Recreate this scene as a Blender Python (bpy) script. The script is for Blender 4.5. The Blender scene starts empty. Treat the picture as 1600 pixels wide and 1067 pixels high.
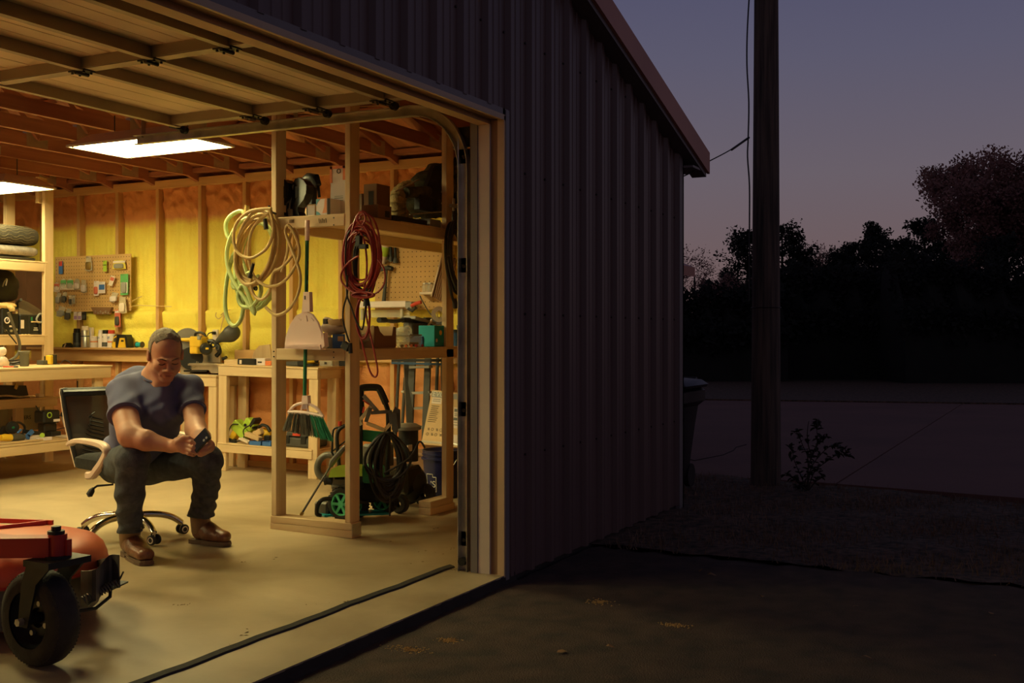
import bpy, bmesh, math, random
import numpy as np
from mathutils import Vector, Matrix
random.seed(7)
C = bpy.context.scene.collection
S = bpy.context.scene
# ------------------------------------------------------------------ camera, sky, exposure
F_PX = 1700.0; CAM_H = 1.15; CAM_Y = -2.46; TH = math.atan(876 / F_PX)
cam_d = bpy.data.cameras.new('camera'); cam = bpy.data.objects.new('camera', cam_d); C.objects.link(cam)
cam_d.sensor_width = 36.0; cam_d.lens = 36.0 * F_PX / 1600.0; cam_d.shift_y = -11.5 / 1600.0
cam_d.clip_end = 500; cam.location = (0, CAM_Y, CAM_H)
cam.rotation_euler = (math.pi / 2, 0, TH - math.pi / 2)
S.camera = cam
S.view_settings.view_transform = 'Standard'; S.view_settings.look = 'None'
S.view_settings.gamma = 1.0; S.view_settings.use_curve_mapping = False
S.view_settings.exposure = 0.0

def make_sky():
    w = bpy.data.worlds.new('dusk_sky'); S.world = w; w.use_nodes = True
    nt = w.node_tree; nt.nodes.clear()
    out = nt.nodes.new('ShaderNodeOutputWorld'); bg = nt.nodes.new('ShaderNodeBackground')
    tc = nt.nodes.new('ShaderNodeTexCoord'); sp = nt.nodes.new('ShaderNodeSeparateXYZ')
    rp = nt.nodes.new('ShaderNodeValToRGB')
    nt.links.new(tc.outputs['Generated'], sp.inputs[0]); nt.links.new(sp.outputs['Z'], rp.inputs[0])
    nt.links.new(rp.outputs[0], bg.inputs[0]); nt.links.new(bg.outputs[0], out.inputs[0])
    bg.inputs[1].default_value = 1.0
    cr = rp.color_ramp
    pts = [(0.0, (.130, .070, .066)), (0.06, (.156, .105, .108)), (0.14, (.140, .114, .138)), (0.24, (.104, .098, .150)), (0.34, (.074, .075, .142)), (0.55, (.030, .030, .050)), (1.0, (.018, .016, .026))]
    cr.elements[0].position = 0; cr.elements[0].color = (*pts[0][1], 1)
    cr.elements[1].position = 1; cr.elements[1].color = (*pts[-1][1], 1)
    for p, c in pts[1:-1]:
        e = cr.elements.new(p); e.color = (*c, 1)
make_sky()
LAMP = (1.0, .87, .38)      # colour of the fluorescent fittings
LAMP_POWER = 37.0

# ------------------------------------------------------------------ helpers
cT, sT = math.cos(TH), math.sin(TH)
def P(px, py, X=None, Y=None, Z=None, z=None):
    """world point where the sight line of a pixel meets a real plane (x=, y=, height z=) or lies Z metres deep"""
    u = (px - 800) / F_PX; v = (522 - py) / F_PX
    d = (cT + u * sT, sT - u * cT, v)
    if X is not None: t = X / d[0]
    elif Y is not None: t = (Y - CAM_Y) / d[1]
    elif Z is not None: t = Z
    elif z == 'f': t = (-CAM_H + .015 * CAM_Y) / (d[2] - .015 * d[1])
    else: t = (z - CAM_H) / d[2]
    return Vector((d[0] * t, CAM_Y + d[1] * t, CAM_H + d[2] * t))
def fz(y): return .015 * y           # the slab falls towards the door
MATS = {}
def lin(c):
    if isinstance(c, str):
        c = [int(c[i:i + 2], 16) / 255 for i in (0, 2, 4)]
        return tuple(x / 12.92 if x <= .04045 else ((x + .055) / 1.055) ** 2.4 for x in c)
    return tuple(c)
def mat(name, col, rough=.6, metal=0.0, var=.12, scale=8, bump=0.0, bscale=None, stretch=None, col2=None, emit=None, alpha=None, trans=0, spec=None):
    if name in MATS: return MATS[name]
    m = bpy.data.materials.new(name); m.use_nodes = True; MATS[name] = m
    nt = m.node_tree; b = nt.nodes['Principled BSDF']
    b.inputs['Roughness'].default_value = rough; b.inputs['Metallic'].default_value = metal
    if spec is not None: b.inputs['Specular IOR Level'].default_value = spec
    c = lin(col); c2 = lin(col2) if col2 is not None else tuple(max(0, x * (1 - var)) for x in c)
    c1 = c if col2 is not None else tuple(min(1, x * (1 + var * .6)) for x in c)
    tc = nt.nodes.new('ShaderNodeTexCoord'); mp = nt.nodes.new('ShaderNodeMapping')
    nt.links.new(tc.outputs['Object'], mp.inputs[0])
    if stretch: mp.inputs['Scale'].default_value = stretch
    nz = nt.nodes.new('ShaderNodeTexNoise'); nz.inputs['Scale'].default_value = scale; nz.inputs['Detail'].default_value = 5
    nt.links.new(mp.outputs[0], nz.inputs['Vector'])
    rp = nt.nodes.new('ShaderNodeValToRGB'); rp.color_ramp.elements[0].position = .32; rp.color_ramp.elements[1].position = .68
    rp.color_ramp.elements[0].color = (*c1, 1); rp.color_ramp.elements[1].color = (*c2, 1)
    nt.links.new(nz.outputs[0], rp.inputs[0]); nt.links.new(rp.outputs[0], b.inputs['Base Color'])
    if bump:
        n2 = nt.nodes.new('ShaderNodeTexNoise'); n2.inputs['Scale'].default_value = bscale or scale * 4; n2.inputs['Detail'].default_value = 4
        nt.links.new(mp.outputs[0], n2.inputs['Vector'])
        bp = nt.nodes.new('ShaderNodeBump'); bp.inputs['Strength'].default_value = bump; bp.inputs['Distance'].default_value = .01
        nt.links.new(n2.outputs[0], bp.inputs['Height']); nt.links.new(bp.outputs[0], b.inputs['Normal'])
    if emit:
        b.inputs['Emission Color'].default_value = (*emit[0], 1); b.inputs['Emission Strength'].default_value = emit[1]
    if alpha is not None: b.inputs['Alpha'].default_value = alpha
    if trans: b.inputs['Transmission Weight'].default_value = trans
    return m
class MB:
    def __init__(s): s.v = []; s.f = []; s.sm = False
    def add(s, vs, fs):
        o = len(s.v); s.v += [tuple(p) for p in vs]; s.f += [tuple(i + o for i in f) for f in fs]; return s
    def box(s, a, b):
        x0, y0, z0 = [min(a[i], b[i]) for i in range(3)]; x1, y1, z1 = [max(a[i], b[i]) for i in range(3)]
        return s.add([(x0,y0,z0),(x1,y0,z0),(x1,y1,z0),(x0,y1,z0),(x0,y0,z1),(x1,y0,z1),(x1,y1,z1),(x0,y1,z1)],
                     [(3,2,1,0),(4,5,6,7),(0,1,5,4),(1,2,6,5),(2,3,7,6),(3,0,4,7)])
    def cbox(s, a, b, ch=.004):          # box with chamfered edges
        bm = bmesh.new(); m = MB().box(a, b)
        vs = [bm.verts.new(p) for p in m.v]
        for f in m.f: bm.faces.new([vs[i] for i in f])
        bmesh.ops.bevel(bm, geom=bm.edges[:], offset=ch, segments=1, affect='EDGES')
        bm.verts.index_update()
        s.add([v.co[:] for v in bm.verts], [[v.index for v in f.verts] for f in bm.faces]); bm.free(); return s
    def obox(s, c, sx, sy, sz, R=None):
        R = R or Matrix.Identity(3); c = Vector(c)
        m = MB().cbox((-sx/2,-sy/2,-sz/2),(sx/2,sy/2,sz/2), min(sx,sy,sz)*.12)
        return s.add([c + R @ Vector(p) for p in m.v], m.f)
    def beam(s, p0, p1, w, h, up=(0,0,1)):
        p0 = Vector(p0); p1 = Vector(p1); d = (p1-p0).normalized(); r = d.cross(Vector(up))
        if r.length < 1e-4: r = d.cross(Vector((1,0,0)))
        r.normalize(); u = r.cross(d)
        vs = [p + r*(a*w/2) + u*(b*h/2) for p in (p0,p1) for a,b in ((-1,-1),(1,-1),(1,1),(-1,1))]
        return s.add(vs, [(3,2,1,0),(4,5,6,7),(0,1,5,4),(1,2,6,5),(2,3,7,6),(3,0,4,7)])
    def cyl(s, p0, p1, r0, r1=None, n=16):
        r1 = r0 if r1 is None else r1; return s.lathe([(0,0),(r0,0),(r1,1),(0,1)], p0, p1, n)
    def lathe(s, prof, p0, p1, n=20):    # prof: (radius, fraction along the axis p0..p1)
        p0 = Vector(p0); p1 = Vector(p1); ax = p1-p0; d = ax.normalized()
        a = d.orthogonal().normalized(); b = d.cross(a); vs=[]; fs=[]
        for r,t in prof:
            c = p0+ax*t
            for k in range(n):
                th=2*math.pi*k/n; vs.append(c+(a*math.cos(th)+b*math.sin(th))*max(r,1e-5))
        for i in range(len(prof)-1):
            for k in range(n): fs.append((i*n+k,i*n+(k+1)%n,(i+1)*n+(k+1)%n,(i+1)*n+k))
        return s.add(vs,fs)
    def tube(s, pts, r, n=8, caps=True, rs=None):
        pts=[Vector(p) for p in pts]; vs=[]; fs=[]; m=len(pts)
        t=(pts[1]-pts[0]).normalized(); nrm=t.orthogonal().normalized()
        for i,p in enumerate(pts):
            t2=(pts[min(i+1,m-1)]-pts[max(i-1,0)])
            if t2.length<1e-9: t2=t
            t2=t2.normalized(); nrm=(nrm-t2*nrm.dot(t2))
            nrm = nrm.normalized() if nrm.length>1e-6 else t2.orthogonal().normalized()
            bn=t2.cross(nrm); rr = rs[i] if rs else r
            for k in range(n):
                th=2*math.pi*k/n; vs.append(p+(nrm*math.cos(th)+bn*math.sin(th))*rr)
        for i in range(m-1):
            for k in range(n): fs.append((i*n+k,i*n+(k+1)%n,(i+1)*n+(k+1)%n,(i+1)*n+k))
        if caps: fs.append(tuple(range(n-1,-1,-1))); fs.append(tuple((m-1)*n+k for k in range(n)))
        return s.add(vs,fs)
    def torus(s, c, ax, R, r, n=24, k=8, squash=1.0):
        c=Vector(c); ax=Vector(ax).normalized(); a=ax.orthogonal().normalized(); b=ax.cross(a); vs=[]; fs=[]
        for i in range(n):
            th=2*math.pi*i/n; e=a*math.cos(th)+b*math.sin(th)
            for j in range(k):
                ph=2*math.pi*j/k; vs.append(c+e*(R+r*math.cos(ph))+ax*(r*squash*math.sin(ph)))
        for i in range(n):
            for j in range(k): fs.append((i*k+j,((i+1)%n)*k+j,((i+1)%n)*k+(j+1)%k,i*k+(j+1)%k))
        return s.add(vs,fs)
    def ell(s, c, rx, ry, rz, R=None, n=16, m=10, pw=1.0):
        c=Vector(c); R=R or Matrix.Identity(3); vs=[]; fs=[]
        q=lambda x: math.copysign(abs(x)**pw,x)
        for i in range(m+1):
            ph=math.pi*i/m-math.pi/2
            for k in range(n):
                th=2*math.pi*k/n; vs.append(c+R@Vector((rx*q(math.cos(ph))*q(math.cos(th)),ry*q(math.cos(ph))*q(math.sin(th)),rz*q(math.sin(ph)))))
        for i in range(m):
            for k in range(n): fs.append((i*n+k,i*n+(k+1)%n,(i+1)*n+(k+1)%n,(i+1)*n+k))
        return s.add(vs,fs)
    def prism(s, poly, o, ex, ey, th):   # 2D outline in axes ex, ey at o, thickness vector th
        o=Vector(o); ex=Vector(ex); ey=Vector(ey); th=Vector(th); n=len(poly)
        vs=[o+ex*a+ey*b for a,b in poly]; vs+=[p+th for p in vs]
        fs=[tuple(range(n-1,-1,-1)),tuple(range(n,2*n))]+[(i,(i+1)%n,n+(i+1)%n,n+i) for i in range(n)]
        return s.add(vs,fs)
    def loft(s, rings, closed=True, caps=True):
        n=len(rings[0]); vs=[p for r in rings for p in r]; fs=[]
        for i in range(len(rings)-1):
            for k in range(n if closed else n-1): fs.append((i*n+k,i*n+(k+1)%n,(i+1)*n+(k+1)%n,(i+1)*n+k))
        if caps: fs.append(tuple(range(n-1,-1,-1))); fs.append(tuple((len(rings)-1)*n+k for k in range(n)))
        return s.add(vs,fs)
def wloc(o):
    l=Vector((0,0,0))
    while o: l+=o.location; o=o.parent
    return l
def ob(name, mb, m, parent=None, smooth=False, loc=None, angle=None):
    """one mesh object; vertices are given in world coordinates (before any turn of the parent)"""
    me=bpy.data.meshes.new(name)
    if loc is None:
        xs=np.array(mb.v); loc=Vector(((xs[:,0].min()+xs[:,0].max())/2,(xs[:,1].min()+xs[:,1].max())/2,xs[:,2].min()))
    loc=Vector(loc); me.from_pydata([(p[0]-loc[0],p[1]-loc[1],p[2]-loc[2]) for p in mb.v],[],mb.f)
    bm=bmesh.new(); bm.from_mesh(me); bmesh.ops.recalc_face_normals(bm, faces=bm.faces[:]); bm.to_mesh(me); bm.free()
    me.validate(); me.materials.append(MATS[m] if isinstance(m,str) else m)
    if smooth or mb.sm:
        me.polygons.foreach_set('use_smooth',[True]*len(me.polygons))
        try: me.set_sharp_from_angle(angle=math.radians(angle or 40))
        except Exception: pass
    o=bpy.data.objects.new(name,me); C.objects.link(o)
    if parent: o.parent=parent; o.location=loc-wloc(parent)
    else: o.location=loc
    return o
def tag(o,label,cat,group=None,kind=None):
    if label: o['label']=label
    if cat: o['category']=cat
    if group: o['group']=group
    if kind: o['kind']=kind
    return o
def thing(name,label,cat,loc,group=None):
    o=bpy.data.objects.new(name,None); o.empty_display_size=.05; C.objects.link(o); o.location=loc
    return tag(o,label,cat,group)
def solo(name,mb,m,label,cat,group=None,smooth=False): return tag(ob(name,mb,m,None,smooth),label,cat,group)
def struct(name,mb,m,parent=None,smooth=False):
    o=ob(name,mb,m,parent,smooth)
    if not parent: o['kind']='structure'
    return o
def cr_spline(pts, k=8, closed=False):
    pts=[Vector(p) for p in pts]; n=len(pts); out=[]
    rng=range(n) if closed else range(n-1)
    for i in rng:
        g=lambda j: pts[j%n] if closed else pts[max(0,min(n-1,j))]
        p0,p1,p2,p3=g(i-1),g(i),g(i+1),g(i+2)
        for a in range(k):
            t=a/k; out.append(.5*((2*p1)+(p2-p0)*t+(2*p0-5*p1+4*p2-p3)*t*t+(3*p1-p0-3*p2+p3)*t**3))
    out.append(pts[0] if closed else pts[-1]); return out
FONT={}
def text(name, s, size, loc, rot, m, parent, ext=.0005, align='CENTER'):
    cu=bpy.data.curves.new(name,'FONT'); cu.body=s; cu.size=size; cu.extrude=ext; cu.align_x=align; cu.align_y='CENTER'
    t=bpy.data.objects.new(name+'_tmp',cu); C.objects.link(t)
    dg=bpy.context.evaluated_depsgraph_get(); me=bpy.data.meshes.new_from_object(t.evaluated_get(dg)); bpy.data.objects.remove(t)
    me.materials.clear(); me.materials.append(MATS[m]); o=bpy.data.objects.new(name,me); C.objects.link(o)
    o.parent=parent; o.location=Vector(loc)-wloc(parent); o.rotation_euler=rot; return o
# ------------------------------------------------------------------ materials
def wood(name,c,axis,c2=None):
    st={'x':(1.2,22,22),'y':(22,1.2,22),'z':(22,22,1.2)}[axis]
    return mat(name,c,.62,0,.25,1.0,.12,2.2,st,c2)
for ax in 'xyz':
    wood('pine_'+ax,(.76,.57,.34),ax,(.64,.44,.24)); wood('truss_'+ax,(.44,.18,.105),ax,(.31,.115,.065)); wood('stud_'+ax,(.68,.41,.17),ax,(.56,.31,.12))
mat('deck',(.50,.19,.10),.7,0,.3,3,.1,20,(1,6,1))
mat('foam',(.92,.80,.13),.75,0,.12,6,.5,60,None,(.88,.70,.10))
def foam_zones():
    # sprayed foam colour is set by height: yellow across the middle of the wall, orange along the top and below the ledge
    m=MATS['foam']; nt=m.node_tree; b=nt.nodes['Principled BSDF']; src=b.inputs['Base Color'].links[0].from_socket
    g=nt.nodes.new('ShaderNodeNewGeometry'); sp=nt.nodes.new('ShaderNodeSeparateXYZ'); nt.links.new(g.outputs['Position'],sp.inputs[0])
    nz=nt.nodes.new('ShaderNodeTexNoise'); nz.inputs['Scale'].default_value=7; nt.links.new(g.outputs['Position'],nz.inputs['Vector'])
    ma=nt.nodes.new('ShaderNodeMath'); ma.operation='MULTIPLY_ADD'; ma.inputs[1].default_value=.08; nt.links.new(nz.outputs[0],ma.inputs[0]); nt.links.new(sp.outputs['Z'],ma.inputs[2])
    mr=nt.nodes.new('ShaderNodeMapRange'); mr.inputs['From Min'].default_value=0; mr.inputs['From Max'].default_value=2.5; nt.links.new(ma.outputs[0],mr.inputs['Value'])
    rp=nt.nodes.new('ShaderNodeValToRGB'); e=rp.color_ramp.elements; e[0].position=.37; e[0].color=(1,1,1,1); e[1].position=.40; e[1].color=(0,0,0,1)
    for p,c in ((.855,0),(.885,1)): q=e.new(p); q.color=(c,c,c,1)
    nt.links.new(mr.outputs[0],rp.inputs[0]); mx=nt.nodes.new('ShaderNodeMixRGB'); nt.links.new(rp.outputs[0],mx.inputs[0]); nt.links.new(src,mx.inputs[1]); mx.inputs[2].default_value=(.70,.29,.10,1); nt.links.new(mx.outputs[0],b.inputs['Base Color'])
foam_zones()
mat('concrete',(.56,.44,.27),.5,0,.3,1.6,.08,30,None,(.43,.335,.20))
mat('slab_edge',(.42,.33,.20),.7,0,.3,4,.25,40)
mat('asphalt',(.095,.054,.036),.85,0,.4,7,.9,160,None,(.040,.024,.018))
mat('grass',(.20,.11,.07),.9,0,.4,20,.3,80,None,(.03,.028,.014))
mat('drive_concrete',(.24,.105,.078),.8,0,.25,.8,.2,25,(1,1,1),(.18,.08,.06))
mat('soil',(.04,.03,.022),.95,0,.3,3)
mat('siding',(.145,.086,.075),.42,0,.15,3,0,None,(1,1,.2))
mat('siding_trim',(.22,.19,.18),.45,0,.1,3)
mat('rake_trim',(.62,.26,.17),.5,0,.1,2)
mat('tan_trim',(.68,.48,.28),.5,0,.1,2)
mat('pale_trim',(.70,.58,.48),.5,0,.08,2)
mat('galv',(.55,.52,.45),.35,.8,.2,12)
mat('door_metal',(.72,.60,.42),.5,.0,.12,3)
mat('door_rib',(.40,.34,.25),.45,.3,.12,3)
mat('dark_metal',(.05,.045,.04),.4,.6,.2,10)
mat('black',(.012,.012,.013),.45,0,.3,12)
mat('black_gloss',(.01,.01,.011),.2,0,.2,12)
mat('black_rubber',(.032,.026,.022),.75,0,.3,20,.2)
mat('white',(.80,.70,.70),.5,0,.05,5)
mat('cream',(.78,.66,.55),.35,0,.04,5)
mat('grey',(.30,.29,.27),.5,0,.15,8)
mat('darkgrey',(.07,.068,.062),.5,0,.2,8)
mat('silver',(.62,.60,.56),.3,.85,.12,10)
mat('yellow',(.80,.50,.03),.45,0,.08,8)
mat('red',(.62,.06,.03),.45,0,.1,8)
mat('orange',(.80,.22,.07),.5,0,.1,8)
mat('blue',(.05,.16,.48),.45,0,.1,8)
mat('teal',(.01,.34,.38),.5,0,.08,8)
mat('green',(.02,.20,.09),.45,0,.15,8)
mat('wheel_green',(.10,.52,.26),.4,0,.1,8)
mat('lime',(.42,.62,.06),.45,0,.1,8)
mat('card',(.62,.42,.22),.8,0,.12,6)
mat('card_dark',(.24,.12,.055),.8,0,.12,6)
mat('pegboard',(.62,.38,.15),.7,0,.1,5)
mat('hole',(.03,.015,.005),.9,0,.1,5)
mat('paper',(.76,.64,.56),.8,0,.05,5)
mat('clear',(.75,.72,.62),.12,0,.05,5,alpha=.35)
mat('cloth_tan',(.55,.45,.30),.9,0,.2,30,.4,50)
mat('text_black',(.03,.02,.015),.8)
mat('text_white',(.70,.66,.58),.8)
mat('trim_brown',(.30,.17,.09),.5,0,.12,2)
# ================================================================== THE SETTING
# --- ground outside
g=MB().add([(-60,-60,-.10),(120,-60,-.10),(120,80,-.10),(-60,80,-.10)],[(0,1,2,3)])
struct('ground',g,'soil')
def sheet(poly,z,th=.04): return MB().prism(poly,(0,0,z-th),(1,0,0),(0,1,0),(0,0,th))
rnd=random.Random(3)
edge=[(5.72+.05*math.sin(k*1.7)+rnd.uniform(-.03,.03),-.05-k*.35) for k in range(40)]
def asphalt_mesh():
    mb=MB(); n=90; m=70; xs=[-4+9.75*i/n for i in range(n+1)]; ys=[-.062-7*(j/m)**1.3 for j in range(m+1)]
    rn=random.Random(5)
    for j in range(m+1):
        ex=5.72+.04*math.sin(j*1.9)+rn.uniform(-.02,.02)
        for i in range(n+1):
            x=-4+(ex+4)*i/n; mb.v.append((x,ys[j],-.045+rn.uniform(-.003,.003)-.012*(i==n)))
    for j in range(m):
        for i in range(n): a=j*(n+1)+i; mb.f.append((a,a+1,a+n+2,a+n+1))
    return mb
a=ob('asphalt_apron',asphalt_mesh(),'asphalt',None,True); a['kind']='structure'
# lawn strip with uneven turf
def turf():
    mb=MB(); rn=random.Random(9); n=70; m=110
    for j in range(m+1):
        y=-9+9.6*j/m+(3 if j==m else 0)
        for i in range(n+1):
            x0=5.70; x1=8.93+.0*y if y>0 else 8.93+.24*y*.99*0.9
            x1=max(x1,7.2); x=x0+(x1-x0)*i/n
            e=math.sin(x*5+y*3)*.006+math.sin(x*11-y*7)*.004
            mb.v.append((x+(rn.uniform(-.04,.04) if i in(0,n) else 0),y,-.045+e+rn.uniform(0,.008)))
    for j in range(m):
        for i in range(n): a=j*(n+1)+i; mb.f.append((a,a+1,a+n+2,a+n+1))
    return mb
lawn=ob('lawn',turf(),'grass',None,True); lawn['kind']='structure'
def blades():
    mb=MB(); rn=random.Random(21)
    for k in range(26000):
        y=rn.uniform(-4.6,.35); x1=8.93+(.214*y if y<0 else 0); x=rn.uniform(5.66,x1)
        if y>-.12 and x<7.36: continue
        if (math.sin(x*4+1)*math.sin(y*5+x)+rn.uniform(-1,1))<-.2: continue
        h=rn.uniform(.015,.05)*(1.5 if rn.random()<.1 else 1); a=rn.uniform(0,6.28); w=rn.uniform(.002,.004)
        dx,dy=math.cos(a)*w,math.sin(a)*w; lx,ly=rn.uniform(-.02,.02),rn.uniform(-.02,.02)
        mb.add([(x-dx,y-dy,-.045),(x+dx,y+dy,-.045),(x+lx,y+ly,-.045+h)],[(0,1,2)])
    return mb
mat('grass_blade',(.30,.17,.11),.8,0,.4,3,0,None,None,(.13,.09,.05))
tag(ob('grass',blades(),'grass_blade'),'short dry lawn grass between asphalt and the concrete drive','grass',None,'stuff')
# concrete drive in two pours with a joint between
d1=struct('concrete_slab',MB().prism([(8.92,.55),(8.93,-.77),(24.5,-.77),(24.5,14),(8.92,14)],(0,0,-.09),(1,0,0),(0,1,0),(0,0,.045)),'drive_concrete')
d2=struct('concrete_slab',MB().prism([(8.93,-.785),(8.0,-9),(24.5,-9),(24.5,-.785)],(0,0,-.09),(1,0,0),(0,1,0),(0,0,.043)),'drive_concrete')
# crack running across the far pour
mb=MB(); rn=random.Random(4); cp=[P(px,py,z=-.045) for px,py in ((1070,716),(1085,720),(1105,716),(1130,711),(1146,704),(1150,699),(1166,695))]
mb.tube([Vector((p.x,p.y,-.043)) for p in cp],.005,5); mat('crack',(.03,.02,.016),.9)
ob('crack',mb,'crack',d1)
# --- garage slab
def slab():
    mb=MB(); n=40
    return mb.prism([(-1.2,-.053),(4.63,-.053),(4.63,.02),(7.2,.02),(7.2,8.4),(-1.2,8.4)],(0,0,-.12),(1,0,0),(0,1,0),(0,0,.12))
fl=slab()
fl.v=[(x,y,(z if z<-.05 else fz(max(y,0)))) for x,y,z in fl.v]
floor=struct('floor',fl,'concrete')
bpy.data.objects['floor']['kind']='structure'
# slab material: blotches of stain and wear
def slab_mat():
    m=MATS['concrete']; nt=m.node_tree; b=nt.nodes['Principled BSDF']
    src=b.inputs['Base Color'].links[0].from_socket
    tc=nt.nodes.new('ShaderNodeTexCoord'); nz=nt.nodes.new('ShaderNodeTexNoise'); nz.inputs['Scale'].default_value=.9; nz.inputs['Detail'].default_value=8; nz.inputs['Distortion'].default_value=.6
    nt.links.new(tc.outputs['Object'],nz.inputs['Vector']); rp=nt.nodes.new('ShaderNodeValToRGB')
    rp.color_ramp.elements[0].position=.38; rp.color_ramp.elements[0].color=(.50,.45,.38,1); rp.color_ramp.elements[1].position=.62; rp.color_ramp.elements[1].color=(1,1,1,1)
    nt.links.new(nz.outputs[0],rp.inputs[0]); mx=nt.nodes.new('ShaderNodeMixRGB'); mx.blend_type='MULTIPLY'; mx.inputs[0].default_value=.8
    nt.links.new(src,mx.inputs[1]); nt.links.new(rp.outputs[0],mx.inputs[2]); nt.links.new(mx.outputs[0],b.inputs['Base Color'])
slab_mat()
# rough broken outer edge of the slab, and the rubber threshold strip
mb=MB(); rn=random.Random(2)
rings=[]
for k in range(120):
    x=-1.2+5.9*k/119; j=rn.uniform(-.006,.006)
    rings.append([(x,-.052,-.001),(x,-.058+j*.5,-.03+j),(x,-.066+j,-.052),(x,-.05,-.06)])
mb.loft(rings); struct('slab_nosing',mb,'soil')
mb=MB(); rings=[]
for k in range(60):
    x=-1+5.62*k/59; w=.004*math.sin(k*.9)+.003*math.sin(k*2.3)
    rings.append([(x,.235+w,.004),(x,.24+w,.012),(x,.265+w,.018),(x,.275+w,.006)])
mb.loft(rings); solo('threshold_strip',mb,'black_rubber','black rubber weather strip lying across the garage doorway','door strip')
# --- gable front of ribbed metal siding (outer face y = -.03)
YF=-.03; RX=7.24; DOORX=4.60; HEAD=2.19
def roof_z(x): return 2.40+(7.34-x)*.318 if x>-1.5 else 2.4
PIT=.2286
def rib_profile(x0,x1):
    pts=[]; k0=int(math.floor((x0-7.24)/PIT))-1
    for k in range(k0,3):
        o=7.24-.05+k*PIT
        for dx,dy in ((-.034,0),(-.020,-.026),(.010,-.026),(.022,0),(.070,0),(.075,-.004),(.085,-.004),(.090,0),(.128,0),(.133,-.004),(.143,-.004),(.148,0)):
            pts.append((o+dx,dy))
    pts=sorted(set(pts)); res=[(x0,0)]
    for p in pts:
        if x0+1e-3<p[0]<x1-1e-3: res.append(p)
    res.append((x1,0)); return res
wf=None
def siding_panel(x0,x1,zb,parent):
    mb=MB(); pr=rib_profile(x0,x1)
    for x,dy in pr:
        mb.v+=[(x,YF+dy,zb),(x,YF+dy,roof_z(x)-.02)]
    for i in range(len(pr)-1): mb.f.append((2*i,2*i+2,2*i+3,2*i+1))
    return ob('siding_panel',mb,'siding',parent)
wf=struct('wall_front',MB().prism([(DOORX+.02,-.05),(7.12,-.05),(7.12,roof_z(7.12)-.06),(-1.2,roof_z(-1.2)-.06),(-1.2,HEAD+.05),(DOORX+.02,HEAD+.05)],(0,.0,0),(1,0,0),(0,0,1),(0,.10,0)),'stud_z')
xs=[7.22]; 
while xs[-1]>4.72: xs.append(xs[-1]-4*PIT)
xs[-1]=DOORX+.03
for a_,b_ in zip(xs[1:],xs[:-1]): siding_panel(a_,b_-.0,-.03,wf)
x=DOORX+.03
while x>-1.2:
    nx=max(-1.3,x-4*PIT); siding_panel(nx,x,HEAD+.03,wf); x=nx
# screws on the siding
mb=MB()
for zz in (.55,1.25,1.95,2.6,3.1):
    for k in range(0,26):
        xx=7.24-.10-k*PIT
        if zz<roof_z(xx)-.1 and (xx>DOORX+.05 or zz>2.3): mb.cyl((xx,YF-.006,zz),(xx,YF,zz),.006,n=6)
sc=ob('siding_screw',mb,'dark_metal',wf); sc['kind']='stuff'
# trims round the opening
tr=struct('trim_1',MB().box((DOORX-.02,YF-.022,HEAD+.005),(DOORX+.035,YF+.01,HEAD+.035)).box((-1.3,YF-.022,HEAD+.005),(DOORX,YF+.01,HEAD+.035)),'siding_trim')
struct('trim_2',MB().box((DOORX,YF-.028,-.03),(DOORX+.035,YF+.01,HEAD+.03)),'siding_trim')
struct('trim_3',MB().box((DOORX-.012,YF-.024,-.03),(DOORX,YF+.012,HEAD)),'tan_trim')      # bright jamb edge
struct('trim_4',MB().box((DOORX-.008,YF+.012,-.01),(DOORX+.03,.135,HEAD)),'trim_brown')                # jamb board
struct('trim_5',MB().box((DOORX-.022,YF+.050,-.005),(DOORX-.008,YF+.112,HEAD-.02)),'pale_trim'); struct('trim_14',MB().box((DOORX-.028,YF+.114,-.005),(DOORX-.008,YF+.15,HEAD-.02)),'siding_trim')   # door stop
struct('trim_6',MB().box((-1.3,YF+.0,HEAD-.012),(DOORX,.135,HEAD+.02)),'trim_brown')      # head board
struct('trim_7',MB().box((-1.3,YF+.05,HEAD-.035),(DOORX-.01,YF+.115,HEAD-.012)).box((-1.3,YF-.024,HEAD-.02),(DOORX,YF-.01,HEAD+.006)),'tan_trim')
# corner board and side wall
struct('trim_8',MB().box((7.175,YF-.030,-.06),(7.262,YF,roof_z(7.26)-.02)).box((7.24,YF-.03,-.06),(7.262,.08,roof_z(7.26)-.02)),'siding_trim')
ws=struct('wall_side',MB().box((7.13,.02,-.1),(7.235,8.4,2.47)),'stud_z')
mb=MB()
for k in range(38):
    y=.05+k*PIT
    if y<8.4: mb.prism([(0,0),(.02,.02),(.02,.05),(0,.07)],(7.236,y,-.06),(1,0,0),(0,1,0),(0,0,2.5))
ob('siding_panel',mb,'siding',ws)
# other walls (behind and left of the view)
struct('wall_back',MB().box((-1.2,8.3,-.1),(7.2,8.4,2.6)),'stud_x')
struct('wall_left',MB().box((-1.3,-.0,-.1),(-1.2,8.4,2.6)),'stud_z')
# --- foundation strip
struct('trim_9',MB().box((DOORX+.04,YF+.004,-.10),(7.24,YF+.02,-.028)),'soil')
# --- roof: deck, rake trim, eave
def roof_sheet(x0,x1,y0,y1,t,zoff=0):
    mb=MB(); v=[]
    for x in (x0,x1):
        for y in (y0,y1):
            z=roof_z(x)+zoff; v+=[(x,y,z),(x,y,z+t)]
    return mb.add(v,[(0,2,3,1),(4,5,7,6),(0,1,5,4),(2,6,7,3),(0,4,6,2),(1,3,7,5)])
ceil=struct('ceiling',roof_sheet(-1.4,7.5,-.10,8.5,.03,.05),'deck')
mat('roof_metal',(.16,.10,.08),.45,0,.1,3)
struct('roof',roof_sheet(-1.4,7.54,-.13,8.5,.02,.085),'roof_metal')
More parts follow.
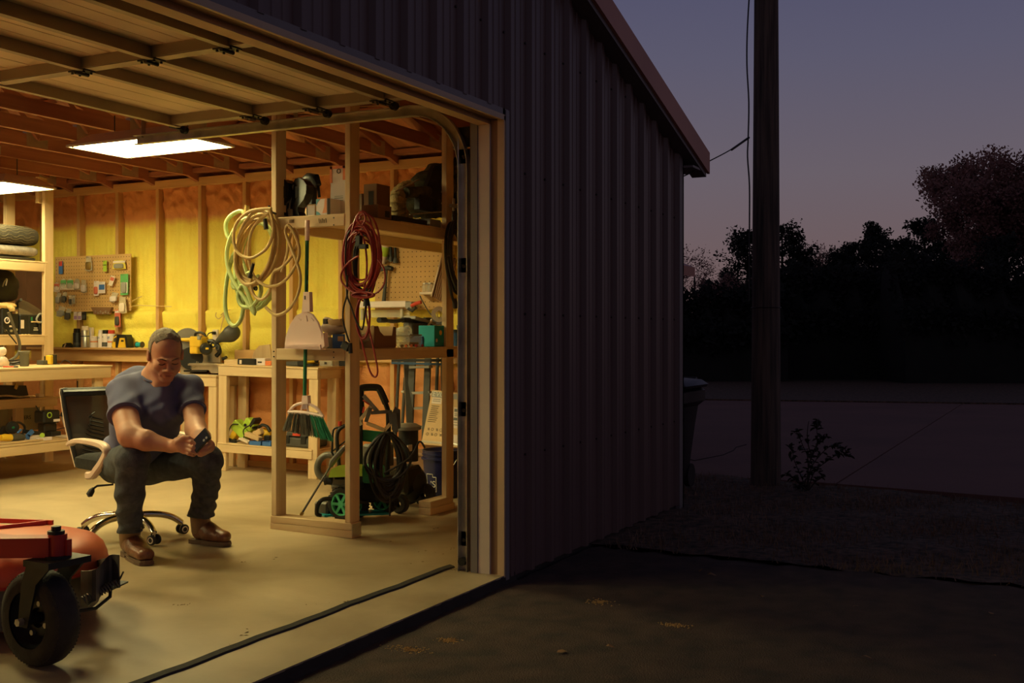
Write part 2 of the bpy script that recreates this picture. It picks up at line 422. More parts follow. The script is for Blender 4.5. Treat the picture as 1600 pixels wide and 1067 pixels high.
# rake board: brown face with a dark lower lip
mb=MB(); X0,X1=-1.4,7.56
def rake(x0,x1,za,zb,y0,y1):
    v=[]
    for x in (x0,x1):
        for y in (y0,y1): v+=[(x,y,roof_z(x)+za),(x,y,roof_z(x)+zb)]
    return MB().add(v,[(0,2,3,1),(4,5,7,6),(0,1,5,4),(2,6,7,3),(0,4,6,2),(1,3,7,5)])
struct('trim_10',rake(X0,X1,-.035,.115,-.155,-.135),'rake_trim')
struct('trim_11',rake(X0,X1-.02,-.065,-.02,-.135,-.03),'siding_trim')
struct('trim_12',MB().box((7.53,-.15,roof_z(7.55)-.03),(7.56,8.5,roof_z(7.55)+.10)),'rake_trim')
struct('trim_13',MB().box((7.25,-.13,roof_z(7.55)-.03),(7.55,8.5,roof_z(7.55)-.015)),'siding_trim')
# --- trusses (children of the ceiling)
TY=[.64+.507*k for k in range(16)]
first={}
for i,y in enumerate(TY):
    if y>8.2: break
    if not first:
        b=ob('truss',MB().box((-1.2,y-.019,2.49),(7.13,y+.019,2.58)),'truss_x',ceil)
        kids=[]
        top=MB(); top.beam((-1.2,y,roof_z(-1.2)),(7.2,y,roof_z(7.2)),.038,.09); kids.append(ob('top_chord',top,'truss_x',b))
        wb=MB(); bx=[6.3,5.3,4.3,3.2,2.1,1.0]
        pts=[(6.75,2.56),(6.2,roof_z(6.2)-.04),(5.4,2.56),(4.8,roof_z(4.8)-.04),(3.7,2.56),(3.1,roof_z(3.1)-.04),(2.0,2.56),(1.0,roof_z(1.0)-.04)]
        for p,q in zip(pts[:-1],pts[1:]):
            w=MB().beam((p[0],y,p[1]),(q[0],y,q[1]),.036,.09,(0,1,0)); kids.append(ob('web',w,'truss_x',b))
        gp=MB()
        for p in pts[::2]: gp.box((p[0]-.09,y-.021,2.495),(p[0]+.09,y+.021,2.60))
        kids.append(ob('gusset_plate',gp,'galv',b))
        first['b']=b; first['k']=kids; first['y']=y
    else:
        b=first['b'].copy(); C.objects.link(b); b.location=first['b'].location+Vector((0,y-first['y'],0))
        for kk in first['k']:
            c=kk.copy(); C.objects.link(c); c.parent=b
# purlins/deck boards above the trusses
for k in range(14):
    x=7.0-k*.6; pb=MB().beam((x,.02,roof_z(x)+.03),(x,8.3,roof_z(x)+.03),.09,.035)
    ob('purlin',pb,'truss_y',ceil)
# --- side wall framing and sprayed foam
SY=[4.17+.49*k for k in range(-8,9)]
stud=None
for y in SY:
    if stud is None: stud=ob('stud',MB().cbox((7.04,y-.019,.09),(7.13,y+.019,2.42),.002),'stud_z',ws); stud_y=y
    else:
        c=stud.copy(); C.objects.link(c); c.location=stud.location+Vector((0,y-stud_y,0))
ob('top_plate',MB().cbox((7.03,.1,2.42),(7.13,8.3,2.49),.003),'stud_y',ws)
ob('bottom_plate',MB().cbox((7.04,.1,.0),(7.13,8.3,.10),.003),'stud_y',ws)
ob('ledge_board',MB().cbox((6.985,3.95,.905),(7.04,6.2,1.01),.003),'stud_y',ws)
ob('ledge_board',MB().cbox((6.93,3.95,1.01),(7.13,6.2,1.03),.003),'stud_y',ws)
ob('ledge_board',MB().cbox((7.0,.2,.93),(7.04,3.75,1.02),.003),'stud_y',ws)
from mathutils import noise as mnoise
def foam_bay(y0,y1,seed):
    mb=MB(); nu,nv=26,110; y0+=.02; y1-=.02
    for j in range(nv+1):
        z=.09+(2.42-.09)*j/nv
        for i in range(nu+1):
            y=y0+(y1-y0)*i/nu; x=7.118; u=i/nu
            edge=min(u,1-u)
            rb=(y/.057)%1; rib=.010*(0 if rb<.16 else 1)+.003*math.sin(rb*6.28)
            big=mnoise.noise(Vector((y*5,z*5,seed)))*.018
            fine=mnoise.noise(Vector((y*45,z*45,seed)))*.006
            streak=mnoise.noise(Vector((y*40,z*3,seed)))*.006
            if z>2.2: t=(z-2.2)/.1; d=.02+min(1,t)*.028+big*1.3+mnoise.noise(Vector((y*20,z*20,seed)))*.034
            elif z<1.34: 
                l=abs(((z-.05)%.23)/.23-.5)*2
                d=.03+.035*math.sqrt(max(0,1-l**3))+big+fine
            else: d=.010+streak*1.3+rib+fine*.6+big*.3
            d=max(.004,min(.075,d)); d*=min(1,.55+edge*6)
            mb.v.append((x-d,y,z))
    for j in range(nv):
        for i in range(nu): a=j*(nu+1)+i; mb.f.append((a,a+1,a+nu+2,a+nu+1))
    return mb
for k,(a_,b_) in enumerate(zip(SY[:-1],SY[1:])):
    if a_<1.0: continue
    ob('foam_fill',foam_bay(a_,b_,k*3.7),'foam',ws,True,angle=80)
# --- overhead sectional door, rolled up flat
dz=2.30; DX0,DX1=-.4,4.47
door=struct('door_1',MB().box((DX0,.18,dz+.012),(DX1,.19,dz+.05)),'door_metal')
secs=[.19,.54,.95,1.36,1.93]
for a_,b_ in zip(secs[:-1],secs[1:]):
    mb=MB().box((DX0,a_+.006,dz+.04),(DX1,b_-.006,dz+.05))
    for k in range(1,4):                                   # pressed lines in the skin
        yy=a_+(b_-a_)*k/4; mb.box((DX0,yy-.006,dz+.0385),(DX1,yy+.004,dz+.04))
    s_=ob('door_section',mb,'door_metal',door)
    q=b_-.02
    ob('section_rail',MB().prism([(-.022,-.004),(-.022,0),(-.012,0),(-.008,.052),(.012,.052),(.012,-.004)],(DX0,q,dz-.012),(0,1,0),(0,0,1),(DX1-DX0,0,0)),'door_rib',s_)
    q=a_+.012; ob('section_rail',MB().box((DX0,q-.006,dz+.028),(DX1,q+.006,dz+.04)),'door_rib',s_)
    for xx in (1.1,2.22,3.34,DX1-.03):
        ob('stile',MB().box((xx-.032,a_+.02,dz-.006),(xx+.032,b_-.02,dz+.04)).box((xx-.028,a_+.02,dz-.010),(xx+.028,b_-.02,dz-.006)),'door_rib',s_)
for yy in secs[1:-1]:
    for xx in (1.1,2.22,3.34,DX1-.04):
        mb=MB().box((xx-.03,yy-.05,dz-.016),(xx+.03,yy+.05,dz-.010)).cyl((xx-.035,yy,dz-.02),(xx+.035,yy,dz-.02),.009,n=8)
        for dx,dy in ((-.02,-.035),(.02,-.035),(-.02,.035),(.02,.035)): mb.cyl((xx+dx,yy+dy,dz-.024),(xx+dx,yy+dy,dz-.012),.006,n=6)
        ob('hinge',mb,'dark_metal',door)
for yy in secs:
    mb=MB().cyl((DX1-.04,yy,dz-.015),(DX1+.10,yy,dz-.015),.006,n=8).cyl((DX1+.06,yy,dz-.015),(DX1+.085,yy,dz-.015),.022,n=14); ob('roller',mb,'black',door)
# track: vertical, curved, horizontal
def track(x):
    path=[(x,.165,.0),(x,.165,1.0),(x,.165,1.95)]+[(x,.165+.30*(1-math.cos(t)),1.95+.31*math.sin(t)) for t in [math.pi/2*k/10 for k in range(1,11)]]+[(x,1.0,2.262),(x,2.35,2.268)]
    mb=MB(); rings=[]
    for i,p in enumerate(path):
        a_=Vector(path[max(0,i-1)]); b_=Vector(path[min(len(path)-1,i+1)]); t=(b_-a_).normalized(); n=Vector((1,0,0)).cross(t)
        p=Vector(p); w=.026; h=.018
        rings.append([p-n*w+Vector((h,0,0)),p-n*w+Vector((-h,0,0)),p-n*(w-.003)+Vector((-h,0,0)),p-n*(w-.003)+Vector((h-.003,0,0)),
                      p+n*(w-.003)+Vector((h-.003,0,0)),p+n*(w-.003)+Vector((-h,0,0)),p+n*w+Vector((-h,0,0)),p+n*w+Vector((h,0,0))])
    return mb.loft(rings)
tk=ob('door_track',track(4.585),'galv',door)
for zz in (.12,.75,1.45,1.98): ob('bracket',MB().box((4.60,.14,zz),(4.612,.2,zz+.07)).cyl((4.59,.17,zz+.03),(4.60,.17,zz+.03),.01,n=8),'dark_metal',tk)
ob('flag_bracket',MB().box((4.607,.14,2.06),(4.612,.24,2.16)),'dark_metal',tk)
mb=MB()
for yy in (1.2,2.3): mb.beam((4.6,yy,2.28),(4.6,yy,2.5),.03,.004,(0,1,0)).beam((4.6,yy,2.5),(4.9,yy-.05,2.5),.03,.004)
ob('hanger_strap',mb,'galv',tk)
ob('door_cable',MB().tube([(4.572,.19,.1),(4.572,.19,2.1)],.0025,5),'galv',door)
ob('bottom_roller',MB().cyl((4.56,.165,.05),(4.585,.165,.05),.02,n=12),'black',door)
ob('torsion_tube',MB().cyl((-.4,.14,2.40),(4.6,.14,2.40),.014).cyl((3.9,.14,2.40),(4.35,.14,2.40),.03),'dark_metal',door)
# --- light fittings
def fitting(x0,x1,y0,y1,z,label,real=True):
    t=thing('ceiling_light',label,'ceiling light',((x0+x1)/2,(y0+y1)/2,z),'fluorescent fittings under the trusses')
    mb=MB(); i=.06
    ring=lambda a,zz:[(x0+a,y0+a,zz),(x1-a,y0+a,zz),(x1-a,y1-a,zz),(x0+a,y1-a,zz)]
    mb.loft([ring(0,z),ring(.0,z+.012),ring(.10,z+.085),ring(.12,z+.085)],caps=False)
    mb.add(ring(.12,z+.085),[(0,1,2,3)]); mb.loft([ring(.012,z),ring(.012,z+.012),ring(.10,z+.08)],caps=False); mb.loft([ring(0,z),ring(.012,z)],caps=False)
    ob('housing',mb,'pale_trim',t)
    w=(x1-x0)/3; 
    for k in range(2):
        cx=x0+(x1-x0)*(.27+.46*k)
        d=ob('diffuser',MB().box((cx-w*.62,y0+.035,z+.012),(cx+w*.62,y1-.035,z+.024)),mat('lamp_glow',(.9,.9,.9),.5,emit=(LAMP,LAMP_POWER)),t)
    for yy in (y0+.15,y1-.15): ob('hanger',MB().tube([((x0+x1)/2,yy,z+.085),((x0+x1)/2,yy,z+.22)],.004,6),'dark_metal',t)
    mb=MB()
    for xx in (x0+.01,x1-.01):
        for yy in (y0+.05,y1-.05): ob('clip',MB().cyl((xx,yy,z-.006),(xx,yy,z+.004),.006,n=6),'dark_metal',t)
    return t
fitting(4.61,5.09,2.05,2.95,2.28,'bright fluorescent light fitting hanging at the end of the raised door')
fitting(5.45,5.93,4.60,5.50,2.28,'bright fluorescent light fitting cut by the left edge of the photo')
fitting(2.95,3.43,2.35,3.25,2.28,'fluorescent light fitting left of the seated man, outside the frame')
fitting(1.2,1.68,3.2,4.1,2.28,'fluorescent light fitting left of the mower, outside the frame')
fitting(3.2,3.68,5.2,6.1,2.28,'fluorescent light fitting over the far left of the garage, outside the frame')
# ================================================================== WOODEN UNITS
def tiltx(o): o.rotation_euler=(.015,0,0)
def bd(a,b,ax,par,name='board',ch=.003): return ob(name,MB().cbox(a,b,ch),'pine_'+ax,par)
# --- free-standing shelf frame beside the doorway (local to y=1.1..1.66)
sx0,sx1,sy0,sy1=4.95,6.08,1.10,1.655; b0=fz(1.1)
sh=thing('shelf_frame','tall raw pine stud shelf frame just inside the doorway, hung with hoses and cords','shelf',(sx0,sy0,b0))
bd((sx0,sy0,b0+.085),(sx0+.092,sy0+.036,2.47),'z',sh,'post')
bd((sx0+.0,sy1-.036,b0+.085),(sx0+.092,sy1,2.47),'z',sh,'post')
bd((sx1-.085,sy0,b0+.085),(sx1+.005,sy0+.037,2.47),'z',sh,'post')
bd((sx0-.002,sy0-.01,b0+.045),(sx0+.09,sy1+.005,b0+.085),'y',sh,'sill')
bd((sx0-.002,sy0-.012,b0),(sx0+.09,sy1+.008,b0+.044),'y',sh,'sill')
bd((5.80,sy0,b0),(sx1+.02,sy0+.09,b0+.045),'x',sh,'sill')
bd((5.80,sy0,b0+.046),(sx1,sy0+.09,b0+.088),'x',sh,'sill')
for z,hh in ((1.752,.068),(1.0,.066)):
    bd((sx0-.002,sy0+.037,z+b0-.015),(sx0+.034,sy1-.037,z+hh+b0-.015),'y',sh,'rail')
    bd((sx0+.093,sy0-.0,z),(7.0,sy0+.032,z+hh),'x',sh,'rail')
    bd((sx0+.04,sy1-.03,z-.01),(7.0,sy1,z+hh-.01),'x',sh,'rail')
    for k in range(4):
        x0=sx0+.0+k*.51+(.036 if k==0 else 0)
        ob('shelf_board',MB().cbox((x0,sy0+.035 if k==0 else sy0-.002,z+hh-.012),(x0+(.47 if k==0 else .508),sy1+.0,z+hh+.004),.002),'pine_y',sh)
ob('bracket',MB().box((sx0+.0,sy0-.014,b0+.01),(sx0+.088,sy0-.011,b0+.08)),'galv',sh)
for z in (1.76,1.80,1.02,1.05):
    for y in (sy0+.11,sy1-.02): ob('screw',MB().cyl((sx0-.004,y,z),(sx0+.0,y,z),.0045,n=6),'dark_metal',sh)
mb=MB()
for k in range(5): mb.beam((sx0-.0025,sy0+.16+.012*k,1.775),(sx0-.0025,sy0+.165+.012*k,1.80-.006*(k%2)),.002,.004,(1,0,0)).beam((sx0-.0025,sy0+.39+.008*k,1.785),(sx0-.0025,sy0+.39+.008*k,1.805),.002,.003,(1,0,0))
ob('grade_stamp',mb,'text_black',sh)['kind']='stuff'
# --- generic bench
def bench(name,label,x0,x1,y0,y1,top,sh_z,legw=.085,lip=.09,nleg=2,tp=.016):
    b=fz(y0); t=thing(name,label,'workbench',(x0,y0,b)); 
    for k in range(nleg):
        y=y0+(y1-y0-legw)*k/(nleg-1) if nleg>1 else y0
        bd((x0,y,b),(x0+.038,y+legw,top-lip),'z',t,'leg'); bd((x1-.10,y,b),(x1-.062,y+legw,top-lip),'z',t,'leg')
    bd((x0-.006,y0,top-lip-.001),(x0+.032,y1,top-tp-.001),'y',t,'rail'); bd((x1-.05,y0+.01,top-lip),(x1-.012,y1-.01,top-tp-.001),'y',t,'rail')
    bd((x0+.034,y0,top-lip),(x1-.05,y0+.036,top-tp-.001),'x',t,'rail'); bd((x0+.034,y1-.036,top-lip),(x1-.05,y1,top-tp-.001),'x',t,'rail')
    bd((x0-.010,y0-.008,top-tp),(x1,y1+.008,top),'y',t,'bench_top',.002)
    if sh_z:
        bd((x0-.012,y0+.04,sh_z-.075),(x0-.0,y1-.0,sh_z-.014),'y',t,'rail')
        bd((x0-.014,y0+.04,sh_z-.012),(x1-.06,y1-.005,sh_z),'y',t,'lower_shelf',.002)
        bd((x0+.01,y0+.04,sh_z-.09),(x1-.06,y0+.078,sh_z-.014),'x',t,'rail'); bd((x0+.01,y1-.05,sh_z-.09),(x1-.06,y1-.012,sh_z-.014),'x',t,'rail')
    tiltx(t); return t
bA=bench('workbench','long raw pine workbench behind the broom, with a low shelf of power tools',6.70,7.03,2.67,3.66,.895,.265)
bB=bench('workbench','low narrow pine saw stand under the yellow mitre saw',6.72,7.03,3.70,4.28,.815,None)
b=fz(4.45); bC=t=thing('workbench','pine workbench and rack at the left edge, its long side towards the office chair','workbench',(4.2,4.45,b))
cx0,cx1,cy0,cy1,cy2=4.2,6.33,4.45,5.20,5.72; cp1=6.405
bd((cx0,cy0-.006,.80),(cx1,cy0+.032,.884),'x',t,'rail'); bd((cx0,cy0-.012,.885),(cx1+.01,cy1,.90),'x',t,'bench_top',.002)
bd((cx1-.038,cy0+.034,.80),(cx1,cy1,.884),'y',t,'rail'); bd((cx1-.13,cy0+.034,b),(cx1-.045,cy0+.072,.884),'z',t,'leg'); bd((5.12,cy0+.034,b),(5.205,cy0+.072,.884),'z',t,'leg')
bd((cx0,cy0+.0,.255),(6.1,cy0+.032,.325),'x',t,'rail'); bd((cx0,cy0-.005,.326),(6.14,cy1-.05,.342),'x',t,'lower_shelf',.002)
bd((cp1-.09,cy1+.002,b),(cp1,cy1+.04,2.42),'z',t,'post'); bd((cp1-.12,cy1+.042,2.25),(cp1-.03,cy1+.08,2.47),'z',t,'post')
bd((cp1-.09,cy2-.04,b),(cp1,cy2,2.44),'z',t,'post'); bd((5.42,cy1+.05,b),(5.50,cy1+.088,.88),'z',t,'leg'); bd((5.95,cy1-.10,.35),(6.03,cy1-.062,.88),'z',t,'leg')
for z in (1.742,1.13):
    bd((cx0,cy1+.002,z-.07),(cp1-.092,cy1+.04,z),'x',t,'rail'); bd((cx0,cy2-.08,z-.07),(cp1-.062,cy2-.042,z),'x',t,'rail')
    for k in range(4):
        x=cx0+.01+k*.535; ob('shelf_board',MB().cbox((x,cy1,z+.001),(x+.53,cy2,z+.016),.002),'pine_y',t)
bd((cx0,4.98,.56),(6.26,5.012,.62),'x',t,'rail'); bd((cx0,4.97,.621),(6.28,cy2-.08,.635),'x',t,'mid_shelf',.002)
mat('panel_dark',(.22,.11,.06),.7,0,.2,4)
for k in range(5):
    y=6.0+k*.31; ob('wall_panel',MB().cbox((7.02,y,1.0),(7.036,y+.305,1.75),.002),'panel_dark',ws)
# ================================================================== OUTSIDE
# pole
bx=P(1197,757,z=-.045)
pole=thing('utility_pole','weathered wooden utility pole standing right of the metal building','pole',(bx.x,bx.y,-.05))
mat('pole_wood',(.18,.125,.09),.9,0,.35,2.5,.6,14,(14,14,.6),(.045,.036,.03))
mb=MB(); rings=[]
for j in range(30):
    z=-.05+j*.28; r=.118-.0016*z*4; rings.append([(bx.x+math.cos(a)*r*(1+.02*math.sin(a*5+z)),bx.y+math.sin(a)*r*(1+.02*math.cos(a*7+z*.6)),z) for a in [2*math.pi*k/28 for k in range(28)]])
mb.loft(rings); ob('pole_shaft',mb,'pole_wood',pole,True)
mb=MB(); lp=[]
for px,py in ((1173,-40),(1168,40),(1167,100),(1170,160),(1169,215),(1168,245),(1171,290),(1171,360),(1171,470)): 
    lp.append(P(px,py,Z=bx.x*cT+(bx.y-CAM_Y)*sT-.02))
mb.tube(cr_spline(lp,4),.006,6); ob('down_cable',mb,'black',pole,True)
ob('band',MB().torus((bx.x,bx.y,1.36),(0,0,1),.116,.003,20,5),'dark_metal',pole)
a_=P(1170,215,Z=8.4); b_=P(1140,236,Z=8.0); c_=P(1062,277,Z=7.55)
mb=MB().tube(cr_spline([a_,b_+Vector((0,0,.005)),P(1100,256,Z=7.8),c_,c_+Vector((-.1,.3,-.02))],6),.0045,6).tube([a_,P(1143,234,Z=8.05)],.009,6)
solo('service_cable',mb,'black','thin black service cable running from the pole to the building eave','cable')
# shrub of broad leaves
sb=P(1262,768,z=-.045)
shr=thing('shrub','small broad-leaved shrub growing at the foot of the utility pole','shrub',(sb.x,sb.y,-.045))
mat('leaf',(.035,.032,.018),.55,0,.3,8); mat('stem',(.05,.035,.025),.8)
rn=random.Random(11); R_=Vector((sT,-cT,0)); U_=Vector((0,0,1)); D_=Vector((cT,sT,0))
leaves=[]; stems=MB()
ctr=sb
def S2(px,py,d=0): p=P(px,py,Z=sb.x*cT+(sb.y-CAM_Y)*sT+d); return p
br=[[(1262,768),(1262,740),(1268,712),(1277,690),(1276,668),(1279,656)],[(1262,768),(1272,738),(1290,722),(1305,712),(1318,710),(1328,714)],[(1262,768),(1252,745),(1242,722),(1238,706),(1232,698)],
    [(1262,768),(1248,755),(1236,745),(1228,742)],[(1262,768),(1266,735),(1278,715),(1296,698),(1310,697),(1326,706)],[(1263,750),(1262,715),(1256,700),(1246,677),(1240,676)],[(1262,768),(1275,752),(1284,745),(1276,735)],[(1266,720),(1280,690),(1288,684),(1292,683)],[(1262,768),(1255,758),(1245,762)],[(1268,712),(1262,690),(1262,668),(1264,658)]]
for bi,b in enumerate(br):
    pts=cr_spline([S2(x,y,(i*.04*((bi%3)-1))) for i,(x,y) in enumerate(b)],5); stems.tube(pts,.004,5,rs=[.005*(1-.7*i/len(pts)) for i in range(len(pts))])
    for i,p in enumerate(pts):
        if i<4: continue
        for q in range(2 if rn.random()<.75 else 1):
            d=Vector((rn.uniform(-1,1),rn.uniform(-1,1),rn.uniform(-.6,.7))).normalized(); leaves.append((p,d))
ob('stem',stems,'stem',shr)
lf=MB(); L=.055
for t_,w in ((0,0.002),(.25,.3),(.6,.36),(1,.0)): pass
lf.add([(0,0,0),(.3*L,.22*L,.01),(.65*L,.24*L,.008),(L,0,-.006),(.65*L,-.24*L,.008),(.3*L,-.22*L,.01),(.5*L,0,-.002)],[(0,1,6),(1,2,6),(2,3,6),(3,4,6),(4,5,6),(5,0,6)])
l0=None
for p,d in leaves[:260]:
    if l0 is None: l0=ob('leaf',lf,'leaf',shr,loc=(0,0,0)); o=l0
    else: o=l0.copy(); C.objects.link(o)
    o.location=p-shr.location; o.rotation_euler=d.to_track_quat('X','Z').to_euler(); s_=rn.uniform(.6,1.15); o.scale=(s_,s_,s_)
# wheeled bin behind the corner
wb=thing('wheelie_bin','black wheeled rubbish bin half hidden behind the corner of the building','bin',(7.95,.12,-.04))
def ringr(cx,cy,hx,hy,z,r=.04): 
    o=[]
    for sx_,sy_,a0 in ((1,1,0),(-1,1,90),(-1,-1,180),(1,-1,270)):
        for k in range(4):
            a=math.radians(a0+30*k); o.append((cx+sx_*(hx-r)+r*math.cos(a),cy+sy_*(hy-r)+r*math.sin(a),z))
    return o
mb=MB(); cx,cy=7.92,.37
mb.loft([ringr(cx,cy,.20,.19,.03),ringr(cx,cy,.24,.235,.45),ringr(cx,cy,.26,.255,.60),ringr(cx,cy,.29,.30,.64),ringr(cx,cy,.29,.30,.72),ringr(cx,cy,.27,.27,.74)]); ob('body',mb,'black',wb,True)
mb=MB(); mb.loft([ringr(cx,cy,.30,.31,.745),ringr(cx,cy,.31,.32,.765),ringr(cx,cy,.27,.28,.80),ringr(cx,cy,.12,.14,.82)]); ob('lid',mb,'black',wb,True)
for s_ in (-1,1): ob('wheel',MB().cyl((cx+.2,cy+s_*.17,.06),(cx+.2,cy+s_*.21,.06),.09),'black_rubber',wb)
ob('handle',MB().tube([(cx+.3,cy-.2,.78),(cx+.36,cy-.2,.80),(cx+.36,cy+.2,.80),(cx+.3,cy+.2,.78)],.012),'black',wb)
# low shed beyond
q=P(1086,430,Z=14.0)
shd=thing('shed','small shed whose brown eave shows just past the building corner','shed',(q.x-1.5,q.y+2.2,-.1))
ob('wall',MB().box((q.x-2.8,q.y+.8,-.1),(q.x-.6,q.y+4,q.z)),'siding',shd)
mb=MB(); mb.prism([(.0,-.02),(0,.10),(2.2,1.0),(2.2,.88)],(q.x-3,q.y-.0,q.z),(0,1,0),(0,0,1),(3,0,0)); ob('roof',mb,'rake_trim',shd)
mb=MB(); mb.prism([(2.2,1.0),(4.4,.1),(4.4,-.02),(2.2,.88)],(q.x-3,q.y,q.z),(0,1,0),(0,0,1),(3,0,0)); ob('roof',mb,'rake_trim',shd)
# leaves lying about
mat('dead_leaf',(.30,.15,.06),.8,0,.3,30); l1=None; rn=random.Random(31)
mb0=MB().add([(0,0,0),(.012,.012,.005),(.03,.010,.009),(.045,0,.002),(.03,-.012,.010),(.012,-.012,.004)],[(0,1,5),(1,2,4,5),(2,3,4)])
LF=[(815,886,'curled dead leaf nearest the door jamb at the foot of the siding'),(848,880,'dead leaf second from the jamb along the siding'),(895,857,'dead leaf lying mid-way along the foot of the siding'),(925,849,'dead leaf lying furthest along the foot of the siding'),
(1092,894,'dead leaf on the asphalt right below the building corner'),(1120,900,'dead leaf right of the one below the building corner'),(1190,933,'dead leaf on the asphalt straight below the utility pole'),(1342,947,'dead leaf in the middle of the dark asphalt at right'),
(1549,960,'dead leaf near the right edge of the asphalt, upper one'),(1363,1030,'larger dead leaf near the bottom of the asphalt, below centre right'),(1549,1025,'dead leaf near the right edge of the asphalt, lower one'),(960,1012,'dead leaf below the round sand patch'),(870,1020,'dead leaf near the wide faint sand patch at the bottom'),(1036,1031,'dead leaf below the long thin sand patch')]
for i,(px_,py_,lb) in enumerate(LF):
    p=P(px_,py_,z=-.04)
    if l1 is None: l1=o=ob('dead_leaf',mb0,'dead_leaf',loc=(0,0,0))
    else: o=l1.copy(); C.objects.link(o)
    o.location=(p.x,p.y,-.038); o.rotation_euler=(rn.uniform(-.3,.3),rn.uniform(-.3,.3),rn.uniform(0,6)); s_=rn.uniform(.5,1.1); o.scale=(s_,)*3
    tag(o,lb,'leaf','dead leaves on the asphalt')
mat('sawdust',(.50,.30,.10),.95,0,.3,40)
for px,py,a,b in ((938,940,.085,.05),(1052,976,.09,.03),(640,1015,.12,.05),(700,1000,.06,.03)):
    p=P(px,py,z=-.04); mb=MB(); rn2=random.Random(px)
    for k in range(140):
        an=rn2.uniform(0,6.28); rr=abs(rn2.gauss(0,.5)); x=p.x+math.cos(an)*rr*b+ (k%3)*.01; y=p.y+math.sin(an)*rr*a; s_=rn2.uniform(.002,.005)
        mb.add([(x-s_,y,-.044),(x+s_,y-s_,-.044),(x,y+s_,-.044),(x,y,-.044+s_)],[(0,1,3),(1,2,3),(2,0,3)])
    tag(ob('sand_patch',mb,'sawdust'),'%s patch of pale orange sand scattered on the asphalt'%{938:'roundish',1052:'long thin',640:'wide faint',700:'small faint'}[px],'sand',None,'stuff')
# ================================================================== TREES
mat('pine_needles',(.016,.020,.012),.9,0,.4,3); mat('leaves_dry',(.30,.15,.12),.9,0,.4,2); mat('bark',(.03,.025,.02),.9); mat('hedge',(.014,.015,.010),.95,0,.3,2)
def crown(pts,n,size,rn,spread):
    mb=MB()
    for k in range(n):
        c,r=rn.choice(pts); d=Vector((rn.gauss(0,1),rn.gauss(0,1),rn.gauss(0,1))).normalized()*(r*rn.random()**.4)
        p=Vector(c)+d; a=Vector((rn.uniform(-1,1),rn.uniform(-1,1),rn.uniform(-1,1))).normalized(); b=a.orthogonal().normalized(); s_=size*rn.uniform(.5,1.3)
        mb.add([p-a*s_,p+b*s_*.7,p+a*s_,p-b*s_*.7],[(0,1,2,3)])
    return mb
def tree(px,ytop,Z,kind,label,w=1.0,seed=0,n=2600):
    rn=random.Random(seed); top=P(px,ytop,Z=Z); g=-.1; H_=top.z-g; x,y=top.x,top.y
    t=thing('pine_tree' if kind=='pine' else 'leafy_tree' if kind=='leafy' else 'bare_tree',label,'tree',(x,y,g))
    mb=MB(); mb.tube([(x,y,g),(x+.03*H_*.2,y,g+H_*.5),(x,y,g+H_*.97)],.1,8,rs=[.022*H_,.014*H_,.004*H_]); pts=[]
    if kind=='pine':
        k=0; z=.18
        while z<.98:
            L_=(1-z)**.6*.36*H_*w+.04*H_
            for q in range(5):
                an=rn.uniform(0,6.28); l=L_*rn.uniform(.5,1.1); e=Vector((x+math.cos(an)*l,y+math.sin(an)*l,g+H_*z+l*rn.uniform(.05,.45)))
                mb.tube([(x,y,g+H_*z),e],.02,4,rs=[.006*H_,.002*H_])
                for u in (.45,.7,1): pts.append((Vector((x,y,g+H_*z)).lerp(e,u),.055*H_*rn.uniform(.7,1.2)))
            z+=.055
        pts.append(((x,y,g+H_*.98),.02*H_))
        ob('trunk',mb,'bark',t); ob('crown',crown(pts,n*2,.013*H_,rn,1),'pine_needles',t)
    else:
        def grow(p,d,l,dep):
            e=p+d*l; mb.tube([p,(p+e)/2+Vector((rn.uniform(-.04,.04)*l,rn.uniform(-.04,.04)*l,0)),e],.02,4,rs=[.0035*H_*(.6**dep)+.002,.003*H_*(.6**dep)+.002,.0022*H_*(.6**dep)+.002])
            if dep>=2: pts.append((e,.05*H_)); pts.append(((p+e)/2,.04*H_))
            if dep<4:
                for q in range(3 if dep<3 else 2):
                    nd=(d+Vector((rn.uniform(-.8,.8)*w,rn.uniform(-.8,.8)*w,rn.uniform(-.2,.5)))).normalized(); grow(e,nd,l*rn.uniform(.6,.85),dep+1)
        for q in range(4): grow(Vector((x,y,g+H_*(.2+.1*q))),Vector((rn.uniform(-.5,.5)*w,rn.uniform(-.5,.5)*w,1)).normalized(),H_*.24,0)
        mx=max(p[0].z+p[1]*.7 for p in pts); k=(top.z-g)/(mx-g)
        mb.v=[(a,b,g+(c-g)*k) for a,b,c in mb.v]; pts=[(Vector((p.x,p.y,g+(p.z-g)*k)),r) for p,r in pts]
        ob('trunk',mb,'bark',t); ob('crown',crown(pts,n,.0085*H_,rn,1),'leaves_dry' if kind!='dark' else 'pine_needles',t)
    return t
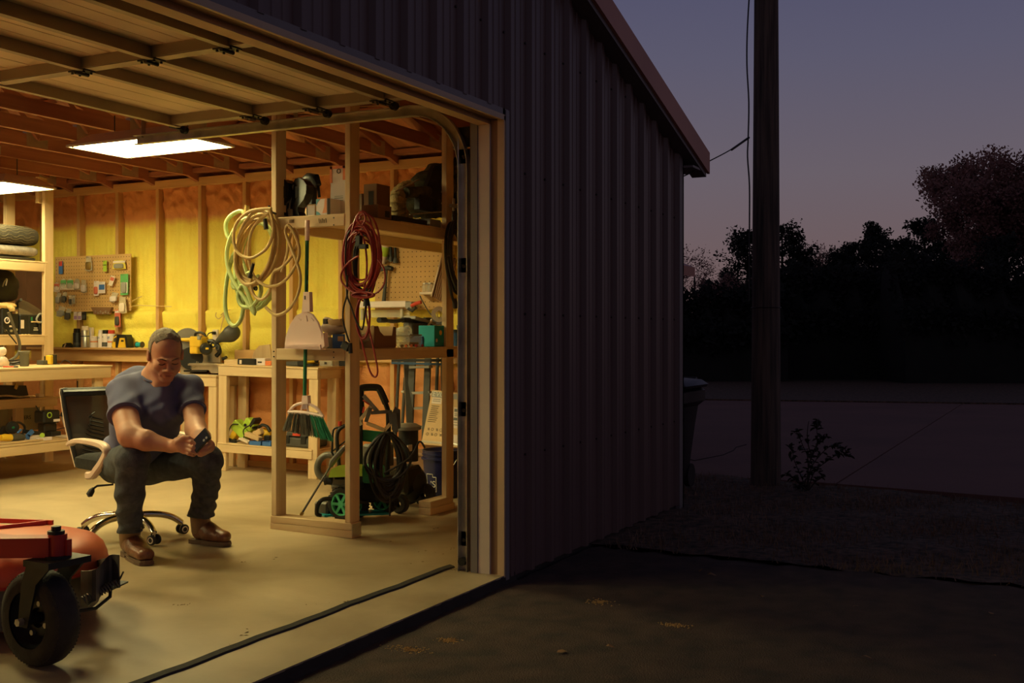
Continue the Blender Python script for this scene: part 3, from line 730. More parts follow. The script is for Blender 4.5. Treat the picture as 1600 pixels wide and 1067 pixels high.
T=[(1168,360,46,'pine','dark pine straight behind the utility pole',1.0),(1222,352,44,'pine','broad dark pine rising just right of the pole top of the treeline',1.1),
(1138,425,40,'pine','small dark pine low at left of the utility pole',.8),(1085,375,34,'leafy','thin-leaved tree right beside the corner of the building',.9),
(1285,378,60,'leafy','sparse bare-topped tree between the two groups of pines',.8),(1368,352,52,'pine','tall dark pine with a pointed top, first of the middle group',.8),
(1335,378,50,'pine','dark pine left shoulder of the middle group',.9),(1400,375,50,'pine','dark pine right shoulder of the middle group',.9),(1445,342,48,'pine','rounded dark pine beside the tall brown tree',1.2),
(1612,226,40,'leafy','tall brown autumn tree at the right edge of the photograph',.8),(1572,240,44,'leafy','brown autumn tree second from the right edge',.6),(1528,292,42,'leafy','lower brown autumn tree left of the tallest ones',.5),
(1255,400,48,'pine','low dark pine right of the pole',1.1),(1310,395,46,'pine','low dark pine below the bare tree',1.1),(1480,380,45,'pine','dark pine under the brown autumn trees',1.4),(1640,250,42,'leafy','autumn tree partly outside the right edge',.9),(1560,370,38,'pine','dark evergreen filling below the brown trees at right',1.5),(1110,440,42,'pine','low dark evergreen behind the bin',1.3)]
for i,(px,yt,Z,k,lb,w) in enumerate(T): tree(px,yt,Z,k,lb,w,i+1,16000 if k=='leafy' and px>1480 else 3500)
def thicket(i,px0,px1,ytop,Z,lb):
    rn=random.Random(50+i); a=P(px0,ytop,Z=Z); b=P(px1,ytop,Z=Z); mb=MB(); n=26
    rings=[]
    for k in range(n+1):
        p=a.lerp(b,k/n); h=(p.z+.1)*(1+.10*math.sin(k*1.3+i)+rn.uniform(-.08,.08)); d=D_*1.1
        rings.append([p-d+Vector((0,0,-.1-p.z)),p-d*.9+Vector((0,0,-.1+h*.6-p.z)),p-d*.3+Vector((0,0,h-.1-p.z)),p+d*.5+Vector((0,0,h*.95-.1-p.z)),p+d+Vector((0,0,-.1-p.z))])
    mb.loft(rings)
    pts=[(Vector(r[k]),.35*Z/25) for r in rings for k in (1,2,2)]
    t=thing('thicket',lb,'undergrowth',((a.x+b.x)/2,(a.y+b.y)/2,-.1)); t['kind']='stuff'
    ob('mass',mb,'hedge',t,True); c=ob('foliage',crown(pts,5000,.07*Z/25,rn,1),'hedge',t)
thicket(0,1010,1215,478,28,'dark undergrowth left of the pole below the pines'); thicket(1,1190,1420,450,29,'dark undergrowth below the middle pines'); thicket(2,1390,1680,440,27,'dark undergrowth below the autumn trees')
# far grass verge beyond the drive
mb=MB(); v0=P(1040,624,z=-.04); v1=P(1700,633,z=-.04)
mb.prism([(v0.x,v0.y),(v1.x,v1.y),(v1.x+12,v1.y-2),(v0.x+14,v0.y+8)],(0,0,-.06),(1,0,0),(0,1,0),(0,0,.04)); v=ob('verge',mb,'grass'); v['kind']='structure'
# ================================================================== MAN (distance fields turned into one continuous surface each)
class Field:
    def __init__(s, lo, hi, h):
        s.lo=np.array(lo,float); s.h=h; s.n=np.ceil((np.array(hi)-s.lo)/h).astype(int)+1
        s.g=np.full(tuple(s.n),1.0,np.float32)
    def block(s, lo, hi):
        a=np.maximum(0,np.floor((np.array(lo)-s.lo)/s.h).astype(int)); b=np.minimum(s.n,np.ceil((np.array(hi)-s.lo)/s.h).astype(int)+1)
        if (b<=a).any(): return None,None
        sl=tuple(slice(a[i],b[i]) for i in range(3))
        ax=[s.lo[i]+s.h*np.arange(a[i],b[i]) for i in range(3)]
        return sl, np.stack(np.meshgrid(*ax,indexing='ij'),-1).astype(np.float32)
    def put(s, d, sl, k, sub=False):
        g=s.g[sl]
        if sub:
            d=-d; h=np.clip(.5-.5*(d-g)/k,0,1) if k else 0
            s.g[sl]= g*(h)+d*(1-h)+k*h*(1-h) if k else np.maximum(g,d)
        else:
            h=np.clip(.5+.5*(d-g)/k,0,1); s.g[sl]=d*(1-h)+g*h-k*h*(1-h)
    def cone(s,a,b,r0,r1,k=.02,flat=None,sub=False):
        a=np.array(a,np.float32); b=np.array(b,np.float32); m=max(r0,r1)*1.6+k+2*s.h
        sl,p=s.block(np.minimum(a,b)-m,np.maximum(a,b)+m)
        if sl is None: return
        ab=b-a; t=np.clip(((p-a)@ab)/max(ab@ab,1e-9),0,1); q=p-a-t[...,None]*ab
        if flat is not None:
            ax,f=flat; ax=np.array(ax,np.float32); c=q@ax; q=q+ax*(c*(f-1))[...,None]
        s.put(np.sqrt((q*q).sum(-1))-(r0+(r1-r0)*t),sl,k,sub)
    def ell(s,c,r,R=None,k=.02,sub=False):
        c=np.array(c,np.float32); m=max(r)+k+2*s.h; sl,p=s.block(c-m,c+m)
        if sl is None: return
        q=p-c
        if R is not None: q=q@np.array([list(v) for v in R],np.float32).T
        r=np.array(r,np.float32); k0=np.sqrt(((q/r)**2).sum(-1)); k1=np.sqrt(((q/(r*r))**2).sum(-1))+1e-6
        s.put(k0*(k0-1)/k1,sl,k,sub)
    def cut(s,p0,n,k=.006):              # keep the side the normal points away from
        n=np.array(Vector(n).normalized(),np.float32); ax=[s.lo[i]+s.h*np.arange(s.n[i]) for i in range(3)]
        d=(ax[0][:,None,None]-p0[0])*n[0]+(ax[1][None,:,None]-p0[1])*n[1]+(ax[2][None,None,:]-p0[2])*n[2]
        s.g=np.maximum(s.g,d.astype(np.float32))
    def cutlocal(s,p0,n,rad):
        n=np.array(Vector(n).normalized(),np.float32); p0=np.array(p0,np.float32); sl,p=s.block(p0-rad,p0+rad)
        d=(p-p0)@n; far=np.sqrt(((p-p0)**2).sum(-1))>rad; s.g[sl]=np.where(far,s.g[sl],np.maximum(s.g[sl],d))
    def noise(s,fn):
        ax=[s.lo[i]+s.h*np.arange(s.n[i]) for i in range(3)]; X,Y,Z=np.meshgrid(*ax,indexing='ij'); s.g+=fn(X,Y,Z).astype(np.float32)
    def mesh(s):
        g=s.g; neg=g<0; nx,ny,nz=g.shape
        c=[neg[i:nx-1+i,j:ny-1+j,k:nz-1+k] for i in (0,1) for j in (0,1) for k in (0,1)]
        cnt=sum(x.astype(np.int8) for x in c); act=(cnt>0)&(cnt<8); idx=np.argwhere(act); ids=np.full(act.shape,-1,np.int64); ids[act]=np.arange(len(idx))
        acc=np.zeros((len(idx),3)); num=np.zeros(len(idx))
        corners=[(i,j,k) for i in (0,1) for j in (0,1) for k in (0,1)]
        for a in corners:
            for ax in range(3):
                if a[ax]==1: continue
                b=list(a); b[ax]=1
                va=g[idx[:,0]+a[0],idx[:,1]+a[1],idx[:,2]+a[2]]; vb=g[idx[:,0]+b[0],idx[:,1]+b[1],idx[:,2]+b[2]]
                m=(va<0)!=(vb<0); t=np.where(m,va/np.where(m,va-vb,1),0); pos=np.array(a,float)[None]+np.zeros((len(idx),3)); pos[:,ax]+=t
                acc[m]+=pos[m]; num[m]+=1
        v=s.lo+(idx+acc/num[:,None])*s.h; faces=[]
        for ax in range(3):
            o=[q for q in range(3) if q!=ax]
            sl0=[slice(None)]*3; sl1=[slice(None)]*3; sl0[ax]=slice(0,-1); sl1[ax]=slice(1,None)
            m=neg[tuple(sl0)]!=neg[tuple(sl1)]; e=np.argwhere(m); e=e[(e[:,o[0]]>0)&(e[:,o[1]]>0)&(e[:,o[0]]<g.shape[o[0]]-1)&(e[:,o[1]]<g.shape[o[1]]-1)]
            flip=neg[e[:,0],e[:,1],e[:,2]]
            def gid(d0,d1):
                q=e.copy(); q[:,o[0]]+=d0; q[:,o[1]]+=d1; return ids[q[:,0],q[:,1],q[:,2]]
            f=np.stack([gid(-1,-1),gid(0,-1),gid(0,0),gid(-1,0)],1); 
            f[~flip]=f[~flip][:,::-1]; f=f[(f>=0).all(1)]; faces.append(f)
        return v,np.concatenate(faces)
def field_ob(name,F,m,parent):
    v,f=F.mesh(); mb=MB(); mb.v=[tuple(x) for x in v.tolist()]; mb.f=[tuple(x) for x in f.tolist()]
    o=ob(name,mb,m,parent,True,loc=wloc(parent)); 
    for p in o.data.polygons: p.use_smooth=True
    if o.data.attributes.get('sharp_edge'): o.data.attributes.remove(o.data.attributes['sharp_edge'])
    return o
J=lambda x,y,Z: P(x,y,Z=Z)
man=thing('person','seated man in blue-grey t-shirt and dark jeans looking down at his phone','person',J(215,860,5.75))
man.location.z=0
mat('skin',(.56,.27,.17),.5,0,.10,14,.08,120); mat('shirt',(.12,.125,.235),.85,0,.08,8,.25,300); mat('denim',(.062,.068,.085),.85,0,.35,30,.4,240)
mat('hair',(.15,.11,.075),.7,0,.4,60,.6,160,(1,1,1),(.30,.24,.18)); mat('boot_shaft',(.27,.15,.075),.55,0,.2,20,.1,80); mat('boot_foot',(.20,.075,.035),.35,0,.3,30,.3,90); mat('sole',(.13,.075,.045),.7); mat('denim_seam',(.10,.09,.08),.8)
mat('lip',(.40,.15,.11),.5); mat('eye_dark',(.03,.018,.014),.4)
# --- body: head, neck, arms, hands (skin)
hc=J(259,554,5.47); yaw=math.radians(27); pit=math.radians(27)
fh=R_*math.sin(yaw)-D_*math.cos(yaw); hf=(fh*math.cos(pit)-U_*math.sin(pit)).normalized(); hz=(U_*math.cos(pit)+fh*math.sin(pit)).normalized(); hx=hf.cross(hz).normalized()
hx,hz=(hx*math.cos(-.03)+hz*math.sin(-.03)),(hz*math.cos(-.03)-hx*math.sin(-.03))
def Hd(x,y,z): return hc+hx*x+hf*y+hz*z
RH=[hx,hf,hz]
lo=[1e9]*3; hi=[-1e9]*3
for p in (J(165,600,5.45),J(165,720,5.15),J(345,720,5.15),J(345,600,5.75),J(260,505,5.3),J(260,505,5.75),J(180,560,5.75),J(330,720,5.5),J(165,600,5.75)):
    for i in range(3): lo[i]=min(lo[i],p[i]); hi[i]=max(hi[i],p[i])
B=Field(lo,hi,.0042)
B.ell(Hd(0,-.018,.036),(.077,.098,.088),RH,.02); B.ell(Hd(0,.020,-.040),(.064,.074,.080),RH,.03)
B.ell(Hd(0,.070,-.098),(.030,.024,.024),RH,.02); 
for s_ in (-1,1):
    B.ell(Hd(s_*.050,.005,-.070),(.022,.035,.026),RH,.025); B.ell(Hd(s_*.042,.058,-.028),(.024,.026,.024),RH,.02)
    B.ell(Hd(s_*.083,-.012,-.008),(.009,.019,.032),RH,.006); B.ell(Hd(s_*.091,-.006,-.004),(.005,.009,.018),RH,.004,True)
    B.ell(Hd(s_*.032,.100,.000),(.020,.014,.012),RH,.008,True); B.ell(Hd(s_*.032,.081,.000),(.016,.013,.012),RH,.004)
    B.cone(Hd(s_*.012,.094,.016),Hd(s_*.048,.084,.020),.010,.009,.012)
    B.ell(Hd(s_*.014,.104,-.034),(.009,.010,.008),RH,.006)
    B.cone(Hd(s_*.022,.096,-.044),Hd(s_*.034,.078,-.072),.006,.006,.014)
B.cone(Hd(0,.092,.012),Hd(0,.114,-.028),.008,.012,.010)
B.cone(Hd(-.020,.094,-.062),Hd(.020,.094,-.062),.007,.007,.008); B.cone(Hd(-.017,.092,-.073),Hd(.017,.092,-.073),.008,.008,.007)
B.cone(Hd(-.024,.103,-.0675),Hd(.024,.103,-.0675),.0022,.0022,.002,None,True)
nb=J(243,597,5.60)
B.cone(Hd(0,-.030,-.05),nb,.066,.080,.03); B.cone(Hd(0,.015,-.085),J(249,604,5.52),.040,.045,.03)
B.cone(nb,J(235,625,5.60),.080,.11,.03)
shR,shL=J(191,614,5.50),J(297,608,5.66)
elR,elL=J(204,681,5.27),J(306,671,5.44); wrR,wrL=J(267,697,5.23),J(319,694,5.27)
B.cone(shR,elR,.058,.056,.03); B.cone(J(192,644,5.39),J(200,672,5.3),.055,.048,.03); B.cone(elR,J(228,688,5.24),.053,.049,.03); B.cone(J(228,688,5.24),wrR,.047,.030,.02)
B.cone(shL,elL,.058,.048,.03); B.cone(elL,J(314,684,5.34),.048,.045,.03); B.cone(J(314,684,5.34),wrL,.044,.031,.02)
# hands
def finger(pts,rs,dz0):
    q=[J(x,y,dz0+d) for x,y,d in pts]
    for i in range(len(q)-1): B.cone(q[i],q[i+1],rs[i],rs[i+1],.004)
fl_=(D_,1.35)
B.cone(wrR,J(284,695,5.19),.029,.036,.015,fl_); B.cone(J(278,692,5.19),J(289,701,5.18),.028,.027,.012,fl_)
B.cone(wrL,J(325,697,5.22),.030,.034,.015,fl_)
Z0=5.19
finger([(288,688,-.01),(299,690,-.03),(307,694,-.03),(311,698,-.01)],[.0105,.0095,.009,.008],Z0)
finger([(290,694,-.015),(301,699,-.04),(309,702,-.035),(313,704,-.01)],[.0105,.0098,.009,.008],Z0)
finger([(289,700,-.015),(299,705,-.04),(307,708,-.035),(311,709,-.01)],[.0105,.0095,.009,.008],Z0)
finger([(286,705,-.01),(295,709,-.03),(301,711,-.025),(304,711,-.005)],[.0095,.0085,.008,.007],Z0)
finger([(277,691,-.015),(286,684,-.02),(295,684,-.02),(303,688,-.015)],[.014,.0115,.0105,.009],Z0)
finger([(327,690,0),(325,684,-.02),(320,681,-.03)],[.012,.0105,.009],Z0)
finger([(328,694,.0),(322,697,-.045),(315,700,-.045),(312,703,-.02)],[.0105,.0098,.009,.008],Z0+.01)
finger([(328,700,.0),(321,704,-.045),(315,706,-.045),(312,708,-.02)],[.0105,.0098,.009,.008],Z0+.01)
finger([(326,705,.0),(319,709,-.04),(314,711,-.04),(311,711,-.02)],[.0098,.009,.0085,.0075],Z0+.01)
body=field_ob('body',B,'skin',man)
# lips, closed eyes, brows
for s_ in (-1,1):
    e=[Hd(s_*(.032+.015*t),.0955-.006*abs(t)**2,-.004-.003*(1-t*t)) for t in (-1,-.5,0,.5,1)]
    ob('eyelid_line',MB().tube(e,.0016,6),'eye_dark',man,True)
    e=[Hd(s_*(.012+.038*t),.1035-.016*t*t,.019+.008*math.sin(t*2.6)) for t in (0,.25,.5,.75,1)]
    ob('eyebrow',MB().tube(e,.004,6,rs=[.002,.0032,.0032,.0026,.0012]),mat('brow',(.12,.065,.035),.8),man,True)
ob('lips',MB().tube([Hd(t*.022,.1005-.004*t*t,-.0645) for t in (-1,-.5,0,.5,1)],.003,6,rs=[.001,.003,.003,.003,.001]).tube([Hd(t*.02,.0995-.004*t*t,-.0715) for t in (-1,-.5,0,.5,1)],.003,6,rs=[.001,.0035,.0038,.0035,.001]),'lip',man,True)
# hair
Hh=Field([hc[i]-.16 for i in range(3)],[hc[i]+.16 for i in range(3)],.0036)
Hh.ell(Hd(0,-.019,.037),(.0805,.1015,.0915),RH,.01)
Hh.ell(Hd(0,-.032,-.01),(.0785,.083,.075),RH,.02)
Hh.noise(lambda X,Y,Z:.0018*np.sin(X*420+Z*150)*np.sin(Y*380+Z*90)+.002*np.sin(X*90+3)*np.sin(Y*110+Z*70))
Hh.cut(Hd(0,.037,.098),hf*.90-hz*.20+hx*.0)            # hairline at the brow
Hh.cut(Hd(0,-.030,-.062),-hz)
# temples recede
Hh.cutlocal(Hd(.062,.030,.070),hf*.9-hz*.1+hx*.3,.05); Hh.cutlocal(Hd(-.062,.030,.070),hf*.9-hz*.1-hx*.3,.05); Hh.cutlocal(Hd(.08,.012,.03),hf*.95,.06); Hh.cutlocal(Hd(-.08,.012,.03),hf*.95,.06)
Hh.cutlocal(Hd(.085,.002,-.03),hf,.05); Hh.cutlocal(Hd(-.085,.002,-.03),hf,.05)
field_ob('hair',Hh,'hair',man)
# --- shirt
def bounds(ps,m):
    return [min(p[i] for p in ps)-m for i in range(3)],[max(p[i] for p in ps)+m for i in range(3)]
lo,hi=bounds([J(190,612,5.50),J(300,606,5.66),J(205,705,5.78),J(245,590,5.58)],.24)
T_=Field(lo,hi,.006)
lat=(shL-shR).normalized(); fwd=lat.cross(U_).normalized(); fwd=fwd if fwd.dot(-D_)>0 else -fwd
RT=[lat,fwd,lat.cross(fwd)]
T_.ell(J(236,634,5.60),(.190,.135,.155),RT,.05); T_.ell(J(226,668,5.68),(.175,.150,.15),RT,.06); T_.ell(J(213,698,5.74),(.170,.140,.11),RT,.06)
T_.ell(J(222,604,5.70),(.150,.10,.11),RT,.06)
T_.cone(J(193,614,5.52),J(232,588,5.60),.070,.045,.04); T_.cone(J(296,608,5.66),J(258,590,5.60),.066,.042,.04)
T_.cone(J(192,612,5.51),J(195,654,5.36),.075,.080,.04); T_.cone(J(297,606,5.66),J(301,645,5.53),.062,.066,.04)
T_.cone(J(251,598,5.53),J(246,640,5.52),.050,.09,.04)
def folds(X,Y,Z):
    a=X*cT+Y*sT; r=X*sT-Y*cT
    return .0035*np.sin(34*(Z*.9+r*.8)+5*np.sin(r*14))*np.clip((1.05-Z)*3,0,1)+.0025*np.sin(60*(r-Z*.6)+3*np.sin(Z*20))
T_.noise(folds)
sR=(J(196,650,5.36)-J(191,614,5.50)).normalized(); sL=(J(303,643,5.53)-J(298,608,5.66)).normalized()
T_.cutlocal(J(195,649,5.37),sR,.115); T_.cutlocal(J(302,641,5.535),sL,.085)
# neck opening
T_.ell(J(251,593,5.50),(.056,.07,.030),RT,.006,True)
field_ob('t_shirt',T_,'shirt',man)
mb=MB(); c0=J(248,594,5.565)
ringp=[c0+lat*(.079*math.cos(a))+fwd*(.077*math.sin(a))+U_*(-.030*math.sin(a)+.022) for a in [2*math.pi*k/28 for k in range(29)]]
mb.tube(ringp,.006,8); ob('collar',mb,'shirt',man,True)
for c_,d_,r_ in ((J(195,648,5.37),sR,.0775),(J(302,640,5.537),sL,.0635)): ob('sleeve_hem',MB().torus(c_,d_,r_,.0025,36,6),'shirt',man,True)
# --- jeans
lo,hi=bounds([J(205,716,5.28),J(203,832,5.42),J(325,716,5.55),J(314,806,5.82),J(195,722,5.85),J(240,722,5.9)],.17)
N=Field(lo,hi,.006)
N.ell(J(208,720,5.84),(.190,.13,.105),RT,.03)
N.cone(J(188,726,5.76),J(208,717,5.29),.105,.078,.04); N.cone(J(207,721,5.29),J(203,766,5.33),.076,.070,.03); N.cone(J(203,766,5.33),J(203,834,5.42),.068,.056,.02)
N.cone(J(234,727,5.86),J(324,717,5.56),.105,.074,.04); N.cone(J(325,721,5.56),J(322,762,5.66),.073,.066,.03); N.cone(J(322,762,5.66),J(314,810,5.80),.064,.068,.02)
def jf(X,Y,Z):
    r=X*sT-Y*cT; return .004*np.sin(70*Z+8*np.sin(r*9)+20*r)*np.clip((.62-Z)*4,.25,1)+.003*np.sin(120*Z-40*r)*(Z<.28)
N.noise(jf)
N.cutlocal(J(203,831,5.42),Vector((0,0,-1)),.10); N.cutlocal(J(314,806,5.80),Vector((0,0,-1)),.10)
field_ob('jeans',N,'denim',man)
for c_,r_ in ((J(203,829,5.42),.057),(J(314,804,5.80),.069)): ob('cuff_hem',MB().torus(c_,(0,0,1),r_,.0045,36,6),'denim',man,True)
# --- boots
def boot(heel,toe,shaft,nm):
    heel=Vector(heel); toe=Vector(toe); zf_=fz(heel.y); heel.z=toe.z=zf_; d=(toe-heel).normalized(); sd=d.cross(U_)
    lo,hi=bounds([heel,toe,shaft+Vector((0,0,.05))],.12); L_=(toe-heel).length
    K=Field(lo,hi,.0045); up=lambda p,z: p+U_*z
    K.cone(up(heel+d*.03,.075),shaft+Vector((0,0,.03)),.048,.058,.02)
    K.cut(shaft+Vector((0,0,.0)),U_)
    K2=Field(lo,hi,.0045); K2.cone(up(heel+d*.03,.065),up(heel+d*L_*.55,.062),.045,.040,.02); K2.cone(up(heel+d*L_*.55,.058),up(toe+d*.008,.046),.042,.033,.02,(tuple(sd),.75)); K2.cone(up(heel+d*L_*.3,.10),up(heel+d*L_*.6,.065),.040,.032,.03)
    K2.cut(up(heel,.022),-U_)
    b_=field_ob('boot',K2,'boot_foot',man); 
    s1=ob('x',MB().box((0,0,0),(1,1,1)),'sole',man); bpy.data.objects.remove(s1)
    v,f=K.mesh(); mb=MB(); mb.v=[tuple(x) for x in v.tolist()]; mb.f=[tuple(x) for x in f.tolist()]
    so=ob('boot_shaft',mb,'boot_shaft',b_,True,loc=wloc(b_))
    for p in so.data.polygons: p.use_smooth=True
    poly=[(-.028,-.030),(-.030,.0),(-.028,.030),(.0,.040),(.06,.034),(L_*.6,.045),(L_*.9,.046),(L_+.03,.036),(L_+.045,.015),(L_+.045,-.015),(L_+.03,-.036),(L_*.9,-.044),(L_*.6,-.042),(.06,-.034),(.0,-.040)]
    poly=[(a_,b_*.88) for a_,b_ in poly]; mb=MB().prism([p for p in poly],up(heel,.013),d,sd,(0,0,.010)); ob('sole',mb,'sole',b_)
    hp=[p for p in poly if p[0]<.07]; mb=MB().prism([(-.026,-.028),(-.026,.028),(0,.036),(.055,.032),(.055,-.032),(0,-.036)],heel,d,sd,(0,0,.013)); ob('heel',mb,'sole',b_)
    mb=MB().prism([p for p in [(L_*.35,-.040),(L_*.35,.040),(L_*.6,.045),(L_*.9,.046),(L_+.03,.036),(L_+.045,0),(L_+.03,-.036),(L_*.9,-.044)]],heel,d,sd,(0,0,.013)); ob('sole',mb,'sole',b_)
    return b_
boot(J(199,866,5.52),J(226,868,5.32),J(204,826,5.43),'r'); boot(J(306,850,5.86),J(348,850,5.79),J(313,802,5.81),'l')
# --- phone in his hands
ph=thing('phone','black smartphone held in both hands of the seated man','phone',J(314,688,5.15))
L0=(R_*.62+U_*.62-D_*.15).normalized(); S0=(R_*.75-U_*.55-D_*.6); S0=(S0-L0*S0.dot(L0)).normalized(); n0=L0.cross(S0)
Rm=Matrix((L0,S0,n0)).transposed(); pc=J(314,688,5.15)
ob('case',MB().obox(pc,.105,.066,.010,Rm),'black_gloss',ph); 
sg=-1 if n0.dot(D_)>0 else 1
mat('phone_screen',(.02,.02,.022),.08); ob('screen',MB().obox(pc+n0*sg*.0056,.098,.060,.001,Rm),'phone_screen',ph)
for k in range(2): ob('lens',MB().cyl(pc+n0*sg*.006+L0*(.036-.018*k)+S0*.018,pc+n0*sg*.008+L0*(.036-.018*k)+S0*.018,.006,n=12),'grey',ph)
# ================================================================== OFFICE CHAIR
cc=J(203,700,5.97); cc.z=0; cc.z=fz(cc.y)
fc=(R_*.76-D_*.65).normalized(); lc=(R_*.65+D_*.76).normalized()
ch=thing('office_chair','mesh-backed office chair with pale pink arms and chrome star base','chair',cc)
def Q(a,b,z): return cc+lc*a+fc*b+U_*z
mat('chrome',(.75,.70,.6),.12,1.0,.05,4); mat('arm_pink',(.72,.52,.42),.4,0,.04,4); mat('mesh_black',(.02,.02,.02),.7,0,.2,8,alpha=.93); mat('cushion',(.018,.018,.018),.85,0,.3,40,.3,150)
def rr_ring(cx,cy,hx_,hy_,z,r=.09,dz=0):
    o=[]
    for sx_,sy_,a0 in ((1,1,0),(-1,1,90),(-1,-1,180),(1,-1,270)):
        for k in range(6):
            a=math.radians(a0+18*k); x=cx+sx_*(hx_-r)+r*math.cos(a); y=cy+sy_*(hy_-r)+r*math.sin(a); o.append(Q(x,y,z+dz*(1 if y>.15 else 0)))
    return o
mb=MB().loft([rr_ring(0,.03,.20,.20,.385),rr_ring(0,.03,.235,.235,.395),rr_ring(0,.03,.245,.245,.42),rr_ring(0,.03,.24,.24,.45),rr_ring(0,.03,.21,.21,.465),rr_ring(0,.03,.1,.1,.468)]); ob('seat',mb,'cushion',ch,True)
# back: curved frame + mesh + slats
def bk(u,v):      # u -1..1 sideways, v 0..1 up
    w=.222*(1-.16*(1-v)**1.5); z=.39+.42*v; y=-.23-.035*math.sin(v*3.1)-.10*v*v+.0+.05*(u*u-1)*-.6
    return Q(u*w,y,z)
fr=[bk(-1,v/12) for v in range(0,13)]+[bk(u/6-1,1) for u in range(1,12)]+[bk(1,1-v/12) for v in range(0,13)]
ob('back_frame',MB().tube(cr_spline(fr,2),.011,8),'arm_pink',ch,True)
ob('back_frame',MB().tube(cr_spline([p+fc*.012 for p in fr],2),.012,8),'black',ch,True)
mb=MB(); n=16
for j in range(n+1):
    for i in range(n+1): mb.v.append(bk(i/n*2-1,j/n)+fc*.006)
for j in range(n):
    for i in range(n): a=j*(n+1)+i; mb.f.append((a,a+1,a+n+2,a+n+1))
ob('back_mesh',mb,'mesh_black',ch,True)
ob('top_band',MB().tube([bk(u/6-1,.96)+fc*.012 for u in range(13)],.022,6),'black',ch,True)
for k in range(12):
    v=.12+.052*k; ob('slat',MB().tube([bk(-.82+.5*(k/12)**1.5*1.2,v)+fc*.018,bk(-.45,v-.05)+fc*.016,bk(-.1,v-.10)+fc*.016],.005,5),'black',ch)
for s_ in (-1,1):
    a=s_*.275
    cen=[(-.13,.525),(-.10,.540),(-.03,.552),(.10,.552),(.20,.545),(.25,.525),(.245,.50),(.20,.45),(.15,.41),(.11,.38),(.06,.375)]
    rings=[]
    pts=cr_spline([Vector((0,b,z)) for b,z in cen],4)
    for i,p in enumerate(pts):
        t=(pts[min(i+1,len(pts)-1)]-pts[max(0,i-1)]).normalized(); nn=Vector((0,-t.z,t.y)); w=.024 if i<len(pts)*.55 else .018; th_=.010+.010*min(1,i/ (len(pts)*.6))
        c_=Q(a,p.y,p.z); n3=fc*nn.y+U_*nn.z
        rings.append([c_+lc*(w*x)+n3*(th_*y) for x,y in ((-1,-.6),(-.6,-1),(.6,-1),(1,-.6),(1,.6),(.6,1),(-.6,1),(-1,.6))])
    ob('armrest',MB().loft(rings),'arm_pink',ch,True)
    ob('arm_bracket',MB().beam(Q(a,.08,.38),Q(s_*.12,.05,.375),.05,.012),'black',ch)
ob('mechanism',MB().beam(Q(-.08,0,.365),Q(.08,0,.365),.16,.035),'black',ch)
ob('gas_column',MB().cyl(Q(0,0,.10),Q(0,0,.35),.028,.022).cyl(Q(0,0,.22),Q(0,0,.36),.016),'black',ch,True)
mb=MB().tube([Q(-.10,.02,.37),J(176,757,5.8),J(152,759,5.78),J(146,763,5.78)],.006,6); lv=ob('lever',mb,'black',ch,True)
ob('lever_knob',MB().lathe([(.006,0),(.016,.3),(.018,.8),(.005,1)],J(146,762,5.78),J(138,776,5.78),12),'black',lv,True)
for k in range(5):
    an=math.radians(27+72*k); d=R_*math.cos(an)+D_*math.sin(an)
    pts=[cc+U_*.115,cc+d*.07+U_*.125,cc+d*.16+U_*.118,cc+d*.23+U_*.095,cc+d*.275+U_*.062]
    lg=ob('base_leg',MB().tube(cr_spline(pts,5),.018,10,rs=None),'chrome',ch,True)
    cs=cc+d*.28; sd=d.cross(U_).lerp(R_,.3).normalized()
    for s_ in (-1,1):
        ob('caster_wheel',MB().lathe([(0,0),(.022,0),(.028,.3),(.028,.7),(.022,1),(0,1)],cs+sd*(s_*.012)+U_*.028,cs+sd*(s_*.030)+U_*.028,16),'black',lg,True)
        ob('caster_ring',MB().torus(cs+sd*(s_*.0305)+U_*.028,sd,.015,.003,16,5),'cream',lg)
    ob('caster_stem',MB().cyl(cs+U_*.03,cs+U_*.07,.008),'chrome',lg)
# ================================================================== MOWER
def RD(r,Z,z): return Vector((0,CAM_Y,0))+R_*r+D_*Z+U_*z
mw=thing('mower','red ride-on mower deck with a black front caster wheel, cut by the left edge','mower',RD(-2.0,4.2,.005))
mat('mower_red',(.72,.15,.06),.38,0,.12,5,.03,30); mat('mower_frame',(.50,.035,.025),.4,0,.1,6); mat('steel_dark',(.14,.125,.105),.5,.4,.35,12)
outl=[]
c1=(-1.99,4.30); r1=.36
for k in range(22):
    a=math.radians(-100+200*k/21); outl.append((c1[0]+r1*math.cos(a),c1[1]+r1*1.15*math.sin(a)))
outl+=[(-2.45,4.80),(-2.9,4.74),(-3.2,4.5),(-3.3,4.2),(-3.2,3.9),(-2.9,3.78),(-2.3,3.84)]
ctr_=(-2.4,4.25)
def dring(ins,z): 
    o=[]
    for i,(a,b) in enumerate(outl):
        p0=outl[i-1]; p1=outl[(i+1)%len(outl)]; t=Vector((p1[0]-p0[0],p1[1]-p0[1])).normalized(); nn=Vector((t.y,-t.x)); q=(a-nn.x*ins,b-nn.y*ins); o.append(RD(q[0],q[1],z))
    return o
mb=MB().loft([dring(.0,.225),dring(-.004,.235),dring(0,.265),dring(.012,.295),dring(.04,.322),dring(.09,.338),dring(.16,.345),dring(.25,.348)]); ob('deck_shell',mb,'mower_red',mw,True,angle=60)
ob('deck_lip',MB().tube(dring(-.006,.23)+[dring(-.006,.23)[0]],.007,6),'mower_frame',mw); ob('deck_skirt',MB().loft([dring(.03,.07),dring(.03,.235)],caps=False),'steel_dark',mw)
ob('deck_rib',MB().beam(RD(-2.6,4.75,.35),RD(-1.95,4.62,.35),.012,.02).beam(RD(-2.4,4.2,.35),RD(-1.98,4.62,.35),.012,.02),'mower_frame',mw)
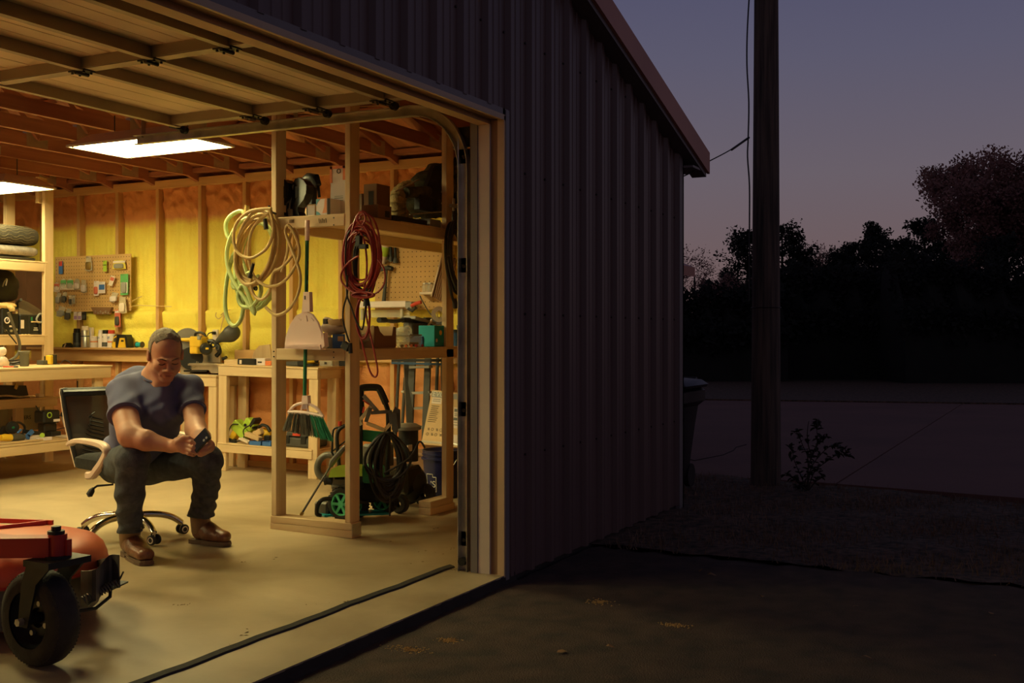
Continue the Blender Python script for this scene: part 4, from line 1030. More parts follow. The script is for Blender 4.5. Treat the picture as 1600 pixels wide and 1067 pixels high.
# frame arm and braces
za=.39
zA=lambda py,Z:1.15-(py-522)/1700*Z
ob('frame_arm',MB().beam(RD(-2.4,3.68,zA(858,3.68)),RD((82-800)/1700*3.70,3.70,zA(853,3.70)),.07,.066),'mower_frame',mw)
ob('frame_gusset',MB().prism([(-.02,.0),(.19,0),(.19,-.012),(-.02,-.02)],RD(-1.86,3.70,zA(833,3.8)),R_,U_,D_*.05),'mower_frame',mw)
ob('frame_brace',MB().beam(RD(-2.3,4.30,.375),RD(-1.66,3.86,zA(846,3.86)),.03,.02),'mower_frame',mw)
ob('upright_plate',MB().prism([(-.3,-.12),(.0,-.12),(.0,.0),(-.015,.03),(-.03,.035),(-.3,.035)],RD(-1.79,3.74,zA(826,3.74)),R_,U_,D_*.03),'mower_frame',mw)
stx=(90-800)/1700*3.70
ob('caster_hub',MB().cyl(RD(stx,3.70,zA(874,3.70)),RD(stx,3.70,zA(834,3.70)),.031,n=20).beam(RD(stx+.03,3.70,zA(868,3.70)),RD(stx+.03,3.70,zA(842,3.70)),.03,.02),'mower_frame',mw,True)
ob('cap_bolt',MB().cyl(RD(stx-.005,3.70,zA(834,3.70)),RD(stx-.005,3.70,zA(829,3.70)),.028,n=16).cyl(RD(stx-.005,3.70,zA(829,3.70)),RD(stx-.005,3.70,zA(822,3.70)),.016,n=8),'black',mw)
# wheel
wn=(-R_*.50-D_*.86).normalized(); wc=RD((63-800)/1700*3.74,3.74,.012+.166); wt=wn.cross(U_).normalized()
wh=ob('wheel_tire',MB().lathe([(.098,0),(.125,-.02),(.152,.08),(.163,.25),(.166,.5),(.163,.75),(.152,.92),(.125,1.02),(.098,1)],wc-wn*.052,wc+wn*.052,48),'black_rubber',mw,True)
mb=MB()
for k in range(64):
    a=2*math.pi*k/64; e=wt*math.cos(a)+U_*math.sin(a); 
    for s_ in (-1,1): mb.beam(wc+e*.118+wn*(s_*.0465),wc+e*.155+wn*(s_*.041),.006,.004,wn)
ob('tire_rib',mb,'black_rubber',wh)['kind']='stuff'
ob('rim',MB().lathe([(0,.40),(.03,.42),(.035,.62),(.06,.62),(.08,.45),(.09,.55),(.098,1.0),(.104,1.0),(.102,.5),(.098,0),(0,.1)],wc-wn*.045,wc+wn*.045,36),'black',wh,True)
for k in range(4):
    a=math.radians(20+90*k); e=wt*math.cos(a)+U_*math.sin(a); ob('wheel_bolt',MB().cyl(wc+e*.055+wn*.008,wc+e*.055+wn*.022,.010,n=6),'galv',wh)
ob('hub_cap',MB().cyl(wc+wn*.0,wc+wn*.05,.018,n=14),'dark_metal',wh)
# fork
top=RD(stx,3.70,zA(876,3.70)); 
fk=ob('fork',MB().beam(top-wn*.085,top+wn*.085,.13,.022).cyl(top,top+U_*.02,.045,n=18),'black',mw)
for s_ in (-1,1):
    a=top+wn*(s_*.072); b=wc+wn*(s_*.070)
    m_=a.lerp(b,.35)+wt*.03
    w3=wt*.062
    mb=MB().loft([[a-w3,a+w3,a+w3-wn*.008*s_,a-w3-wn*.008*s_],[m_-w3*.7,m_+w3*.5,m_+w3*.5-wn*.008*s_,m_-w3*.7-wn*.008*s_],[b-w3*.4-U_*.02,b+w3*.4-U_*.02,b+w3*.4-U_*.02-wn*.008*s_,b-w3*.4-U_*.02-wn*.008*s_]]); ob('fork_leg',mb,'black',mw)
    ob('axle_nut',MB().cyl(b,b+wn*(s_*.02),.014,n=6),'galv',mw)
# discharge chute, spring and hook
def C3(px,py,Z): return P(px,py,Z=Z)
a0,a1,a2,a3=C3(126,892,3.98),C3(150,889,3.93),C3(170,868,4.05),C3(186,867,4.02)
dn=Vector((0,0,-.14)); 
rings=[[p,p+Vector((0,0,-.13 if i<3 else -.115)),p+Vector((0,0,-.13 if i<3 else -.115))+D_*.006,p+D_*.006] for i,p in enumerate(cr_spline([a0,a1,a2,a3],4))]
chu=ob('chute_plate',MB().loft(rings),'steel_dark',mw)
ob('chute_plate',MB().beam(a3+Vector((0,0,-.06)),C3(150,900,4.3),.004,.12),'steel_dark',mw)
ob('chute_floor',MB().prism([(0,0),(.10,.0),(.12,.15),(0,.2)],C3(127,925,4.0),R_,D_,(0,0,.006)),'black',mw)
sa,sb_=C3(130,938,3.93),C3(184,910,4.0); ax=(sb_-sa); pts=[]; u1=ax.normalized().orthogonal().normalized(); u2=ax.normalized().cross(u1)
for k in range(13*12+1): t=k/(13*12); a=2*math.pi*k/12; pts.append(sa+ax*t+u1*(.014*math.cos(a))+u2*(.014*math.sin(a)))
ob('spring',MB().tube(pts,.0032,5),'steel_dark',mw,True)
ob('spring_hook',MB().tube([sb_,C3(188,903,4.0),C3(193,893,4.0)],.0035,5),'dark_metal',mw)
ob('linkage_rod',MB().tube([C3(120,955,3.9),C3(150,950,3.95),C3(172,932,4.0),C3(173,915,4.0)],.007,6),'black',mw)
mb=MB(); 
for k in range(3): mb.lathe([(0,0),(.05,0),(.05,.5),(.02,.6),(.02,1),(0,1)],RD(-1.95-.45*k,4.3,.34),RD(-1.95-.45*k,4.3,.40),16) if k else None
ob('spindle_cover',mb,'black',mw)
ob('rear_body',MB().obox(RD(-3.2,4.9,.45),.5,.9,.5),'mower_frame',mw); ob('rear_wheel',MB().lathe([(.05,0),(.2,0),(.24,.2),(.24,.8),(.2,1),(.05,1)],RD(-3.0,5.2,.245),RD(-2.75,5.3,.245),28),'black_rubber',mw,True)
# ================================================================== SMALL THINGS
def face(X,x0,y0,x1,y1):
    """y and z range of a pixel rectangle on a plane x = X facing the doorway side"""
    a=P(x0,(y0+y1)/2,X=X); b=P(x1,(y0+y1)/2,X=X); xm=(x0+x1)/2
    return b.y,a.y,P(xm,y1,X=X).z,P(xm,y0,X=X).z
def fbox(X,x0,y0,x1,y1,dep,zb=None):
    ya,yb,za,zt=face(X,x0,y0,x1,y1); zb_=za if zb is None else zb
    return (X,ya,zb_),(X+dep,yb,zb_+(zt-za))
def new(name,label,cat,a,group=None): return thing(name,label,cat,(a[0],a[1],a[2]),group)
ZT=1.8245; ZM=1.0705   # upper faces of the two shelves
def carton(name,label,cat,X,x0,y0,x1,y1,dep,m,zb=None,band=None,lab=None,txt=None,lid=None,group=None,tm='text_black',ts=.02):
    a,b=fbox(X,x0,y0,x1,y1,dep,zb); t=new(name,label,cat,a,group); ob('body',MB().cbox(a,b,.003),m,t)
    h=b[2]-a[2]; w=b[1]-a[1]
    if lid: ob('lid',MB().cbox((a[0]-.003,a[1]-.003,b[2]-h*lid[1]),(b[0]+.003,b[1]+.003,b[2]+.002),.003),lid[0],t)
    if band: ob('printed_band',MB().box((X-.0012,a[1]+w*band[1],a[2]+h*band[2]),(X+.001,a[1]+w*band[3],a[2]+h*band[4])),band[0],t)
    if lab: ob('label',MB().box((X-.002,a[1]+w*lab[1],a[2]+h*lab[2]),(X-.0008,a[1]+w*lab[3],a[2]+h*lab[4])),lab[0],t)
    if txt: text('lettering',txt[0],ts,(X-.0026,a[1]+w*txt[1],a[2]+h*txt[2]),(math.pi/2,0,-math.pi/2),tm,t)
    return t
# ---------------- top shelf
def curved_tool(px,dx,label,X,big):
    base=P(px,330,X=X); t=new('handheld_blower',label,'power tool',(X,base.y,ZT)); y0=base.y; s_=1/ (F_PX/6.2)
    pt=lambda x,y:((px-x)*s_,(335-y)*s_)
    o=[(432,330),(429,322),(432,305),(436,285),(440,276),(447,273),(453,279),(455,290),(452,303),(446,312),(445,322),(447,331)]
    if big: o=[(432,330),(429,322),(433,300),(438,281),(443,272),(451,270),(460,275),(466,283),(465,296),(460,306),(449,317),(448,324),(452,331)]
    poly=[pt(px+(x-437),y) for x,y in o]
    ob('body',MB().prism(poly,(X,y0,ZT),(0,1,0),(0,0,1),(.07,0,0)),'black_gloss',t)
    st=[pt(px+(x-437),y) for x,y in ((430,322),(434,300),(439,281),(441,281),(437,300),(433,322))]; ob('trim_strip',MB().prism(st,(X-.003,y0,ZT),(0,1,0),(0,0,1),(.076,0,0)),'silver',t)
    f=[pt(px+(x-437),y) for x,y in ((427,335),(426,322),(430,319),(439,320),(440,335))]; ob('battery_foot',MB().prism(f,(X-.006,y0,ZT),(0,1,0),(0,0,1),(.08,0,0)),'grey',t)
    g_=[pt(px+(x-437),y) for x,y in ((444,284),(449,284),(450,300),(445,303))]; ob('grip',MB().prism(g_,(X-.004,y0,ZT),(0,1,0),(0,0,1),(.078,0,0)),'black',t); return t
curved_tool(437,0,'left one of two upright black curved cordless tools on the top shelf',5.02,False)
curved_tool(456,0,'right larger one of two upright black curved cordless tools on top shelf',5.06,True)
a=P(484,300,X=5.22); t=new('drill',"black pistol-shaped tool standing behind the pair of curved tools",'power tool',(a.x,a.y,ZT))
ob('body',MB().tube([P(474,284,X=5.22),P(483,279,X=5.22),P(492,280,X=5.22),P(497,290,X=5.22)],.03,10,rs=[.025,.036,.036,.022]),'black',t,True); ob('nozzle',MB().tube([P(497,290,X=5.22),P(499,308,X=5.22)],.009,8),'black',t); ob('chuck',MB().cyl(P(479,275,X=5.22),P(489,276,X=5.22),.012),'grey',t); ob('handle',MB().beam(P(487,285,X=5.22),Vector((5.22,P(487,285,X=5.22).y,ZT)),.04,.05),'black',t)
carton('box','beige box with a dark red upper part behind the black tools','box',5.33,466,294,500,331,.12,'card',ZT,lid=('mower_frame',.36),lab=('text_black',.1,.45,.3,.62))
carton('box','smallest white box, left of the orange and blue printed box','box',5.04,480,316,493,336,.07,'card',ZT,lab=('white',.08,.12,.92,.9))
t=carton('box','white box with orange and blue artwork on the top shelf','box',5.00,494,309,516,335,.10,'white',ZT)
a,b=fbox(5.0,494,309,516,335,.1,ZT); w=b[1]-a[1]; h=b[2]-a[2]
mat('art_blue',(.08,.32,.45),.5); mat('art_orange',(.80,.30,.12),.5)
for pl,m_ in (([(1,1),(1,.55),(.88,.8),(.7,1)],'art_blue'),([(1,0),(.62,0),(.8,.2),(1,.28)],'art_blue'),([(.24,.15),(.24,1),(.38,1),(.42,.5),(.55,.12)],'art_orange'),([(0,0),(.2,0),(.2,1),(0,1)],'text_black')):
    ob('artwork',MB().prism([(x*w,y*h) for x,y in pl],(4.9985,a[1],a[2]),(0,1,0),(0,0,1),(.001,0,0)),m_,t)
t=carton('box','tall white box with an orange top and a black round logo','box',5.10,516,255,541,334,.12,'white',ZT,lid=None)
a,b=fbox(5.10,516,255,541,334,.12,ZT); w=b[1]-a[1]; h=b[2]-a[2]
ob('printed_band',MB().box((5.097,b[1]-w*.13,a[2]+h*.68),(5.1,b[1]+.001,b[2]+.001)).box((5.097,a[1],b[2]-h*.05),(5.1,b[1],b[2]+.001)).box((5.097,a[1],a[2]+h*.72),(5.1,a[1]+w*.2,b[2])),'orange',t)
ob('logo',MB().torus((5.097,a[1]+w*.45,b[2]-h*.10),(1,0,0),.012,.002,18,5),'text_black',t); ob('small_print',MB().box((5.097,a[1]+w*.2,a[2]+h*.31),(5.1,a[1]+w*.72,a[2]+h*.33)).box((5.097,a[1]+w*.2,a[2]+h*.36),(5.1,a[1]+w*.72,a[2]+h*.375)).box((5.097,a[1]+w*.2,a[2]+h*.4),(5.1,a[1]+w*.72,a[2]+h*.41)),'grey',t)
carton('box','tall brown box with a dark oblong label beside the red cord coil','box',5.35,568,276,589,333,.14,'card_dark',ZT,lab=('text_black',.25,.25,.62,.80))
carton('box','slim dark box standing between the post and the tall brown box','box',5.36,558,290,566,333,.10,'trim_brown',ZT)
def ybox(x0,y0,x1,y1,Y,dep,zb):
    a=P(x0,(y0+y1)/2,Y=Y); b=P(x1,(y0+y1)/2,Y=Y); h=P((x0+x1)/2,y0,Y=Y).z-P((x0+x1)/2,y1,Y=Y).z
    return (a.x,Y,zb),(b.x,Y+dep,zb+h)
def ycarton(name,label,cat,x0,y0,x1,y1,Y,dep,m,zb,lid=None,lab=None):
    a,b=ybox(x0,y0,x1,y1,Y,dep,zb); t=new(name,label,cat,a); ob('body',MB().cbox(a,b,.003),m,t)
    if lid: ob('lid',MB().cbox((a[0]-.002,a[1]-.002,b[2]-(b[2]-a[2])*.25),(b[0]+.002,b[1]+.002,b[2]+.001),.002),lid,t)
    if lab: ob('label',MB().box((a[0]+(b[0]-a[0])*.5,Y-.001,a[2]+.01),(a[0]+(b[0]-a[0])*.85,Y+.001,a[2]+(b[2]-a[2])*.6)),lab,t)
    return t
ycarton('box','small low cardboard box at the shelf edge right of the red cord','box',591,324,612,345,1.115,.12,'card_dark',ZT,None,'text_black')
ycarton('tray','flat black tray under the camouflage bundle on the top shelf','tray',615,346,668,354,1.11,.25,'black',ZT)
ycarton('box','small greyish white block at the front corner of the top shelf','box',672,344,689,356,1.11,.10,'grey',ZT,None)
a,b=ybox(655,330,697,346,1.25,.2,ZT+.0); t=new('foam_block','cream foam packing block with round holes on the top shelf','packing foam',a); ob('body',MB().cbox(a,b,.01),'cream',t)
for k in range(4): ob('hole',MB().cyl((a[0]+.06+.09*k,a[1]-.001,a[2]+.03),(a[0]+.06+.09*k,a[1]+.002,a[2]+.03),.008,n=10),'text_black',t)
# camouflage bundle
def lumps(ps,seed,amp=.03,n=(28,18)):
    mb=MB()
    for c_,r_ in ps:
        o=len(mb.v); mb.ell(c_,r_[0],r_[1],r_[2],None,*n)
        for i in range(o,len(mb.v)):
            p=Vector(mb.v[i]); d=(p-Vector(c_)); d=d.normalized() if d.length>0 else d; k=mnoise.noise(p*14+Vector((seed,0,0)))*amp+mnoise.noise(p*40)*amp*.3; mb.v[i]=tuple(p+d*k)
    return mb
mat('camo',(.13,.115,.06),.9,0,.5,16,.4,60,None,(.02,.022,.014)); mat('ribbed',(.42,.30,.11),.6,0,.4,40,.5,120)
Yb=1.38; A_=lambda x,y,Y=Yb:P(x,y,Y=Y)
t=new('camouflage_bag','dark camouflage hunting bag with straps at the right end of the top shelf','bag',(A_(668,330).x,Yb,ZT))
ob('bag_body',lumps([(A_(668,318),(.26,.12,.09)),(A_(680,290),(.22,.13,.10)),(A_(645,322),(.12,.10,.07)),(A_(690,270),(.13,.11,.07))],1,.03),'camo',t,True)
ob('flap',MB().prism([(0,0),(.10,.16),(.13,.20),(.22,.14),(.30,.12),(.30,-.05),(.15,-.06)],A_(664,300,1.27),(1,0,0),(0,0,1),(0,.03,0)),'black',t)
ob('side_roll',MB().tube([A_(633,301,1.25),A_(650,300,1.25),A_(668,299,1.25)],.035,12),'camo',t,True)
ob('pouch',MB().obox(A_(662,318,1.24),.16,.05,.10),'black',t)
for p_,q_ in (((690,300),(705,285)),((690,318),(702,296)),((640,335),(700,330)),((617,300),(655,280))): ob('strap',MB().tube([A_(*p_,1.2),A_(*q_,1.22)],.005,5),'cloth_tan',t)
t=new('ribbed_pouch','crumpled tan drawstring pouch lying against the camouflage bag','bag',(A_(628,330,1.3).x,1.3,ZT))
pts=[A_(641,290,1.3),A_(630,296,1.3),A_(623,306,1.3),A_(620,318,1.3),A_(623,330,1.3),A_(630,338,1.3),A_(638,342,1.3)]
pp=cr_spline(pts,6); ob('body',MB().tube(pp,.05,12,rs=[.035+.02*math.sin(math.pi*i/(len(pp)-1))+.005*math.sin(i*2.2) for i in range(len(pp))]),'ribbed',t,True)
a=A_(716,320,1.3); t=new('garment_bag','dark bag hanging beyond the right post on the top shelf','bag',(a.x,1.3,ZT)); ob('body',lumps([(A_(722,290,1.3),(.14,.09,.20)),(A_(720,335,1.3),(.12,.08,.10))],5,.03),'black',t,True); ob('strap',MB().tube([A_(712,262,1.25),A_(722,250,1.25),A_(731,268,1.25)],.008,6),'darkgrey',t)
t=new('bar_clamp','steel bar clamp hooked over the right post of the shelf','clamp',A_(711,325,1.07)); ob('jaw',MB().beam(A_(704,321,1.07),A_(718,323,1.07),.02,.02),'grey',t); ob('bar',MB().beam(A_(709,310,1.07),A_(709,356,1.07),.008,.02),'galv',t); ob('pad',MB().beam(A_(716,318,1.07),A_(718,334,1.07),.02,.02),'cream',t); ob('handle',MB().cyl(A_(709,330,1.05),A_(709,348,1.05),.014),'dark_metal',t)
# ---------------- hoses and cords
def coil(cx,cy,rx,ry,turns,X=None,Y=None,jit=.12,seed=0,thick=.05,tilt=0.0,k=14,drift=(0,0),phase=0):
    rn=random.Random(seed); pts=[]; n=int(turns*k); jx=[rn.uniform(1-jit,1+jit*.5) for _ in range(int(turns)+3)]; jy=[rn.uniform(1-jit,1+jit*.6) for _ in range(int(turns)+3)]; jc=[(rn.uniform(-1,1),rn.uniform(-1,1)) for _ in range(int(turns)+3)]; jd=[rn.uniform(-thick,thick) for _ in range(int(turns)+3)]
    for i in range(n+1):
        t=i/k; j=int(t); f=t-j; f=f*f*(3-2*f); L=lambda a:a[j]*(1-f)+a[j+1]*f
        ang=2*math.pi*t+phase; sx_,sy_=L(jx),L(jy); ox=jc[j][0]*(1-f)+jc[j+1][0]*f; oy=jc[j][1]*(1-f)+jc[j+1][1]*f
        u=math.sin(ang)*rx*sx_; v=-math.cos(ang)*ry*sy_; u2=u*math.cos(tilt)-v*math.sin(tilt); v2=u*math.sin(tilt)+v*math.cos(tilt)
        x=cx+u2+ox*rx*jit*.6+drift[0]*t/turns; y=cy+v2+abs(oy)*ry*jit*.2+drift[1]*t/turns
        p=P(x,y,X=X) if X is not None else P(x,y,Y=Y); d=L(jd)+thick*.25*math.sin(ang*1.0+j)
        p+= Vector((d,0,0)) if X is not None else Vector((0,d,0)); pts.append(p)
    return pts
mat('hose_green',(.42,.50,.20),.5,0,.1,6); mat('hose_tan',(.66,.47,.20),.45,0,.1,6); mat('cord_red',(.36,.035,.03),.45,0,.2,6); mat('cord_black',(.02,.017,.016),.5,0,.2,6); mat('brass',(.5,.36,.12),.35,.8)
a=P(400,332,X=5.0)
t=new('garden_hose','thick pale green garden hose looped behind the tan hose','hose',P(395,510,X=5.05))
ob('hose_coil',MB().tube(cr_spline(coil(399,408,34,72,5,X=5.07,seed=3,jit=.2,thick=.05,tilt=.08),2),.0125,8),'hose_green',t,True)
ob('hose_loop',MB().tube(cr_spline([P(x,y,X=5.0) for x,y in ((392,425),(380,430),(364,440),(368,450),(384,430),(380,412),(366,380),(356,370),(353,350),(362,336),(378,330),(384,345),(378,380),(364,400),(354,440),(352,480),(358,503),(367,509),(376,500),(380,480),(378,455),(372,430),(367,415))],4),.0125,8),'hose_green',t,True)
ob('hose_loop',MB().tube(cr_spline([P(x,y,X=4.98) for x,y in ((388,340),(372,350),(357,380),(355,410),(365,440),(385,470),(398,490),(392,470),(380,445),(372,462),(378,478),(395,478),(408,455),(402,430))],4),.0125,8),'hose_green',t,True)
ob('hose_end',MB().cyl(P(385,334,X=4.99),P(386,321,X=4.99),.014),'brass',t)
for x,y in ((388,443),(399,450)): ob('coupling',MB().torus(P(x,y,X=4.95),(1,0,.3),.012,.005,14,6).cyl(P(x-5,y-4,X=4.95),P(x,y,X=4.95),.010),'dark_metal',t)
t=new('air_hose','tan rubber hose coiled over the left post, in front of the green hose','hose',P(415,495,X=4.9))
ob('hose_coil',MB().tube(cr_spline(coil(402,388,31,55,8,X=4.90,seed=11,jit=.16,thick=.035,tilt=.25),2),.0092,8),'hose_tan',t,True)
ob('hose_loop',MB().tube(cr_spline([P(x,y,X=4.86) for x,y in ((424,328),(418,334),(404,345),(392,365),(388,400),(396,430),(412,445),(428,447),(443,440),(456,425),(466,405),(467,385),(458,362),(450,352),(446,362),(452,380),(462,405),(469,430),(467,455),(458,475),(445,488),(430,492),(415,480))],4),.0092,8),'hose_tan',t,True)
ob('hose_loop',MB().tube(cr_spline([P(x,y,X=4.84) for x,y in ((421,326),(425,340),(427,362),(418,386),(402,399),(388,403),(372,395),(365,375),(369,350),(385,333),(405,327),(424,326))],4),.0092,8),'hose_tan',t,True)
ob('hose_loop',MB().tube(cr_spline([P(x,y,X=4.88) for x,y in ((396,410),(392,440),(396,460),(408,468),(420,458),(424,440),(428,425),(440,418),(456,400),(465,380),(464,362),(458,358),(452,375),(448,400),(440,425))],4),.0092,8),'hose_tan',t,True)
ob('coupling',MB().cyl(P(391,430,X=4.83),P(396,412,X=4.83),.009).cyl(P(390,434,X=4.83),P(392,428,X=4.83),.013),'dark_metal',t); ob('nozzle',MB().cyl(P(414,342,X=4.84),P(416,358,X=4.84),.011,.014),'black',t)
ob('hose_hook',MB().tube([P(431,334,X=4.93),P(426,332,X=4.86),P(421,328,X=4.86),P(420,321,X=4.86)],.006,6),'dark_metal',t)
t=new('extension_cord','long red extension cord coiled on the middle post','cord',P(566,470,X=4.87))
ob('cord_coil',MB().tube(cr_spline(coil(564,398,21,60,9,X=4.87,seed=5,jit=.5,thick=.03),2),.0055,6),'cord_red',t,True)
ob('cord_coil',MB().tube(cr_spline(coil(567,404,27,58,5,X=4.89,seed=8,jit=.35,thick=.03),2),.0055,6),'cord_red',t,True)
ob('cord_loop',MB().tube(cr_spline([P(x,y,X=4.83) for x,y in ((560,400),(545,410),(534,425),(534,440),(545,452),(560,460),(575,462),(592,455),(601,440),(600,420),(590,405))],4),.0055,6),'cord_red',t,True)
ob('cord_wrap',MB().tube(cr_spline(coil(568,461,15,4.5,4,X=4.83,seed=2,jit=.3,thick=.02),2),.0055,6),'cord_red',t,True)
ob('cord_loop',MB().tube(cr_spline(coil(568,494,11,36,3,X=4.86,seed=9,jit=.2,thick=.02),2),.0055,6),'cord_red',t,True)
ob('cord_loop',MB().tube(cr_spline([P(x,y,X=4.86) for x,y in ((560,465),(558,500),(568,545),(578,580),(586,589),(590,580),(586,555),(578,520),(572,490),(574,465))],4),.0055,6),'cord_red',t,True)
ob('bow',MB().tube(cr_spline([P(x,y,X=4.84) for x,y in ((563,350),(558,342),(561,334),(568,333),(571,342),(566,352))],4),.0055,6),'cord_red',t,True)
ob('plug',MB().obox(P(561,377,X=4.82),.03,.03,.06).obox(P(568,385,X=4.82),.03,.05,.025),'black',t)
t=new('extension_cord','black and yellow cord with a dark plug hanging left of the red cord','cord',P(545,545,X=4.86))
ob('cord_coil',MB().tube(cr_spline(coil(568,410,18,50,4,X=4.91,seed=15,jit=.25,thick=.03),2),.005,6),'cord_black',t,True)
ob('cord_tail',MB().tube(cr_spline([P(x,y,X=4.84) for x,y in ((547,360),(541,375),(540,420),(543,455),(537,480),(536,500),(541,520),(546,535))],4),.005,6),'cord_black',t,True)
ob('cord_tail',MB().tube(cr_spline([P(x,y,X=4.84) for x,y in ((543,430),(542,460),(549,480),(556,500),(566,515),(571,480),(573,450))],4),.005,6),'cord_black',t,True)
ob('plug',MB().obox(P(541,541,X=4.84),.03,.05,.04,Matrix.Rotation(.5,3,'X')).cyl(P(547,536,X=4.84),P(548,552,X=4.84),.012),'black',t)
ob('cord_end',MB().cyl(P(572,460,X=4.84),P(573,478,X=4.84),.012,.02),'black',t)
t=new('jumper_cable','thick black cable looped on the right post of the shelf','cable',P(712,470,Y=1.05))
ob('cable_coil',MB().tube(cr_spline(coil(712,402,13,52,7,Y=1.03,seed=4,jit=.25,thick=.03,tilt=-.1),2),.0095,7),'cord_black',t,True)
ob('cable_tail',MB().tube(cr_spline([P(x,y,Y=1.0) for x,y in ((696,380),(697,410),(702,440),(706,462),(710,473))],4),.0095,7),'cord_black',t,True); ob('cable_tail',MB().tube(cr_spline([P(x,y,Y=1.0) for x,y in ((700,400),(706,430),(716,450),(724,455),(722,464))],4),.0095,7),'cord_black',t,True)
for x,y in ((711,475),(722,470)): ob('cable_end',MB().cyl(P(x-1,y-8,Y=1.0),P(x+1,y+6,Y=1.0),.014,.019),'black',t)
# ---------------- dustpan and broom on the front rail
XB=4.90
def px_poly(pts,X): 
    return [P(x,y,X=X) for x,y in pts]
def pprism(name,pts,X,th,m,par,smooth=False):
    r=px_poly(pts,X); mb=MB().loft([r,[p+Vector((th,0,0)) for p in r]]); return ob(name,mb,m,par,smooth)
mat('dust_cream',(.92,.70,.64),.3,0,.03,4)
t=new('dustpan','large cream plastic dustpan hanging upside down on the broom','dustpan',P(475,546,X=XB))
o=[(475,457),(482,457),(482.5,487),(490,491),(498.5,503),(505,520),(507,541),(501,545),(445,543),(444.8,538),(447,524),(453,507),(462,493),(472.5,488)]
r0=px_poly(o,XB-.03); r1=px_poly(o,XB); cen=sum(r0,Vector())/len(r0)
ob('pan',MB().loft([r1,r0,[cen.lerp(p,.93)+Vector((-.008,0,0)) for p in r0]]),'dust_cream',t)
pprism('lip',[(445,538),(500,538.5),(501,546.5),(444.6,544.5)],XB-.062,.05,'dust_cream',t); pprism('side_wall',[(501,539),(505,520),(507,541),(501,546)],XB-.055,.04,'dust_cream',t)
pprism('socket',[(474,456),(483,456),(484,487),(472,488)],XB-.045,.03,'dust_cream',t); pprism('slot',[(475.5,462),(477,462),(477,468),(475.5,468)],XB-.047,.004,'black',t)
for q in ((466,497,470,500),(478,493,480,502),(486,497,490,501)): ob('rib',MB().tube([P(q[0],q[1],X=XB-.04),P(q[2],q[3],X=XB-.04)],.004,5),'dust_cream',t)
for k in range(5): ob('lip_ridge',MB().tube([P(447,540+k*.9,X=XB-.064),P(498,541+k*.9,X=XB-.064)],.0012,4),'dust_cream',t)
t=new('broom','green-handled broom hanging bristles down with a cream head','broom',P(477,688,X=XB))
ob('grip',MB().cyl(P(480.5,344,X=XB),P(480,376,X=XB),.0135),'dust_cream',t,True)
for k in range(8): ob('grip_ring',MB().torus(P(480.4,347+k*3.3,X=XB),(0,0,1),.0135,.0012,14,5),'dust_cream',t)
ob('pole',MB().cyl(P(480,376,X=XB),P(476,620,X=XB),.0105),'green',t,True)
mb=MB()
for y0,y1 in ((408,422),(430,438),(444,456)): mb.cyl(P(480.8,y0,X=XB-.011),P(480.4,y1,X=XB-.011),.004,n=6)
ob('print_mark',mb,'black',t)['kind']='stuff'
pprism('socket',[(472,618),(480.5,618),(481,631),(471,631)],XB-.014,.028,'dust_cream',t)
hd=[(451,643),(457,636),(465,631),(471,629),(481,629),(490,634),(500,643),(504.8,650),(498,648),(480,645),(462,643),(451.5,644.5)]
arch=MB().tube(cr_spline([P(x,y,X=XB) for x,y in ((452,643),(460,634),(472,630),(482,631),(494,637),(504,650))],4),.009,7); ob('head_arch',arch,'dust_cream',t,True)
ob('head_bar',MB().tube(cr_spline([P(x,y,X=XB) for x,y in ((451,644),(465,644),(480,645.5),(495,648.5),(505,651.5))],4),.012,7),'dust_cream',t,True)
ob('head_strut',MB().tube([P(473,631,X=XB),P(470,643,X=XB)],.006,6).tube([P(479,631,X=XB),P(482,645,X=XB)],.006,6).cyl(P(476,636,X=XB-.01),P(476,636,X=XB+.01),.014),'dust_cream',t)
mat('bristle_grey',(.11,.095,.07),.8,0,.3,30); mat('bristle_green',(.02,.26,.13),.7,0,.3,30)
for nm,u0,u1,m_ in (('grey',0,.62,'bristle_grey'),('green',.62,1,'bristle_green')):
    rn=random.Random(8); mb=MB()
    for k in range(int(420*(u1-u0))):
        u=u0+(u1-u0)*rn.random(); v=rn.uniform(-1,1); a=P(452+52*u,644.5+6.5*u**1.5,X=XB+v*.014); e=P(442+79*u+rn.uniform(-1.2,1.2),672+17*u**1.1+rn.uniform(-2,2),X=XB+v*.028); mb.tube([a,(a+e)/2,e],.0012,3,caps=False)
    ob('bristles',mb,m_,t)['kind']='stuff'
# ---------------- middle shelf
carton('box','blue box with a small tan label on the middle shelf','box',5.0,519,518,539,540,.14,'blue',ZM,lab=('card',.1,.5,.55,.85))
MATS['blue_dark']=mat('blue_dark',(.02,.07,.17),.5); bpy.data.objects
carton('bin','low grey open bin between dustpan and the blue box','bin',5.02,507,524,519,541,.12,'grey',ZM)
t=new('paper_bag','crumpled white bag with brown paper on top of the blue box','bag',P(520,520,X=5.05)); ob('body',lumps([(P(523,513,X=5.10),(.08,.075,.03))],3,.02),'paper',t,True); ob('flap',MB().prism([(0,0),(.09,.0),(.10,.035),(.01,.04)],P(534,509,X=5.05),(0,1,0),(0,0,1),(.04,0,0)),'card',t)
t=new('dispenser','white and black tape dispenser behind the blue box','dispenser',P(512,515,X=5.16)); ob('body',MB().obox(P(512,506,X=5.16),.04,.05,.07,Matrix.Rotation(.3,3,'X')),'white',t); ob('blade_guard',MB().obox(P(509,502,X=5.135),.02,.03,.03),'black',t); ob('stem',MB().beam(P(512,512,X=5.16),Vector((5.16,P(512,512,X=5.16).y,ZM)),.03,.03),'white',t)
def YP(x,y,Y): return P(x,y,Y=Y)
r=[YP(x,y,1.13) for x,y in ((585,505),(591,505),(594,514),(600,520),(613,520),(615,506),(619,507),(619,538),(588,539),(585,538))]
